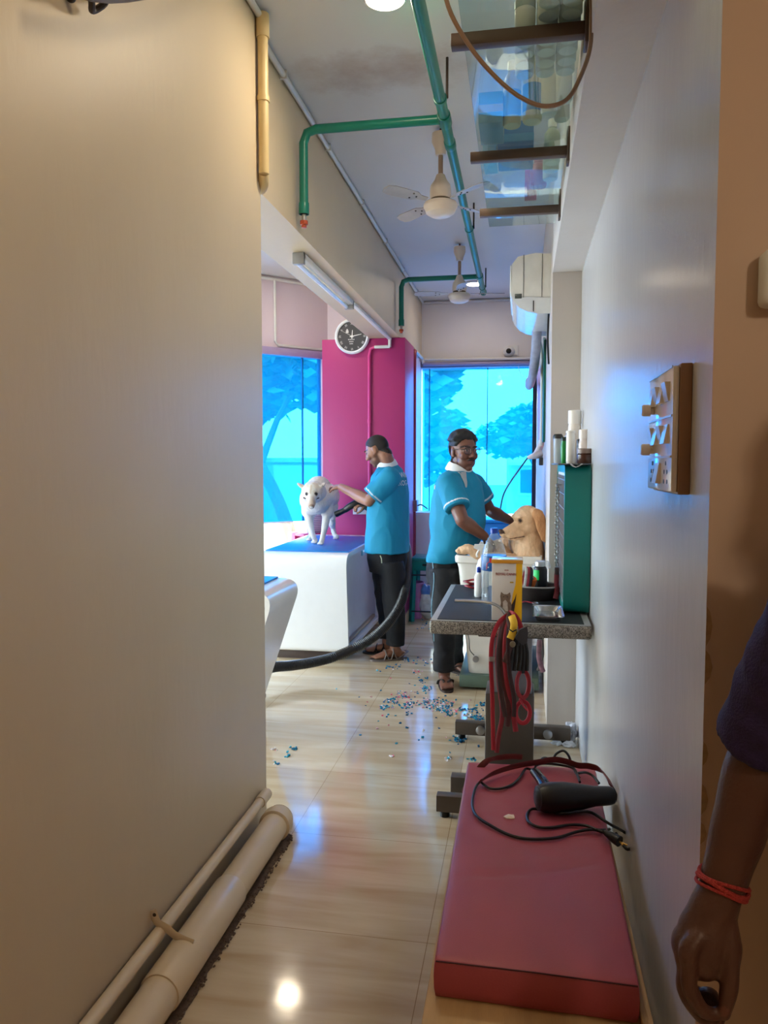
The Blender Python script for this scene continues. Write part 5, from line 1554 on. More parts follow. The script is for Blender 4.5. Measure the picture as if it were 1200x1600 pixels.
# dark red leather lead draped across the back of the bench
ld = root('leather_lead', B(800, 1195), 'worn dark red leather lead draped over the far end of the pink bench', 'lead')
M_LTH = mat('worn dark red leather', (104, 46, 44), .6, var=.2, scale=30)
e1 = [(816, 1183, .012), (800, 1182, .014), (778, 1184, .012), (760, 1190, .010)]
P = [B(x, y, z) for x, y, z in e1] + [onz(745, 1206, .43), onz(735, 1222, .39), onz(726, 1235, .37), onz(727, 1240, .365), onz(742, 1233, .37)]
MB().tube(P, .0105, 8, smooth=5, flat=(1, .28), up=(.35, 1, .15)).build('left_strap', M_LTH, ld)
e2 = [(750, 1221, .008), (765, 1211, .010), (785, 1203, .012), (810, 1196, .014), (840, 1191, .016), (865, 1187, .018), (885, 1190, .014), (903, 1196, .010), (920, 1197, .010), (938, 1203, .008), (950, 1217, .008), (955, 1228, .004)]
MB().tube([B(x, y, z + .006) for x, y, z in e2], .0125, 8, smooth=5, flat=(1, .22), up=(.1, 1, .3)).build('cross_strap', M_LTH, ld)
P = [B(955, 1228, .002), onz(958, 1250, .40), onz(963, 1280, .36)]
MB().tube([B(952, 1222, .004), onz(962, 1240, .43), onz(967, 1262, .38), onz(972, 1290, .36)], .004, 8, smooth=4).build('thin_tail', M_BLACK, ld)
# scraps
def scrap(name, c, r, col, label, seed, h=.003, cat='scrap'):
    rr_ = random.Random(seed)
    pts = [(math.cos(a) * r * rr_.uniform(.55, 1.1), math.sin(a) * r * rr_.uniform(.55, 1.1)) for a in [2 * PI * k / 9 for k in range(9)]]
    mb = MB(); bm = mb.bm
    vb = [bm.verts.new(V(c) + V((p[0], p[1], 0))) for p in pts]
    vt = [bm.verts.new(V(c) + V((p[0] * .96, p[1] * .96, h * rr_.uniform(.6, 1.6)))) for p in pts]
    ct = bm.verts.new(V(c) + V((0, 0, h * 1.8)))
    for i in range(9):
        j = (i + 1) % 9
        bm.faces.new((vb[i], vb[j], vt[j], vt[i])); bm.faces.new((vt[i], vt[j], ct))
    bm.faces.new(list(reversed(vb)))
    return tag(mb.build(name, mat('scrap %d %d %d' % col, col, .8), None, smooth=0), label, cat)
scrap('paper_scrap', B(797, 1277, -.002), .019, (226, 206, 190), 'small torn paper scrap on the pink bench', 3)
# crumpled white rag on the floor by the wall
def crumple(name, c, r, label, col, seed, cat='rag', sc=(1, 1, .8), m_=None):
    bm = bmesh.new(); bmesh.ops.create_icosphere(bm, subdivisions=4, radius=1)
    for v in bm.verts:
        q = v.co.copy()
        k = 1 + .35 * noise.noise(q * 1.7 + V((seed, 0, 0))) + .22 * noise.noise(q * 4.3 + V((0, seed, 0)))
        v.co = V((c[0] + q.x * k * r * sc[0], c[1] + q.y * k * r * sc[1], max(c[2] + q.z * k * r * sc[2], .001)))
    me = bpy.data.meshes.new(name); bm.to_mesh(me); bm.free(); smooth_angle(me, 40)
    return tag(link_mesh(name, me, m_ or mat('crumpled %d %d %d' % col, col, .7, var=.08)), label, cat)
q = onz(895, 1158, 0)
crumple('cleaning_rag', (q.x - .012, q.y, .05), .045, 'crumpled white rag on the floor against the right wall', (196, 196, 204), 2.2, sc=(.75, .9, 1.2))
q = onz(870, 1164, 0)
crumple('tissue_ball', (q.x, q.y, .012), .022, 'small white tissue on the floor by the table foot', (216, 222, 232), 5.1, sc=(1.2, .8, .6))
q = onz(889, 1167, 0)
crumple('tissue_wad', (q.x, q.y, .012), .03, 'flat white tissue wad on the floor next to the rag', (206, 206, 212), 7.7, sc=(1., .7, .6))
# ================================================================ coloured clippings swept over the floor
rg = random.Random(11)
CLIP_COL = [(20, 120, 170), (16, 92, 140), (60, 170, 200), (236, 190, 206), (240, 226, 232), (228, 110, 140), (30, 140, 170)]
CM = [mat('clipping %d %d %d' % c, c, .85, var=.15) for c in CLIP_COL]
def tuft(mb, c, r):
    """a small ragged curl of soft shredded film"""
    for k in range(3):
        a = rg.uniform(0, 2 * PI); l = r * rg.uniform(.8, 1.5)
        d = V((math.cos(a), math.sin(a), 0)); s_ = V((-d.y, d.x, 0))
        z = rg.uniform(.2, .9) * r
        q = [c - d * l * .5 - s_ * r * .35 + V((0, 0, .001)), c + d * l * .5 - s_ * r * .3 + V((0, 0, z * .5)), c + d * l * .4 + s_ * r * .4 + V((0, 0, z)), c - d * l * .45 + s_ * r * .35 + V((0, 0, z * .7))]
        lo = [p - V((0, 0, .0009)) for p in q]
        lo = [V((p.x, p.y, max(p.z, .0003))) for p in lo]
        vt = [mb.bm.verts.new(p + V((0, 0, .0012))) for p in q]; vb = [mb.bm.verts.new(p) for p in lo]
        mb.bm.faces.new(vt); mb.bm.faces.new(list(reversed(vb)))
        for i in range(4):
            j = (i + 1) % 4
            mb.bm.faces.new((vb[i], vb[j], vt[j], vt[i]))
mbs = [MB() for c in CM]
clusters = [  # px, py, sx, sy, count, weights
    (665, 1035, 26, 5, 14, (3, 2, 1, 3, 3, 2, 1)), (655, 1052, 10, 4, 8, (1, 1, 0, 3, 3, 3, 0)), (660, 1063, 6, 5, 10, (3, 2, 2, 0, 0, 0, 2)),
    (666, 1078, 9, 5, 26, (2, 1, 5, 1, 2, 0, 4)), (632, 1087, 14, 5, 34, (4, 3, 2, 2, 2, 2, 3)), (612, 1096, 9, 4, 18, (4, 3, 2, 1, 2, 0, 3)), (604, 1105, 10, 4, 20, (2, 1, 2, 2, 5, 1, 2)),
    (637, 1101, 12, 5, 34, (5, 4, 2, 1, 1, 1, 3)), (668, 1099, 16, 6, 48, (3, 2, 2, 4, 4, 2, 2)), (692, 1101, 16, 6, 54, (3, 2, 2, 3, 4, 2, 2)), (699, 1110, 14, 5, 34, (2, 2, 2, 3, 3, 3, 2)), (702, 1116, 8, 3, 14, (4, 2, 2, 1, 2, 0, 3)),
    (637, 1115, 5, 2, 6, (4, 4, 1, 0, 0, 0, 2)), (720, 1109, 6, 3, 8, (4, 4, 1, 0, 0, 1, 2)), (738, 1110, 8, 5, 16, (3, 3, 2, 0, 1, 0, 3)), (746, 1122, 10, 6, 40, (3, 4, 3, 0, 1, 0, 4)), (734, 1118, 8, 4, 12, (1, 1, 2, 0, 4, 0, 1)), (755, 1101, 6, 4, 16, (3, 4, 3, 0, 0, 0, 4)),
    (714, 1155, 8, 3, 14, (3, 3, 2, 0, 2, 0, 2)), (722, 1158, 4, 3, 8, (4, 4, 1, 0, 0, 0, 1)), (700, 1185, 5, 5, 8, (1, 1, 3, 0, 5, 0, 1)), (738, 1187, 6, 2, 5, (1, 1, 3, 0, 3, 0, 2)), (611, 1182, 3, 2, 3, (0, 0, 0, 0, 1, 5, 0)),
    (728, 1054, 12, 3, 20, (4, 5, 1, 0, 0, 0, 2)), (635, 1030, 6, 5, 14, (3, 4, 1, 0, 1, 0, 2)), (614, 1042, 8, 3, 10, (4, 4, 1, 0, 0, 0, 1)), (591, 1048, 4, 2, 3, (4, 2, 1, 0, 1, 0, 1)), (461, 1171, 5, 3, 9, (4, 4, 1, 0, 0, 0, 2)), (449, 1180, 3, 3, 5, (4, 4, 1, 0, 0, 0, 2)), (431, 1193, 5, 3, 6, (1, 2, 1, 0, 4, 0, 1)), (427, 1172, 8, 2, 7, (0, 0, 0, 1, 3, 1, 0)),
    (620, 1100, 60, 35, 26, (2, 2, 1, 2, 3, 2, 1)), (660, 975, 12, 12, 9, (4, 4, 1, 0, 1, 0, 2)), (770, 1105, 30, 10, 20, (2, 3, 2, 0, 2, 0, 3)), (820, 1120, 16, 8, 14, (2, 3, 2, 0, 3, 0, 2)), (700, 1140, 60, 30, 16, (1, 1, 1, 1, 3, 1, 1)),
]
for px, py, sx, sy, n_, wts in clusters:
    for i in range(int(n_ * 1.3)):
        p = onz(px + rg.gauss(0, sx * .6), py + rg.gauss(0, sy * .6), 0)
        k = rg.choices(range(len(CM)), wts)[0]
        tuft(mbs[k], V((p.x, p.y, 0)), rg.uniform(.006, .0125))
# one heap of litter, one material per colour
bm = bmesh.new()
for k, m_ in enumerate(mbs):
    me = m_.mesh('tmp', 0)
    n0_ = len(bm.faces)
    bm.from_mesh(me)
    bm.faces.ensure_lookup_table()
    for f in bm.faces[n0_:]: f.material_index = k
    bpy.data.meshes.remove(me)
me = bpy.data.meshes.new('fur_clippings'); bm.to_mesh(me); bm.free()
tag(link_mesh('fur_clippings', me, CM), 'blue, pink and white clippings scattered over the floor tiles', 'clippings', kind='stuff')
# ================================================================ people and dogs
def basis(f, up=(0, 0, 1)):
    f = V(f).normalized()
    r = f.cross(V(up)).normalized()      # the figure's right-hand side
    u = r.cross(f).normalized()
    return r, f, u

class Head:
    """local head space: r right, f forward, u up; metres for a 0.24 m head"""
    def __init__(s, c, f, up=(0, 0, 1), k=1.0):
        s.c = V(c); s.r, s.f, s.u = basis(f, up); s.k = k
    def w(s, r, f, u):
        return s.c + (s.r * r + s.f * f + s.u * u) * s.k
    def loc(s, p):
        d = (V(p) - s.c) / s.k
        return d.dot(s.r), d.dot(s.f), d.dot(s.u)
    def add(s, b, ear=1.0, jaw=1.0):
        ax = (s.r, s.f, s.u); k = s.k
        E = lambda c, r, a=ax: b.ell(s.w(*c), tuple(x * k for x in r), a, 24, 16)
        E((0, -.012, .028), (.074, .094, .090))
        E((0, .030, .0), (.066, .066, .078))
        E((0, .038, -.060), (.053 * jaw, .055, .052))
        E((0, .068, -.098), (.024, .022, .020))
        for q in (-1, 1):
            E((q * .040, .066, -.022), (.024, .024, .026))
            E((q * .033, .078, .014), (.017, .012, .010))
            E((q * .024, .086, .036), (.026, .011, .008))
            b.ell(s.w(q * .076, -.008, -.004), (.009 * k, .020 * k * ear, .031 * k * ear), (s.r + s.f * (.35 * q), s.f, s.u), 16, 10)
            E((q * .073, .004, -.026), (.008, .010, .010))
            E((q * .012, .104, -.026), (.010, .010, .008))
        b.limb([s.w(0, .090, .030), s.w(0, .103, .004), s.w(0, .113, -.020)], [.008 * k, .0095 * k, .013 * k], 12, 3)
        E((0, .094, -.052), (.021, .011, .0065))
        E((0, .092, -.066), (.019, .011, .0075))
    def features(s, p, skin, hairc, lips=(.75, .55, .55), stubble=None, lids=False):
        """albedo at a point of the head, relative to skin = 1"""
        r, f, u = s.loc(p)
        c = (1, 1, 1)
        if f > .03 and -.13 < u < .12:
            for q in (-1, 1):
                e = math.hypot((r - q * .032) / .0165, (u - .013) / .0075)
                if lids and e < 1.3:
                    c = (.3, .26, .25) if abs(u - .009) < .003 else (.88, .85, .85)
                elif e < 1.15:
                    c = shade_mix((1.9, 2.2, 2.5), c, (e - .75) * 2.5)
                    i = math.hypot((r - q * .032) / .0062, (u - .013) / .0066)
                    if i < 1.2: c = (.12, .10, .10)
                if abs(e - 1.15) < .22 and u > .013: c = (.2, .17, .16)
                bx = (r - q * .033) / .024
                if abs(bx) < 1 and abs(u - (.037 - .006 * bx * bx)) < .0055: c = shade_mix((.16, .14, .13), c, 0)
            lx = r / .024
            if abs(lx) < 1 and abs(u + .059) < .013 * (1 - lx * lx * .7) and f > .06:
                c = lips
                if abs(u + .0585) < .0022: c = (.35, .26, .26)
            if abs(r) < .016 and abs(u + .034) < .004 and f > .09 and abs(abs(r) - .008) < .004: c = (.3, .25, .24)
        if stubble and u < -.02 and f > -.02 and c == (1, 1, 1):
            t = min(1, max(0, (-u - .02) / .03)) * min(1, max(0, (f + .02) / .02))
            if not (f > .085 and u > -.04): c = shade_mix(c, stubble, t)
        return c

def hair_shell(name, me, head, fn, material, parent):
    """lift a hair layer off the scalp faces where fn(local) > 0"""
    bm = bmesh.new(); bm.from_mesh(me)
    th = {}
    for v in bm.verts:
        r, f, u = head.loc(v.co)
        th[v] = fn(r, f, u) if (abs(r) < .12 and abs(f) < .16 and -.13 < u < .18) else -1
    dele = [f for f in bm.faces if not all(th[v] > 0 for v in f.verts)]
    keep = {v: (t, v.normal.copy()) for v, t in th.items()}
    for v, (t, n_) in keep.items():
        if t > 0:
            v.co += n_ * t * head.k
    bmesh.ops.delete(bm, geom=dele, context='FACES')
    for v in [v for v in bm.verts if not v.link_faces]:
        bm.verts.remove(v)
    # close the rim down to the scalp
    rim = [e for e in bm.edges if e.is_boundary]
    r2 = bmesh.ops.extrude_edge_only(bm, edges=rim)
    for v in [g for g in r2['geom'] if isinstance(g, bmesh.types.BMVert)]:
        v.co -= (v.co - head.c).normalized() * .006
    m2 = bpy.data.meshes.new(name); bm.to_mesh(m2); bm.free()
    for ca in list(m2.color_attributes): m2.color_attributes.remove(ca)
    m2.materials.clear()
    smooth_angle(m2, 70)
    return link_mesh(name, m2, material, parent)

def hand(b, wrist, d, palm, thumb, curl=.35, k=1.0, seg=10, curls=None, spread=.0):
    """palm plus five separate fingers; d along the hand, palm = palm normal, thumb = thumb side"""
    wrist, d, palm = V(wrist), V(d).normalized(), V(palm)
    palm = (palm - d * palm.dot(d)).normalized()
    sd = d.cross(palm)
    if sd.dot(V(thumb)) < 0: sd = -sd
    P = lambda a, s_, n_: wrist + (d * a + sd * s_ + palm * n_) * k
    b.limb([P(-.01, 0, 0), P(.03, .001, 0), P(.066, 0, .0), P(.088, -.001, .002)], [(.017 * k, .024 * k), (.0155 * k, .034 * k), (.0145 * k, .039 * k), (.011 * k, .037 * k)], 18, 4, up=sd)
    for i in range(4):
        L = (.070, .078, .072, .056)[i]
        c = (curls[i] if curls else curl)
        s0 = .030 - .0205 * i
        p = P(.084 - (.004 if i in (0,) else 0) - (.010 if i == 3 else 0), s0, .0)
        ang = 0
        pts = [p]
        for j, fr in enumerate((.45, .31, .24)):
            ang += c * (1.0, 1.25, .8)[j]
            dv = (d * math.cos(ang) + palm * math.sin(ang) + sd * spread * (1.5 - i)).normalized()
            p = p + dv * (L * fr * k)
            pts.append(p)
        rr = (.0088, .0084, .0078, .0068) if i < 3 else (.0078, .0074, .0068, .006)
        b.limb([pts[0] - d * .014 * k] + pts, [.0088 * k] + [q * k for q in rr], seg, 4)
    t0 = P(.022, .026, .004); t1 = P(.050, .047, .014); t2 = P(.074, .053, .026 + .02 * curl); t3 = P(.094, .050, .036 + .03 * curl)
    b.limb([P(.008, .012, .0), t0, t1, t2, t3], [.014 * k, .015 * k, .0115 * k, .0098 * k, .008 * k], seg, 4)

def foot(b, ankle, d, L=.25, w=.045, lift=.012):
    """bare foot with five toes; ankle point, d toe direction (horizontal)"""
    d = V((d[0], d[1], 0)).normalized(); s_ = V((d.y, -d.x, 0))
    h = V((ankle[0], ankle[1], lift))
    P = lambda a, s1, z: h + d * a + s_ * s1 + V((0, 0, z))
    b.limb([P(-.055, 0, .028), P(-.02, 0, .032), P(.05, 0, .036), P(.11, 0, .024), P(.15, 0, .016)], [(.028, .026), (.034, .03), (.030, .038), (.020, w), (.014, w * .95)], 16, 4, up=s_)
    b.limb([V(ankle), P(-.015, 0, .06), P(.0, 0, .035)], [.036, .036, .034], 14, 3)
    for i in range(5):
        so = w * (.74 - .38 * i)
        a0 = .148 - .007 * i - (.006 if i == 4 else 0)
        l = .030 - .003 * i
        b.limb([P(a0 - .02, so, .014), P(a0 + l * .5, so * 1.02, .014), P(a0 + l, so * 1.03, .010)], [.0105 - .0012 * i, .0105 - .0012 * i, .009 - .001 * i], 9, 3)
    return h, d, s_

def sole(name, ankle, d, material, parent, L0=-.095, L1=.195, w=.05, z0=.0, z1=.014, strap=None, strapm=None, toe_post=True):
    d = V((d[0], d[1], 0)).normalized(); s_ = V((d.y, -d.x, 0))
    o = V((ankle[0], ankle[1], 0))
    pts = []
    N_ = 28
    for k in range(N_):
        a = 2 * PI * k / N_
        x = math.cos(a); y = math.sin(a)
        u = (L0 + L1) / 2 + (L1 - L0) / 2 * math.copysign(abs(x) ** .8, x)
        ww = w * (.80 + .22 * (x * .5 + .5)) * math.copysign(abs(y) ** .8, y)
        pts.append((u, ww))
    sh_ = root(name, o + d * .04, None, None)
    sh_.parent = parent; sh_.location = o + d * .04 - WL[parent.name]
    MB().prism(pts, (0, 0, z1 - z0), o + V((0, 0, z0)), d, s_).build('sole', material, sh_)
    P = lambda a, q, z: o + d * a + s_ * q + V((0, 0, z))
    if strap == 'thong':
        for q in (-1, 1):
            MB().tube([P(.03, q * w * .98, .016), P(.07, q * w * .92, .052), P(.105, q * w * .45, .062), P(.135, .016, .034), P(.142, .018, .02)], .0085, 8, smooth=4, flat=(1, .45), up=(0, 0, 1)).build('strap', strapm or material, sh_)
    elif strap == 'cross':
        for a0, a1, zt in ((.06, .10, .062), (.0, .045, .085)):
            for sg in (-1, 1):
                pts_ = [P(a0 if sg > 0 else a1, -w * 1.0, .012), P((a0 + a1) / 2 - .012 * sg * 0, -w * .75, zt * .8), P((a0 + a1) / 2, 0, zt + .006), P((a0 + a1) / 2, w * .75, zt * .8), P(a1 if sg > 0 else a0, w * 1.0, .012)]
                MB().tube(pts_, .013, 8, smooth=4, flat=(1, .32), up=d).build('strap', strapm or material, sh_)
        MB().tube([P(-.02, -w * .85, .02), P(-.075, -w * .7, .05), P(-.098, 0, .056), P(-.075, w * .7, .05), P(-.02, w * .85, .02)], .011, 8, smooth=4, flat=(1, .35), up=(0, 0, 1)).build('heel_strap', strapm or material, sh_)
    return sh_

def folds(me, amp, sc, seed=0, axis=None):
    def fn(c):
        q = V((c.x * sc[0], c.y * sc[1], c.z * sc[2])) + V((seed, seed * .7, 0))
        n1 = noise.noise(q)
        n2 = 1 - abs(noise.noise(q * 1.7 + V((5, 3, 1)))) * 2.2
        return amp * (n1 * .9 + max(0, n2) * .8)
    displace(me, fn)

def project_text(name, body, size, c, ex, ey, ez, bvh, material, parent, sx=1.0, lift=.0015, align='CENTER'):
    me = text_mesh(body, size, 0.0, align)
    bm = bmesh.new(); bm.from_mesh(me)
    bmesh.ops.subdivide_edges(bm, edges=[e for e in bm.edges if e.calc_length() > size * .15], cuts=2)
    for v in bm.verts:
        p = V(c) + V(ex) * v.co.x * sx + V(ey) * v.co.y + V(ez) * .15
        h = bvh.ray_cast(p, -V(ez))
        if h[0] is not None:
            v.co = h[0] + h[1] * lift
        else:
            n_ = bvh.find_nearest(p - V(ez) * .15)
            v.co = n_[0] + n_[1] * lift
    bm.to_mesh(me); bm.free()
    return link_mesh(name, me, material, parent)

M_SKIN_A = mat('brown skin', (146, 100, 78), .45, attr='tone', var=.04, scale=20)
M_SKIN_B = mat('deep brown skin', (112, 72, 58), .42, attr='tone', var=.04, scale=20)
M_SKIN_C = mat('dark brown skin', (84, 54, 44), .42, attr='tone', var=.06, scale=26, bump=.12, bscale=160)
M_HAIR = mat('black hair', (18, 15, 15), .5, var=.3, scale=120, bump=.5, bscale=200)
M_HAIRS = mat('cropped dark hair', (38, 30, 28), .7, var=.25, scale=150, bump=.3, bscale=300)
M_POLO = mat('turquoise polo fabric', (10, 132, 170), .75, attr='tone', var=.03, scale=30, bump=.1, bscale=420)
M_TROU = mat('black track trousers', (17, 18, 24), .8, attr='tone', var=.12, scale=14, bump=.1, bscale=300)
M_COLLAR = mat('white polo collar', (222, 222, 224), .75, bump=.1, bscale=300)

# ---------------------------------------------------------------- man holding the blower, seen from behind his left shoulder
def man_blower():
    a = at
    base = onz(606, 1022, 0)
    t = root('person', base, 'man in turquoise polo seen from behind, drying the white dog with a black hose', 'person')
    fw = V((-.93, .36, 0)).normalized(); sd = V((-.36, -.93, 0)).normalized()     # sd = his left, towards the camera
    hd_ = Head(a(589.5, 704, 5.86), (-.86, .22, -.47), k=.95)
    b = Blob(); hd_.add(b)
    neckb = a(607, 733, 5.88)
    b.limb([hd_.w(0, -.03, -.02), hd_.w(0, -.045, -.075), neckb, neckb - V((0, 0, .06))], [.052, .054, .060, .075], 18, 4)
    # trunk under the shirt
    C = [a(607, 742, 5.88), a(607, 772, 5.87), a(606, 815, 5.85), a(605, 862, 5.85), a(606, 885, 5.85)]
    b.loft([(C[0], .13, .07, sd, fw), (C[1], .155, .10, sd, fw), (C[2], .14, .095, sd, fw), (C[3], .125, .085, sd, fw), (C[4], .09, .07, sd, fw)])
    # left arm reaching to the dog
    shL, elL, wrL = a(609, 747, 5.71), a(577, 783, 5.745), a(533, 761, 6.02)
    b.limb([shL, (shL + elL) / 2, elL], [.040, .046, .044], 16, 5)
    b.limb([elL, elL + (wrL - elL) * .3, elL + (wrL - elL) * .7, wrL], [.043, .047, .036, .029], 16, 4)
    hdir = (a(512, 757, 6.17) - wrL)
    hand(b, wrL, hdir, V((-.2, .35, -1)), V((-.3, -1, .2)), curl=.38, k=.98)
    # right arm, mostly hidden, holding the nozzle
    shR, elR, wrR = a(602, 747, 6.03), a(596, 797, 6.06), a(574, 790, 5.99)
    b.limb([shR, (shR + elR) / 2, elR], [.040, .045, .042], 16, 5)
    b.limb([elR, (elR + wrR) / 2, wrR], [.041, .038, .029], 16, 5)
    hand(b, wrR, a(556, 788, 5.95) - wrR, V((-.2, .3, -1)), V((0, -1, .4)), curl=.75, k=.95)
    # legs and feet
    hipL, knL, anL = a(611, 880, 5.77), a(616, 948, 5.74), a(617, 1008, 5.79)
    hipR, knR, anR = a(602, 880, 5.93), a(604, 945, 5.97), a(605, 1000, 5.95)
    for h_, k_, an in ((hipL, knL, anL), (hipR, knR, anR)):
        b.limb([h_, k_, an, V((an.x, an.y, .06))], [.06, .05, .04, .036], 16, 5)
    tdL = onz(574, 1030, 0) - onz(628, 1026, 0); tdR = onz(572, 1006, 0) - onz(618, 1008, 0)
    ankL = V((anL.x, anL.y, .085)); ankR = V((anR.x, anR.y, .085))
    foot(b, ankL, tdL); foot(b, ankR, tdR)
    me = b.fuse('body', .0045, 4)
    paint(me, lambda p, n_: hd_.features(p, 1, 1, lips=(.9, .72, .72), stubble=(.52, .52, .56), lids=True) if (p - hd_.c).length < .17 else (1, 1, 1))
    body = link_mesh('body', me, M_SKIN_A, t)
    me2 = me.copy(); me2.transform(Matrix.Translation(WL[t.name]))
    def buzz(r, f, u):
        lim = .064 - max(0, -f + .045) * 1.05 if f < .075 else .074
        lim = max(lim, -.085 if f < -.045 else -.055)
        if abs(r) > .062 and -.035 < f < .025 and u < .03: return -1
        if f > .03 and abs(r) > .05: lim = max(lim, .02)
        return min(.006, (u - lim) * .25)
    hair_shell('hair', me2, hd_, buzz, M_HAIRS, t)
    # polo shirt
    s = Blob()
    S = [a(607, 727, 5.88), a(608, 736, 5.88), a(608, 748, 5.88), a(607, 775, 5.87), a(606, 815, 5.86), a(605, 845, 5.86), a(605, 862, 5.86)]
    s.loft([(S[0], .075, .065, sd, fw), (S[1], .13, .090, sd, fw), (S[2], .172, .118, sd, fw), (S[3], .185, .140, sd, fw), (S[4], .180, .146, sd, fw), (S[5], .182, .155, sd, fw), (S[6], .182, .158, sd, fw)], 36, 4, 2.2)
    def sleeve(sh, el, f0, r0, r1):
        e = sh + (el - sh) * f0
        s.ell(sh, r0 * 1.0)
        s.tube([sh + (sh - el) * .10, sh, sh + (e - sh) * .5, e], [r0 * .9, r0, (r0 + r1) / 2, r1], 22)
        return e
    eL = sleeve(shL - sd * -.0 , elL, .80, .080, .088)
    eR = sleeve(shR, elR, .80, .075, .078)
    ms = s.fuse('polo_shirt', .006, 5)
    folds(ms, .006, (7, 7, 3.2), 2)
    axL = (elL - shL).normalized(); axR = (elR - shR).normalized()
    def shirtcol(p, n_):
        for e, ax in ((eL, axL), (eR, axR)):
            q = (p - e).dot(ax)
            if -.022 < q < -.014 and .04 < (p - e - ax * q).length < .0905: return (220, 3.1, 1.9)
        return (1, 1, 1)
    paint(ms, shirtcol)
    bvh = BVHTree.FromPolygons([v.co for v in ms.vertices], [p.vertices[:] for p in ms.polygons])
    so = link_mesh('polo_shirt', ms, M_POLO, t)
    # collar ring
    nx = (a(603, 719, 5.87) - a(607, 735, 5.88)).normalized()
    cc = a(604.5, 726, 5.875)
    A_, B_ = frame(nx, fw)
    ring0 = [cc + A_ * (.066 * math.cos(q)) + B_ * (.068 * math.sin(q)) for q in [2 * PI * i / 32 for i in range(32)]]
    MB().tube(ring0, .023, 8, closed=True, flat=(.26, 1), up=None).build('dummy', M_COLLAR, t) if False else None
    mb = MB()
    prof = [(.0, .062, .026), (.0, .066, .030), (.0, .074, .020), (.0, .083, -.012), (.0, .084, -.020), (.0, .078, -.018), (.0, .062, .0)]
    rings = []
    for q in [2 * PI * i / 36 for i in range(36)]:
        rd = A_ * math.cos(q) + B_ * math.sin(q)
        rings.append([cc + rd * pr[1] + nx * pr[2] for pr in prof])
    mb.rings(rings, closed=True); mb.build('collar', M_COLLAR, so)
    # lettering on the back
    ez = (-fw + sd * .35).normalized(); ex = V((0, 0, 1)).cross(ez).normalized() * 1
    M_PRT = mat('white shirt print', (225, 228, 232), .6)
    pc_ = a(631, 742, 5.84)
    project_text('back_lettering', 'TWIN', .058, a(629.5, 742.5, 5.84), ex, V((0, 0, 1)), ez, bvh, M_PRT, so, sx=1.1)
    project_text('back_lettering', 'SROG-n', .055, a(629, 755, 5.83), ex, V((0, 0, 1)), ez, bvh, M_PRT, so, sx=1.05)
    # trousers
    w_ = Blob()
    w_.loft([(a(605, 852, 5.86), .155, .125, sd, fw), (a(605.5, 872, 5.86), .165, .135, sd, fw), (a(607, 893, 5.86), .16, .13, sd, fw)], 32, 4)
    w_.tube([hipL, a(614, 905, 5.76), knL, a(617.5, 985, 5.78), V((anL.x, anL.y, anL.z + .0))], [.098, .098, .080, .068, .066], 22, smooth=4)
    w_.tube([hipR, a(602, 905, 5.95), knR, a(606, 980, 5.96), V((anR.x, anR.y, anR.z + .01))], [.098, .096, .078, .066, .064], 22, smooth=4)
    mw = w_.fuse('trousers', .007, 4)
    folds(mw, .007, (6, 6, 5), 9)
    paint(mw, lambda p, n_: (1, 1, 1))
    tro = link_mesh('trousers', mw, M_TROU, t)
    MB().tube([a(594, 868, 5.66), a(596, 873, 5.655), a(596.5, 880, 5.655)], .0035, 6).build('zip_pull', mat('pale zip pull', (196, 200, 170), .4), tro)
    M_SAN = mat('grey rubber sandal', (112, 100, 94), .6)
    sole('sandal', ankL, tdL, M_SAN, t, strap='cross')
    sole('sandal', ankR, tdR, mat('black rubber sandal', (36, 32, 32), .6), t, strap='cross')
    return t
man_blower()

# blower hose with nozzle
hz = root('blower_hose', at(560, 1010, 5.42), 'long black corrugated blower hose with nozzle, running from the man\'s hand to the floor', 'hose')
n0, n1, n2, n3 = at(525, 803.5, 6.02), at(541, 796, 5.99), at(549, 790, 5.97), at(580, 784, 6.0)
M_NOZ = mat('black rubber nozzle', (18, 18, 22), .35, var=.1)
MB().tube([n0, n0 + (n1 - n0) * .25, n1], [.031, .030, .026], 16, flat=(1, .8)).build('nozzle', M_NOZ, hz)
MB().tube([n1 - (n1 - n0) * .1, n2, at(562, 785, 5.965), at(570, 785, 5.97)], [.024, .028, .032, .030], 16, smooth=4).build('nozzle_grip', M_NOZ, hz)
hp = [at(568, 786, 5.97), at(586, 800, 6.16), at(612, 826, 6.22), at(633, 850, 6.12), at(636.5, 880, 5.92), at(634.5, 910, 5.75), at(627, 940, 5.62), at(611, 968, 5.52), at(588, 992, 5.44), at(560, 1010, 5.40), at(520, 1027, 5.33), at(488, 1035, 5.27), at(455, 1040, 5.2), at(425, 1043, 5.12), at(380, 1058, 4.9)]
P = catmull(hp, 26)
mb = MB()
rings = []
acc = 0; pa = None
for i, p in enumerate(P):
    d = (P[min(i + 1, len(P) - 1)] - P[max(i - 1, 0)]).normalized()
    a_ = frame(d)[0] if pa is None else (pa - d * pa.dot(d)).normalized()
    b_ = d.cross(a_); pa = a_
    r = .034 + (.0022 if i % 2 else -.0022)
    rings.append([p + a_ * (r * math.cos(2 * PI * j / 16)) + b_ * (r * math.sin(2 * PI * j / 16)) for j in range(16)])
mb.rings(rings)
mb.build('corrugated_hose', mat('black corrugated plastic', (30, 30, 34), .38, var=.08), hz, smooth=60)

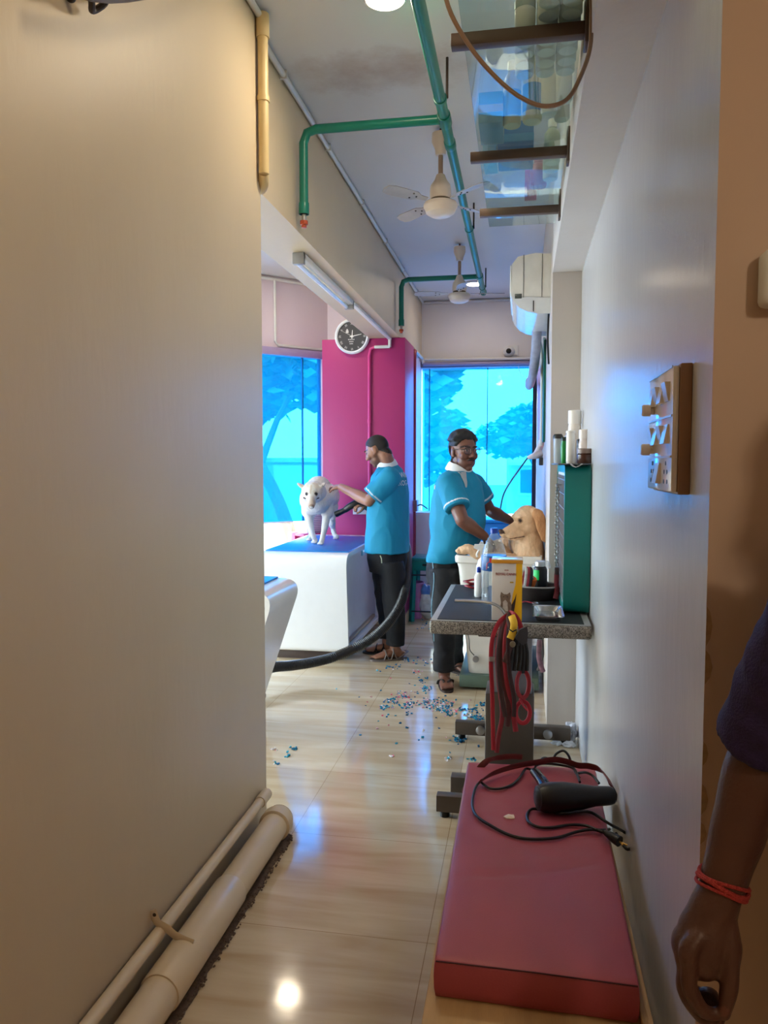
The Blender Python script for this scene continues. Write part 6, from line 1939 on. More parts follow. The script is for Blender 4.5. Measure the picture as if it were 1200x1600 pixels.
# ---------------------------------------------------------------- man with glasses
def man_glasses():
    a = at
    t = root('person', onz(697, 1060, 0), 'man with glasses and moustache in turquoise polo looking at the camera over the golden dog', 'person')
    fw = V((.82, -.57, 0)).normalized(); sd = V((-.57, -.82, 0)).normalized()     # sd = his right, towards the camera
    hd_ = Head(a(724, 706, 5.14), (.60, -.80, -.06), k=1.06)
    b = Blob(); hd_.add(b, jaw=1.12)
    neckb = a(719, 740, 5.16)
    b.limb([hd_.w(0, -.02, -.03), hd_.w(0, -.025, -.08), neckb, neckb - V((0, 0, .07))], [.058, .060, .066, .08], 18, 4)
    C = [a(716, 750, 5.17), a(715, 785, 5.17), a(712, 830, 5.18), a(700, 870, 5.2), a(697, 895, 5.21)]
    b.loft([(C[0], .13, .08, sd, fw), (C[1], .155, .11, sd, fw), (C[2], .15, .125, sd, fw), (C[3], .125, .08, sd, fw), (C[4], .09, .07, sd, fw)])
    shR, elR, wrR = a(702, 757, 5.02), a(722, 813, 4.90), a(757, 838, 5.03)
    b.limb([shR, (shR + elR) / 2, elR], [.040, .050, .045], 16, 5)
    b.limb([elR, elR + (wrR - elR) * .3, elR + (wrR - elR) * .7, wrR], [.044, .047, .036, .030], 16, 4)
    hand(b, wrR, a(772, 850, 5.09) - wrR, V((.5, .7, -.7)), V((-.3, .6, .7)), curl=.35)
    shL, elL, wrL = a(741, 757, 5.33), a(766, 798, 5.38), a(797, 813, 5.23)
    b.limb([shL, (shL + elL) / 2, elL], [.040, .048, .042], 16, 5)
    b.limb([elL, elL + (wrL - elL) * .3, elL + (wrL - elL) * .7, wrL], [.042, .046, .035, .029], 16, 4)
    hand(b, wrL, a(812, 822, 5.16) - wrL, V((.3, -.9, -.3)), V((-.3, 0, 1)), curl=.3)
    hipR, knR, anR = a(694, 892, 5.13), a(694, 970, 5.06), a(694, 1040, 5.10)
    hipL, knL, anL = a(702, 890, 5.30), a(706, 960, 5.38), a(709, 1026, 5.47)
    for h_, k_, an in ((hipR, knR, anR), (hipL, knL, anL)):
        b.limb([h_, k_, an, V((an.x, an.y, .06))], [.06, .052, .043, .038], 16, 5)
    ankR = V((anR.x, anR.y + .02, .085)); ankL = V((anL.x, anL.y, .085))
    tdR = V((.22, -.95, 0)); tdL = onz(737, 1046, 0) - onz(705, 1036, 0)
    foot(b, ankR, tdR, w=.048); foot(b, ankL, tdL, w=.046)
    me = b.fuse('body', .0045, 4)
    paint(me, lambda p, n_: hd_.features(p, 1, 1, lips=(.95, .70, .72), stubble=(.80, .80, .82)) if (p - hd_.c).length < .18 else (1, 1, 1))
    link_mesh('body', me, M_SKIN_B, t)
    me2 = me.copy(); me2.transform(Matrix.Translation(WL[t.name]))
    def hairf(r, f, u):
        lim = .078 if f > .055 else (.078 - (.055 - f) * 1.45)
        lim = max(lim, -.08 if f < -.045 else -.05)
        if abs(r) > .060 and -.035 < f < .03 and u < .034: return -1
        if f > .02 and abs(r) > .052: lim = max(lim, .034)
        x = u - lim + .004 * noise.noise(V((r * 60, f * 60, u * 60)))
        if x <= 0: return -1
        return min(.030 if u > .06 else .011, .002 + x * .6) * (1 + .25 * noise.noise(V((r * 38, f * 30, u * 38))))
    hair_shell('hair', me2, hd_, hairf, M_HAIR, t)
    mo = Blob()
    for q in (-1, 1):
        mo.limb([hd_.w(0, .107, -.041), hd_.w(q * .014, .104, -.042), hd_.w(q * .028, .091, -.052)], [.0065, .0065, .003], 10, 4)
    link_mesh('moustache', mo.fuse('moustache', .003, 1), M_HAIR, t)
    gl = MB()
    for q in (-1, 1):
        c0 = hd_.w(q * .033, .106, .010)
        rim = [c0 + (hd_.r * (.0255 * math.copysign(abs(math.cos(x)) ** .7, math.cos(x))) + hd_.u * (.019 * math.copysign(abs(math.sin(x)) ** .7, math.sin(x))) - hd_.f * (.006 * abs(math.cos(x)) * (1 if math.cos(x) * q > 0 else 0))) * hd_.k for x in [2 * PI * i / 28 for i in range(28)]]
        gl.tube(rim, .0019, 8, closed=True)
        gl.tube([hd_.w(q * .058, .100, .018), hd_.w(q * .074, .085, .020), hd_.w(q * .083, .03, .016), hd_.w(q * .083, -.006, .008)], .0019, 7, smooth=3)
    gl.tube([hd_.w(-.009, .108, .014), hd_.w(0, .113, .018), hd_.w(.009, .108, .014)], .0017, 7, smooth=3)
    go = gl.build('glasses', mat('black glasses frame', (20, 18, 18), .3), t)
    for q in (-1, 1):
        c0 = hd_.w(q * .033, .1055, .010)
        mb = MB(); mb.prism([(.024 * math.copysign(abs(math.cos(x)) ** .7, math.cos(x)) * hd_.k, .0175 * math.copysign(abs(math.sin(x)) ** .7, math.sin(x)) * hd_.k) for x in [2 * PI * i / 24 for i in range(24)]], hd_.f * .001, c0, hd_.r, hd_.u)
        mb.build('lens', glass_mat('spectacle lens', (.96, .96, .97, 1), haze=.0), go)
    # polo
    s = Blob()
    S = [a(718, 734, 5.16), a(717, 743, 5.16), a(716, 758, 5.17), a(715, 785, 5.17), a(715, 815, 5.16), a(711, 845, 5.17), a(700, 866, 5.19), a(696, 877, 5.2)]
    s.loft([(S[0], .080, .070, sd, fw), (S[1], .14, .095, sd, fw), (S[2], .185, .125, sd, fw), (S[3], .190, .150, sd, fw), (S[4], .19, .172, sd, fw), (S[5], .170, .155, sd, fw), (S[6], .150, .118, sd, fw), (S[7], .140, .105, sd, fw)], 36, 4, 2.2)
    def sleeve(sh, el, f0, r0, r1):
        e = sh + (el - sh) * f0
        s.ell(sh, r0 * 1.0)
        s.tube([sh + (sh - el) * .10, sh, sh + (e - sh) * .5, e], [r0 * .9, r0, (r0 + r1) / 2, r1], 22)
        return e
    eR = sleeve(shR, elR, .66, .080, .084)
    eL = sleeve(shL, elL, .62, .076, .076)
    ms = s.fuse('polo_shirt', .006, 5)
    folds(ms, .007, (6, 6, 4), 4)
    axR = (elR - shR).normalized(); axL = (elL - shL).normalized()
    def shirtcol(p, n_):
        for e, ax in ((eR, axR), (eL, axL)):
            q = (p - e).dot(ax)
            if -.026 < q < -.017 and (p - e - ax * q).length < .0875: return (220, 3.1, 1.9)
        return (1, 1, 1)
    paint(ms, shirtcol)
    bvh = BVHTree.FromPolygons([v.co for v in ms.vertices], [p.vertices[:] for p in ms.polygons])
    so = link_mesh('polo_shirt', ms, M_POLO, t)
    nx = (V((0, 0, 1)) + fw * .25).normalized()
    cc = a(718.5, 731, 5.155)
    A_, B_ = frame(nx, fw)
    mb = MB(); rings = []
    for i in range(37):
        q = 2 * PI * i / 36
        rd = A_ * math.cos(q) + B_ * math.sin(q)
        front = max(0, rd.dot(fw)) ** 3
        k = 1 + .10 * front
        drop = -.035 * front
        rings.append([cc + rd * (pr[0] * k) + nx * (pr[1] + drop * (1.0 if pr[1] > 0 else 1.5)) for pr in ((.070, .028), (.075, .032), (.084, .020), (.096, -.016), (.096, -.024), (.088, -.02), (.070, .0))])
    mb.rings(rings, cap=False); mb.build('collar', M_COLLAR, so)
    # white placket down the chest
    vs = []
    mb = MB()
    rows_ = []
    for i in range(9):
        z = i / 8
        row = []
        for xo in (-1, 0, 1):
            p0 = a(738, 738 + 24 * z, 5.0)
            sx_ = sd * (-xo * (.026 * (1 - z * .75)))
            h = bvh.ray_cast(p0 + sx_ + fw * .3, -fw)
            if h[0] is None: h = bvh.find_nearest(p0 + sx_)
            row.append(mb.bm.verts.new(h[0] + h[1] * .004))
        rows_.append(row)
    for i in range(8):
        for j in range(2):
            mb.bm.faces.new((rows_[i][j], rows_[i][j + 1], rows_[i + 1][j + 1], rows_[i + 1][j]))
    r_ = bmesh.ops.solidify(mb.bm, geom=mb.bm.faces[:], thickness=.003)
    mb.build('placket', M_COLLAR, so)
    # small white mark at the back edge
    h = bvh.find_nearest(a(677.5, 761, 5.08))
    MB().ell(h[0], (.006, .006, .016)).build('shirt_mark', M_COLLAR, so)
    # trousers with pale side piping
    w_ = Blob()
    w_.loft([(a(696, 868, 5.2), .125, .09, sd, fw), (a(696, 890, 5.2), .142, .105, sd, fw), (a(697, 912, 5.2), .14, .11, sd, fw)], 32, 4)
    w_.tube([hipR, a(694, 925, 5.10), knR, a(694, 1015, 5.09), a(694, 1047, 5.1)], [.098, .094, .078, .068, .066], 22, smooth=4)
    w_.tube([hipL, a(704, 920, 5.34), knL, a(708, 1000, 5.43), a(709, 1034, 5.47)], [.098, .092, .076, .066, .064], 22, smooth=4)
    mw = w_.fuse('trousers', .007, 4)
    folds(mw, .009, (6, 6, 6), 3)
    paint(mw, lambda p, n_: (1, 1, 1))
    bw_ = BVHTree.FromPolygons([v.co for v in mw.vertices], [p.vertices[:] for p in mw.polygons])
    tro = link_mesh('trousers', mw, M_TROU, t)
    pts = []
    for i in range(15):
        z = i / 14
        p0 = a(684 + 2 * math.sin(z * 9), 884 + 160 * z, 4.6)
        h = bw_.ray_cast(p0, FWD)
        if h[0] is not None: pts.append(h[0] + h[1] * .002)
    MB().tube(pts, .0035, 6, smooth=2).build('side_piping', mat('pale blue piping', (120, 160, 180), .6), tro)
    M_SAN = mat('dark brown flip flop', (44, 30, 28), .6)
    sole('flip_flop', ankR, tdR, M_SAN, t, strap='thong')
    sole('flip_flop', ankL, tdL, M_SAN, t, strap='thong')
    return t
man_glasses()

# ---------------------------------------------------------------- person at the right edge: arm and purple sleeve
def person_edge():
    a = at
    D = 1.12
    t = root('person', (.60, 1.02, 0), 'person at the right edge, bare arm with red wrist thread and purple sleeve', 'person')
    fw = V((0, -1, 0)); sd = V((-1, 0, 0))
    hd_ = Head((.60, .99, 1.60), (-.1, -1, 0), k=1.0)
    b = Blob(); hd_.add(b)
    b.limb([hd_.w(0, -.02, -.03), V((.60, 1.01, 1.48)), V((.60, 1.02, 1.38))], [.056, .06, .08], 16, 4)
    b.loft([(V((.60, 1.03, 1.40)), .14, .07, sd, fw), (V((.60, 1.03, 1.30)), .165, .10, sd, fw), (V((.60, 1.03, 1.1)), .14, .09, sd, fw), (V((.60, 1.03, .95)), .15, .10, sd, fw), (V((.60, 1.03, .85)), .14, .095, sd, fw)])
    sh = V((.425, 1.06, 1.37))
    el, wr = a(1192, 1165, D), a(1126, 1392, D)
    b.limb([sh, (sh + el) / 2 + V((-.004, 0, 0)), el], [.055, .049, .043], 20, 5)
    b.limb([el, el + (wr - el) * .22, el + (wr - el) * .55, el + (wr - el) * .85, wr], [(.041, .041), (.044, .043), (.039, .038), (.033, .034), (.030, .033)], 22, 5)
    # hand seen from the thumb side, fingers curled in to meet the thumb
    P = lambda x, y, z=0: a(x, y, D + z)
    b.limb([wr, P(1113, 1425), P(1103, 1458), P(1097, 1490)], [(.030, .033), (.034, .034), (.040, .038), (.036, .036)], 20, 5)
    b.ell(P(1072, 1476, .005), (.021, .030, .028), None, 18, 12)
    b.ell(P(1128, 1462, -.012), (.024, .024, .034), None, 18, 12)
    for i, (zo, xo, L) in enumerate(((-.026, 0, 1.0), (-.005, -7, 1.1), (.016, -8, 1.05), (.035, -2, .9))):
        k0 = P(1076 + xo * .8, 1486, zo)
        k1 = P(1078 + xo, 1486 + 58 * L, zo)
        k2 = P(1100 + xo * .4, 1486 + 94 * L, zo - .002)
        k3 = P(1124, 1486 + 98 * L, zo * .8 - .004)
        b.limb([P(1092, 1462, zo * .8), k0, (k0 + k1) / 2, k1, k2, k3], [.014, .0145, .0115, .0118, .0102, .0085], 14, 5)
    b.ell(P(1106, 1500, .004), (.030, .026, .026)); b.ell(P(1108, 1562, .012), (.018, .020, .016))
    b.limb([P(1132, 1440, -.014), P(1141, 1478, -.024), P(1142, 1512, -.030), P(1139, 1545, -.032), P(1131, 1584, -.030)], [.018, .0165, .0122, .0128, .0095], 14, 5)
    # other arm at the far side
    b.limb([V((.775, 1.05, 1.37)), V((.80, 1.08, 1.09)), V((.80, 1.02, .86))], [.055, .043, .030], 16, 5)
    hand(b, V((.80, 1.02, .86)), V((0, -.1, -1)), V((-1, 0, 0)), V((0, -1, 0)), curl=.35)
    for x in (.52, .68):
        b.limb([V((x, 1.03, .88)), V((x, 1.02, .47)), V((x, 1.05, .10)), V((x, 1.05, .06))], [.085, .058, .042, .038], 16, 5)
        foot(b, V((x, 1.05, .085)), (0, -1, 0))
    me = b.fuse('body', .0034, 4)
    # nails
    tips = [P(1128, 1486 + 109 * L, zo * .8 - .012) for zo, xo, L in ((-.026, 0, 1.0),)]
    tip_t = P(1132, 1582, -.041)
    def col(p, n_):
        if (p - hd_.c).length < .17: return hd_.features(p, 1, 1)
        if (p - tip_t).length < .0075: return (1.7, 1.5, 1.5)
        return (1, 1, 1)
    paint(me, col)
    link_mesh('body', me, M_SKIN_C, t)
    me2 = me.copy(); me2.transform(Matrix.Translation(WL[t.name]))
    hair_shell('hair', me2, hd_, lambda r, f, u: -1 if (abs(r) > .06 and -.035 < f < .03 and u < .03) else min(.014, (u - max(.07 - max(0, .05 - f) * 1.3, -.05)) * .4), M_HAIR, t)
    # red thread round the wrist
    wx = (wr - el).normalized(); A_, B_ = frame(wx)
    M_THR = mat('red sacred thread', (176, 56, 52), .7, var=.2, scale=200, bump=.6, bscale=500)
    for k, (off, rr_, w_) in enumerate(((-.012, .0350, .0036), (-.005, .0352, .0026), (-.019, .0348, .0028))):
        cc = wr + wx * off
        MB().tube([cc + A_ * (rr_ * math.cos(q)) + B_ * (rr_ * .98 * math.sin(q)) + wx * (.003 * math.sin(q * 2 + k)) for q in [2 * PI * i / 40 for i in range(40)]], w_, 8, closed=True).build('wrist_thread', M_THR, t)
    s = Blob()
    s.loft([(V((.60, 1.02, 1.44)), .075, .07, sd, fw), (V((.60, 1.03, 1.41)), .15, .09, sd, fw), (V((.60, 1.03, 1.33)), .185, .125, sd, fw), (V((.60, 1.03, 1.1)), .175, .13, sd, fw), (V((.60, 1.03, .82)), .185, .135, sd, fw)], 36, 4, 2.2)
    e1 = a(1180, 1162, D)
    s.tube([sh + V((.01, 0, .03)), sh, (sh + e1) / 2, e1], [.07, .074, .066, .058], 26)
    s.tube([V((.765, 1.05, 1.40)), V((.775, 1.05, 1.37)), V((.79, 1.07, 1.14))], [.07, .074, .064], 22)
    ms = s.fuse('shirt', .005, 4)
    folds(ms, .005, (9, 9, 9), 6)
    link_mesh('shirt', ms, mat('dark purple woven shirt', (42, 30, 76), .8, var=.25, scale=60, bump=.3, bscale=260), t)
    w_ = Blob()
    w_.loft([(V((.60, 1.03, .95)), .16, .115, sd, fw), (V((.60, 1.03, .84)), .17, .125, sd, fw), (V((.60, 1.03, .78)), .16, .12, sd, fw)], 30, 4)
    for x in (.52, .68):
        w_.tube([V((x, 1.03, .86)), V((x, 1.02, .47)), V((x, 1.05, .09))], [.10, .082, .072], 20, smooth=3)
    mw = w_.fuse('trousers', .007, 4); folds(mw, .006, (6, 6, 5), 8)
    paint(mw, lambda p, n_: (1, 1, 1))
    link_mesh('trousers', mw, mat('dark grey trousers', (48, 48, 56), .8, var=.1), t)
    return t
person_edge()

# ---------------------------------------------------------------- white dog on the blue table
def white_dog():
    a = at
    zt = .826
    t = root('dog', onz(505, 846, zt), 'white short-haired dog standing on the blue-topped table, facing the camera', 'dog')
    b = Blob()
    chest, mid, rump = a(494, 790, 6.33), a(500, 780, 6.50), a(508, 778, 6.70)
    ax = basis(rump - chest)
    # deep chest narrowing to the belly, arched back
    b.limb([a(492, 786, 6.24), a(496, 780, 6.36), a(501, 775, 6.52), a(507, 775, 6.70), a(509, 782, 6.80)], [(.098, .118), (.128, .150), (.122, .142), (.118, .135), (.08, .10)], 24, 5, up=(1, 0, 0))
    b.ell(a(498, 762, 6.50), (.10, .16, .10))
    # shoulders
    b.limb([a(481, 775, 6.32), a(480.5, 800, 6.28)], [.058, .05], 14, 3); b.limb([a(510, 775, 6.34), a(511, 802, 6.30)], [.06, .052], 14, 3)
    # neck and head carried low
    b.limb([a(494, 775, 6.34), a(490, 770, 6.20), a(487, 770, 6.12)], [.105, .098, .085], 18, 4)
    hf = (a(486.5, 797, 5.93) - a(487, 766, 6.13)).normalized()
    hr = V((RGT.x, RGT.y, 0)).normalized(); hu = hr.cross(hf).normalized()
    if hu.y > 0: hu = -hu
    hc = a(487, 769, 6.11)
    W = lambda r, f, u: hc + hr * r + hf * f + hu * u
    b.ell(hc, (.083, .082, .072), (hr, hf, hu)); b.ell(W(0, .03, .012), (.066, .06, .055), (hr, hf, hu))
    b.limb([W(0, .045, .0), W(0, .10, .006), W(0, .15, .004), W(0, .178, .002)], [(.050, .054), (.038, .040), (.033, .034), (.026, .028)], 16, 4)
    b.limb([W(0, .05, -.03), W(0, .11, -.030), W(0, .155, -.024)], [.036, .027, .020], 12, 4)
    for q in (-1, 1):
        b.ell(W(q * .034, .058, .030), (.016, .02, .010), (hr, hf, hu))
        b.ell(W(q * .05, .03, -.02), (.03, .035, .035), (hr, hf, hu))
        # folded back ears
        ed = (hr * q * .8 - hf * .35 + hu * .35).normalized()
        b.ell(W(q * .080, -.030, .040), (.036, .021, .011), (ed, ed.cross(hu).normalized(), ed.cross(ed.cross(hu)).normalized()))
        b.ell(W(q * .098, -.040, .050), (.020, .013, .008), (ed, ed.cross(hu).normalized(), ed.cross(ed.cross(hu)).normalized()))
    # legs: front pair, hind pair
    def leg(pts, rad):
        b.limb(pts, rad, 14, 4)
    def paw(c, fd):
        c = V(c); fd = V((fd[0], fd[1], 0)).normalized(); s_ = V((fd.y, -fd.x, 0))
        b.ell(c + V((0, 0, .016)), (.024, .030, .017), (s_, fd, V((0, 0, 1))), 14, 8)
        for k in (-1.5, -.5, .5, 1.5):
            b.ell(c + fd * (.026 - abs(k) * .004) + s_ * (k * .0115) + V((0, 0, .011)), (.0078, .014, .011), (s_, fd, V((0, 0, 1))), 10, 6)
    pf = [onz(492, 849, zt), onz(502, 851, zt)]
    ph = [onz(484.5, 845, zt), onz(526, 842.5, zt)]
    leg([a(481, 800, 6.28), a(484, 818, 6.25), a(488, 833, 6.24), pf[0] + V((0, .012, .022))], [.040, .029, .0225, .020])
    leg([a(511, 802, 6.30), a(508.5, 818, 6.26), a(505.5, 833, 6.22), pf[1] + V((0, .012, .022))], [.041, .030, .0225, .020])
    # hind legs: stifle forward, hock back, upright shank
    leg([a(489, 792, 6.68), a(484, 812, 6.60), a(486, 827, 6.70), ph[0] + V((0, .02, .022))], [.056, .034, .021, .019])
    leg([a(519, 790, 6.70), a(518, 812, 6.60), a(520.5, 826, 6.70), a(523, 836, 6.62), ph[1] + V((0, .015, .022))], [.056, .036, .022, .020, .019])
    for p in pf + ph: paw(p, (-.1, -1))
    # tail tucked behind
    b.limb([a(509, 775, 6.82), a(512, 792, 6.90), a(512, 812, 6.88)], [.03, .022, .012], 12, 4)
    me = b.fuse('body', .0042, 4)
    displace(me, lambda c: .0022 * noise.noise(c * 38) + .0012 * noise.noise(c * 90))
    eyes = [W(q * .036, .068, .034) for q in (-1, 1)]
    nose = W(0, .176, .008)
    def col(p, n_):
        d = p - hc
        r, f, u = d.dot(hr), d.dot(hf), d.dot(hu)
        for e in eyes:
            q = (p - e).length
            if q < .0125: return (.035, .03, .035)
            if q < .018: return (.55, .47, .42)
        c = (1, 1, 1)
        if abs(r) < .09 and abs(u) < .10 and -.05 < f < .2:
            if f > .190 and u > -.012: return (.42, .30, .24)
            if f > .085:
                k = noise.noise(p * 30) * .3
                c = shade_mix((1, 1, 1), (.62, .46, .36), (f - .095) * 11 + k)
                if abs(u + .016) < .004 and abs(r) > .008: c = (.16, .11, .10)
            elif u > .0 and noise.noise(p * 22) > -.1: c = (.96, .91, .83)
            if .045 < f < .09 and abs(abs(r) - .052) < .012 and abs(u + .012) < .007: c = (.12, .09, .09)
            if .0 < f < .08 and abs(r) < .006 and u > .04: c = (.86, .74, .62)
        if (p - W(-.100, -.042, .050)).length < .030 or (p - W(.100, -.042, .050)).length < .030:
            c = (.90, .80, .78)
            if r > 0 and noise.noise(p * 60) > -.05: c = (.55, .46, .42)
        if p.z < zt + .010 and noise.noise(p * 90) > .1: c = (.6, .5, .46)
        return c
    paint(me, col)
    link_mesh('body', me, mat('white short fur', (222, 218, 212), .75, attr='tone', var=.05, scale=30, bump=.25, bscale=190), t)
white_dog()

# ---------------------------------------------------------------- golden dog lying in the white tub
def golden_dog():
    a = at
    t = root('dog', (-.02, 5.3, .85), 'golden long-eared dog resting in the white tub, head turned left', 'dog')
    b = Blob()
    b.limb([V((.02, 5.14, .95)), V((.01, 5.30, .945)), V((.0, 5.52, .935)), V((-.01, 5.68, .92))], [(.10, .085), (.115, .088), (.115, .085), (.09, .07)], 22, 5, up=(1, 0, 0))
    b.ell((-.02, 5.60, .91), (.12, .13, .065))
    # chest fluff
    b.limb([a(824, 858, 5.0), a(826, 885, 5.0), a(824, 905, 5.03)], [.085, .105, .10], 18, 4)
    # neck and head
    b.limb([a(828, 885, 5.1), a(828, 858, 5.03), a(827, 838, 4.98)], [.10, .090, .078], 18, 4)
    hc = a(823, 814, 4.95)
    hf = V((-.84, -.48, -.24)).normalized()
    hr = hf.cross(V((0, 0, 1))).normalized(); hu = hr.cross(hf).normalized()
    W = lambda r, f, u: hc + hr * r + hf * f + hu * u
    ax = (hr, hf, hu)
    b.ell(W(0, -.005, .022), (.074, .086, .078), ax); b.ell(W(0, .035, .036), (.056, .050, .050), ax)
    b.ell(W(0, .0, -.035), (.070, .07, .065), ax)
    # square muzzle with flews
    b.limb([W(0, .045, -.010), W(0, .09, -.022), W(0, .145, -.030), W(0, .180, -.033)], [(.048, .046), (.039, .038), (.036, .033), (.029, .027)], 18, 4, up=hu)
    b.limb([W(0, .02, -.075), W(0, .09, -.078), W(0, .142, -.070)], [.034, .025, .018], 14, 4)
    b.ell(W(0, .196, -.014), (.020, .013, .014), ax)
    for q in (-1, 1):
        b.ell(W(q * .028, .135, -.052), (.017, .042, .024), ax)
        b.ell(W(q * .030, .085, -.058), (.018, .04, .028), ax)
        b.ell(W(q * .036, .060, .048), (.020, .022, .013), ax)
        b.limb([W(q * .060, -.030 - .03 * (q > 0), .066 - .02 * (q > 0)), W(q * (.086 - .016 * (q > 0)), -.042 - .04 * (q > 0), .034 - .02 * (q > 0)), W(q * (.096 - .02 * (q > 0)), -.048 - .04 * (q > 0), -.045), W(q * (.092 - .02 * (q > 0)), -.052 - .04 * (q > 0), -.115), W(q * (.086 - .02 * (q > 0)), -.058 - .04 * (q > 0), -.150)], [(.024, .016), (.038, .016), (.042, .015), (.030, .012), (.010, .008)], 16, 5, up=hr)
    # fore leg stretched along the rim
    pz = .918
    pw = a(722, 873, 4.93); pw.z = pz
    b.limb([a(812, 880, 5.0), a(790, 876, 4.96), a(758, 872, 4.94), V((pw.x + .05, pw.y, pz + .004)), pw], [.062, .052, .040, .034, .030], 16, 5)
    for k in (-1.5, -.5, .5, 1.5):
        b.ell(pw + V((-.032 + abs(k) * .004, k * .014, -.006)), (.016, .0095, .013), None, 10, 8)
    # second fore paw inside the tub
    b.limb([a(805, 890, 5.12), V((-.15, 5.16, .92)), V((-.24, 5.16, .885))], [.05, .038, .03], 14, 4)
    # hind thigh and tail
    b.ell((-.10, 5.55, .90), (.06, .10, .055)); b.limb([V((-.03, 5.72, .91)), V((-.12, 5.74, .895)), V((-.22, 5.66, .885))], [.035, .03, .02], 12, 4)
    me = b.fuse('body', .0044, 3)
    def fur(c):
        far = min(1, max(.2, ((c - W(0, .1, 0)).length - .07) * 7))
        return (noise.noise(V((c.x * 34, c.y * 34, c.z * 14))) * .006 + noise.noise(c * 70) * .0025) * far
    displace(me, fur)
    eye = [W(q * .044, .072, .022) for q in (-1, 1)]
    def col(p, n_):
        d = p - hc
        r, f, u = d.dot(hr), d.dot(hf), d.dot(hu)
        for e in eye:
            q = (p - e).length
            if q < .0125: return (.05, .04, .04)
            if q < .021: return shade_mix((.30, .23, .20), (.8, .7, .62), (q - .0125) / .0085)
        c = shade_mix((1.0, .98, .95), (.90, .80, .70), .5 + .5 * noise.noise(p * 5))
        if abs(r) < .15 and -.13 < f < .24 and abs(u) < .20:
            if f > .184 and -.030 < u: return (.10, .07, .07)
            lip = -.078 + .10 * (f - .12)
            if .055 < f < .17 and abs(u - lip) < .0045 and abs(r) > .010: return (.20, .13, .12)
            if f > .04 and u < lip: c = (1.06, 1.03, 1.0)
            if f > .03 and u > .045: c = (1.12, 1.12, 1.12)
            if abs(r) > .074 and f < .005 and u < .09: c = shade_mix((.86, .64, .46), (.74, .52, .36), .5 + noise.noise(p * 24))
        elif p.z < 1.0 and p.y < 5.15 and noise.noise(p * 14) > .1: c = (1.04, 1.02, .98)
        return c
    paint(me, col)
    link_mesh('body', me, mat('golden fur', (222, 188, 154), .8, attr='tone', var=.12, scale=40, bump=.5, bscale=120, stretch=(1, 1, .4)), t)
golden_dog()
# ================================================================ the street outside
gm = mat('sunlit concrete yard', (128, 126, 120), .8, var=.08, scale=2)
struct(MB().box(-40, 30, 8.6, 60, -.32, -.2).build('floor', gm, loc=(0, 30, -.2)))
mbg = MB().prism([(-6.2, 8.6), (-40, 8.6), (-40, -10), (-6.2, -10)], (0, 0, .12), (0, 0, -.32), (1, 0, 0), (0, 1, 0))
struct(mbg.build('floor', gm))
M_LEAF = mat('tree leaves', (64, 104, 60), .5, var=.3, scale=3)
M_BARK = mat('grey brown bark', (96, 84, 70), .9, var=.2, scale=10, bump=.4)
def tree(base, h, crowns, label, seed, leaf=.13, n=1500, trunk=.16, lean=(0, 0)):
    r = random.Random(seed)
    t = root('tree', base, label, 'tree', None)
    b = V(base)
    tb_ = Blob()
    top = b + V((lean[0], lean[1], h))
    pts = [b, b + (top - b) * .35 + V((.08, 0, 0)), b + (top - b) * .7 - V((.06, 0, 0)), top]
    mbt = MB().tube(pts, [trunk, trunk * .8, trunk * .6, trunk * .35], 10, smooth=4)
    for c, rr in crowns:
        mbt.tube([b + (top - b) * .55, (b + (top - b) * .75 + b + V(c)) / 2, b + V(c)], [trunk * .5, trunk * .3, trunk * .1], 7, smooth=3)
    mbt.build('trunk', M_BARK, t)
    bm = bmesh.new()
    tot = sum(rr[0] * rr[1] * rr[2] for c, rr in crowns)
    for c, rr in crowns:
        cc_ = b + V(c)
        for i in range(int(n * rr[0] * rr[1] * rr[2] / tot)):
            d = V((r.gauss(0, 1), r.gauss(0, 1), r.gauss(0, 1))).normalized() * (r.random() ** .4)
            p = cc_ + V((d.x * rr[0], d.y * rr[1], d.z * rr[2]))
            s_ = leaf * r.uniform(.6, 1.3)
            ax = V((r.gauss(0, 1), r.gauss(0, 1), r.gauss(0, 1))).normalized()
            a_, b_ = frame(ax)
            q = [p + a_ * s_, p + b_ * s_ * .5 + ax * s_ * .1, p - a_ * s_, p - b_ * s_ * .5 - ax * s_ * .1]
            bm.faces.new([bm.verts.new(v) for v in q])
    me = bpy.data.meshes.new('foliage'); bm.to_mesh(me); bm.free()
    link_mesh('foliage', me, M_LEAF, t)
    return t
tree((-2.2, 14.6, -.2), 3.4, [((.05, 0, 3.5), (1.05, 1.1, 1.0)), ((-.4, .3, 2.5), (.9, .9, .9)), ((.75, .2, 2.1), (.5, .6, .6)), ((.5, 0, 1.9), (.6, .6, .7)), ((-.6, -.1, 1.5), (.8, .7, .7))],
     'leafy tree outside the end window, left half', 4, leaf=.17, n=4200)
tree((.5, 19.5, -.2), 2.4, [((0, 0, 2.6), (1.1, 1., .6)), ((-.9, .2, 2.3), (.8, .8, .5)), ((.9, .2, 2.4), (.7, .8, .6))],
     'low tree outside the end window, in front of the pale house', 8, leaf=.16, n=1800)
tree((-5.6, 13.0, -.2), 3.2, [((0, 0, 3.6), (1.2, 1.2, .9)), ((.9, .6, 3.2), (.9, .9, .8)), ((-1, 0, 3.0), (1., 1, .8)), ((.2, .2, 2.6), (.8, .7, .5))],
     'tree with upright trunk outside the slanting blue window', 5, leaf=.2, n=2600, trunk=.2)
tree((-3.1, 10.6, -.2), 3.0, [((-.5, .3, 3.4), (.9, .8, .6)), ((.4, .3, 3.0), (.7, .8, .6))],
     'thin leaning tree outside the slanting blue window, near the pillar', 9, leaf=.17, n=1200, trunk=.12, lean=(-1.1, 0))
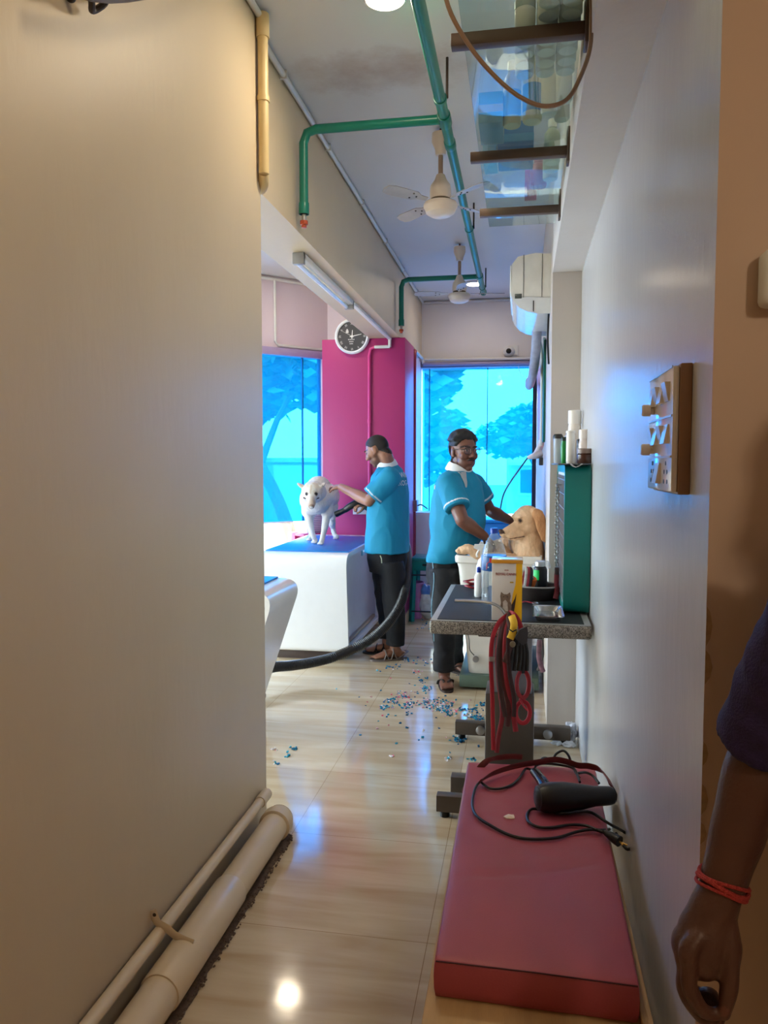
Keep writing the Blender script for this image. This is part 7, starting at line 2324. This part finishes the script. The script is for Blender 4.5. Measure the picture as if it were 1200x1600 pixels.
# pale house across the street
hb_ = root('house', (1.4, 24, -.2), 'pale house across the street outside the end window', 'house')
HX0, HX1, HY = -.45, 5.0, 24.0
M_HW = mat('pale house wall', (214, 208, 200), .8, var=.05)
MB().box(HX0, HX1, HY, HY + 6, -.2, 2.7).build('wall', M_HW, hb_)
MB().prism([(HX0 - .3, 2.7), (HX1 + .3, 2.7), ((HX0 + HX1) / 2, 4.6)], (0, 6.6, 0), (0, HY - .3, 0), (1, 0, 0), (0, 0, 1)).build('roof', mat('grey roof sheet', (150, 120, 104), .7), hb_)
for x in (-.1, 1.0, 2.1, 3.4):
    for z in (.5, 1.7):
        f_ = MB().box(x, x + .8, HY - .06, HY + .01, z, z + .85).build('window', mat('white window frame', (240, 240, 240), .5), hb_)
        MB().box(x + .07, x + .73, HY - .08, HY - .055, z + .07, z + .78).build('pane', mat('dark house glass', (40, 60, 70), .1), f_)
MB().box(-.4, 3.2, HY - 1.0, HY, 1.42, 1.52).build('balcony', mat('balcony slab', (220, 216, 210), .7), hb_)
# low boundary wall and a flat shed behind the trees of the slanting window
bw = root('boundary_wall', (-6, 16, -.2), 'plain low boundary wall beyond the trees outside the blue windows', 'wall')
MB().box(-16, -2.6, 17.0, 17.2, -.2, 1.5).build('wall_panel', M_HW, bw)
MB().box(-16.05, -2.55, 16.95, 17.25, 1.5, 1.6).build('coping', mat('coping stone', (190, 184, 176), .8), bw)
shd = root('shed', (-8, 15, -.2), 'flat roofed shed outside the slanting blue window', 'shed')
MB().box(-9.4, -6.0, 14.2, 16.4, -.2, 2.4).build('wall', mat('blue grey shed wall', (120, 130, 140), .8), shd)
MB().box(-9.6, -5.8, 14.0, 16.6, 2.4, 2.52).build('roof', mat('light sheet roof', (226, 226, 224), .5), shd)
MB().box(-8.2, -7.2, 14.16, 14.21, -.2, 1.7).build('door', mat('dark shed door', (60, 66, 74), .6), shd)
# ================================================================ light
w = bpy.data.worlds.new('daylight'); scene.world = w
w.use_nodes = True
nt = w.node_tree
bg = nt.nodes['Background']
bg.inputs['Color'].default_value = (0.86, 0.94, 1.0, 1)
bg.inputs['Strength'].default_value = 19.5
sun = bpy.data.lights.new('sun', 'SUN'); sun.energy = 12; sun.angle = 0.02; sun.color = (1, .97, .92)
so = bpy.data.objects.new('sun', sun); COL.objects.link(so)
so.rotation_euler = V((0.15, 0.75, -1.0)).to_track_quat('-Z', 'Y').to_euler()
# sky portals at the glazing, so the renderer finds the daylight
def portal(loc, direc, sx, sy):
    l = bpy.data.lights.new('sky portal', 'AREA'); l.shape = 'RECTANGLE'; l.size = sx; l.size_y = sy
    l.cycles.is_portal = True
    o = bpy.data.objects.new('sky portal', l); COL.objects.link(o)
    o.location = loc
    d = V(direc).normalized()
    x = V((0, 0, 1)).cross(-d).normalized(); y = (-d).cross(x)
    z = -d
    o.matrix_world = Matrix(((x.x, y.x, z.x, loc[0]), (x.y, y.y, z.y, loc[1]), (x.z, y.z, z.z, loc[2]), (0, 0, 0, 1)))
portal(V((-.46, 8.5, 1.31)), (0, -1, 0), 1.26, 2.42)
portal(A + DIA * 2.2 + NRM * .25 + V((0, 0, 1.25)), -NRM, 5.0, 2.5)
portal(V((-5.3, 2.9, 1.38)), (1, 0, 0), 2.7, 2.75)
def bulb(loc, power, r=0.07, col=(1.0, 0.80, 0.55)):
    l = bpy.data.lights.new('lamp glow', 'POINT'); l.shadow_soft_size = r; l.energy = power; l.color = col
    o = bpy.data.objects.new('lamp glow', l); COL.objects.link(o); o.location = V(loc) - V((0, 0, .09))
    return o
def disc(loc, power, r=0.08, col=(1.0, 0.84, 0.62)):
    l = bpy.data.lights.new('lamp glow', 'AREA'); l.shape = 'DISK'; l.size = r * 2; l.energy = power; l.color = col
    o = bpy.data.objects.new('lamp glow', l); COL.objects.link(o); o.location = loc
    return o
for p, e, fl in LAMPS:
    disc(p, e) if fl else bulb(p, e * 2.4)
sc = scene
sc.view_settings.view_transform = 'Standard'
sc.view_settings.look = 'None'
sc.view_settings.gamma = 1
sc.view_settings.exposure = 0.0
sc.view_settings.use_curve_mapping = False
sc.cycles.use_denoising = True
sc.cycles.max_bounces = 10
sc.cycles.diffuse_bounces = 5
sc.cycles.glossy_bounces = 4
sc.cycles.transparent_max_bounces = 24
sc.cycles.sample_clamp_indirect = 6
sc.cycles.caustics_reflective = False
sc.cycles.caustics_refractive = False
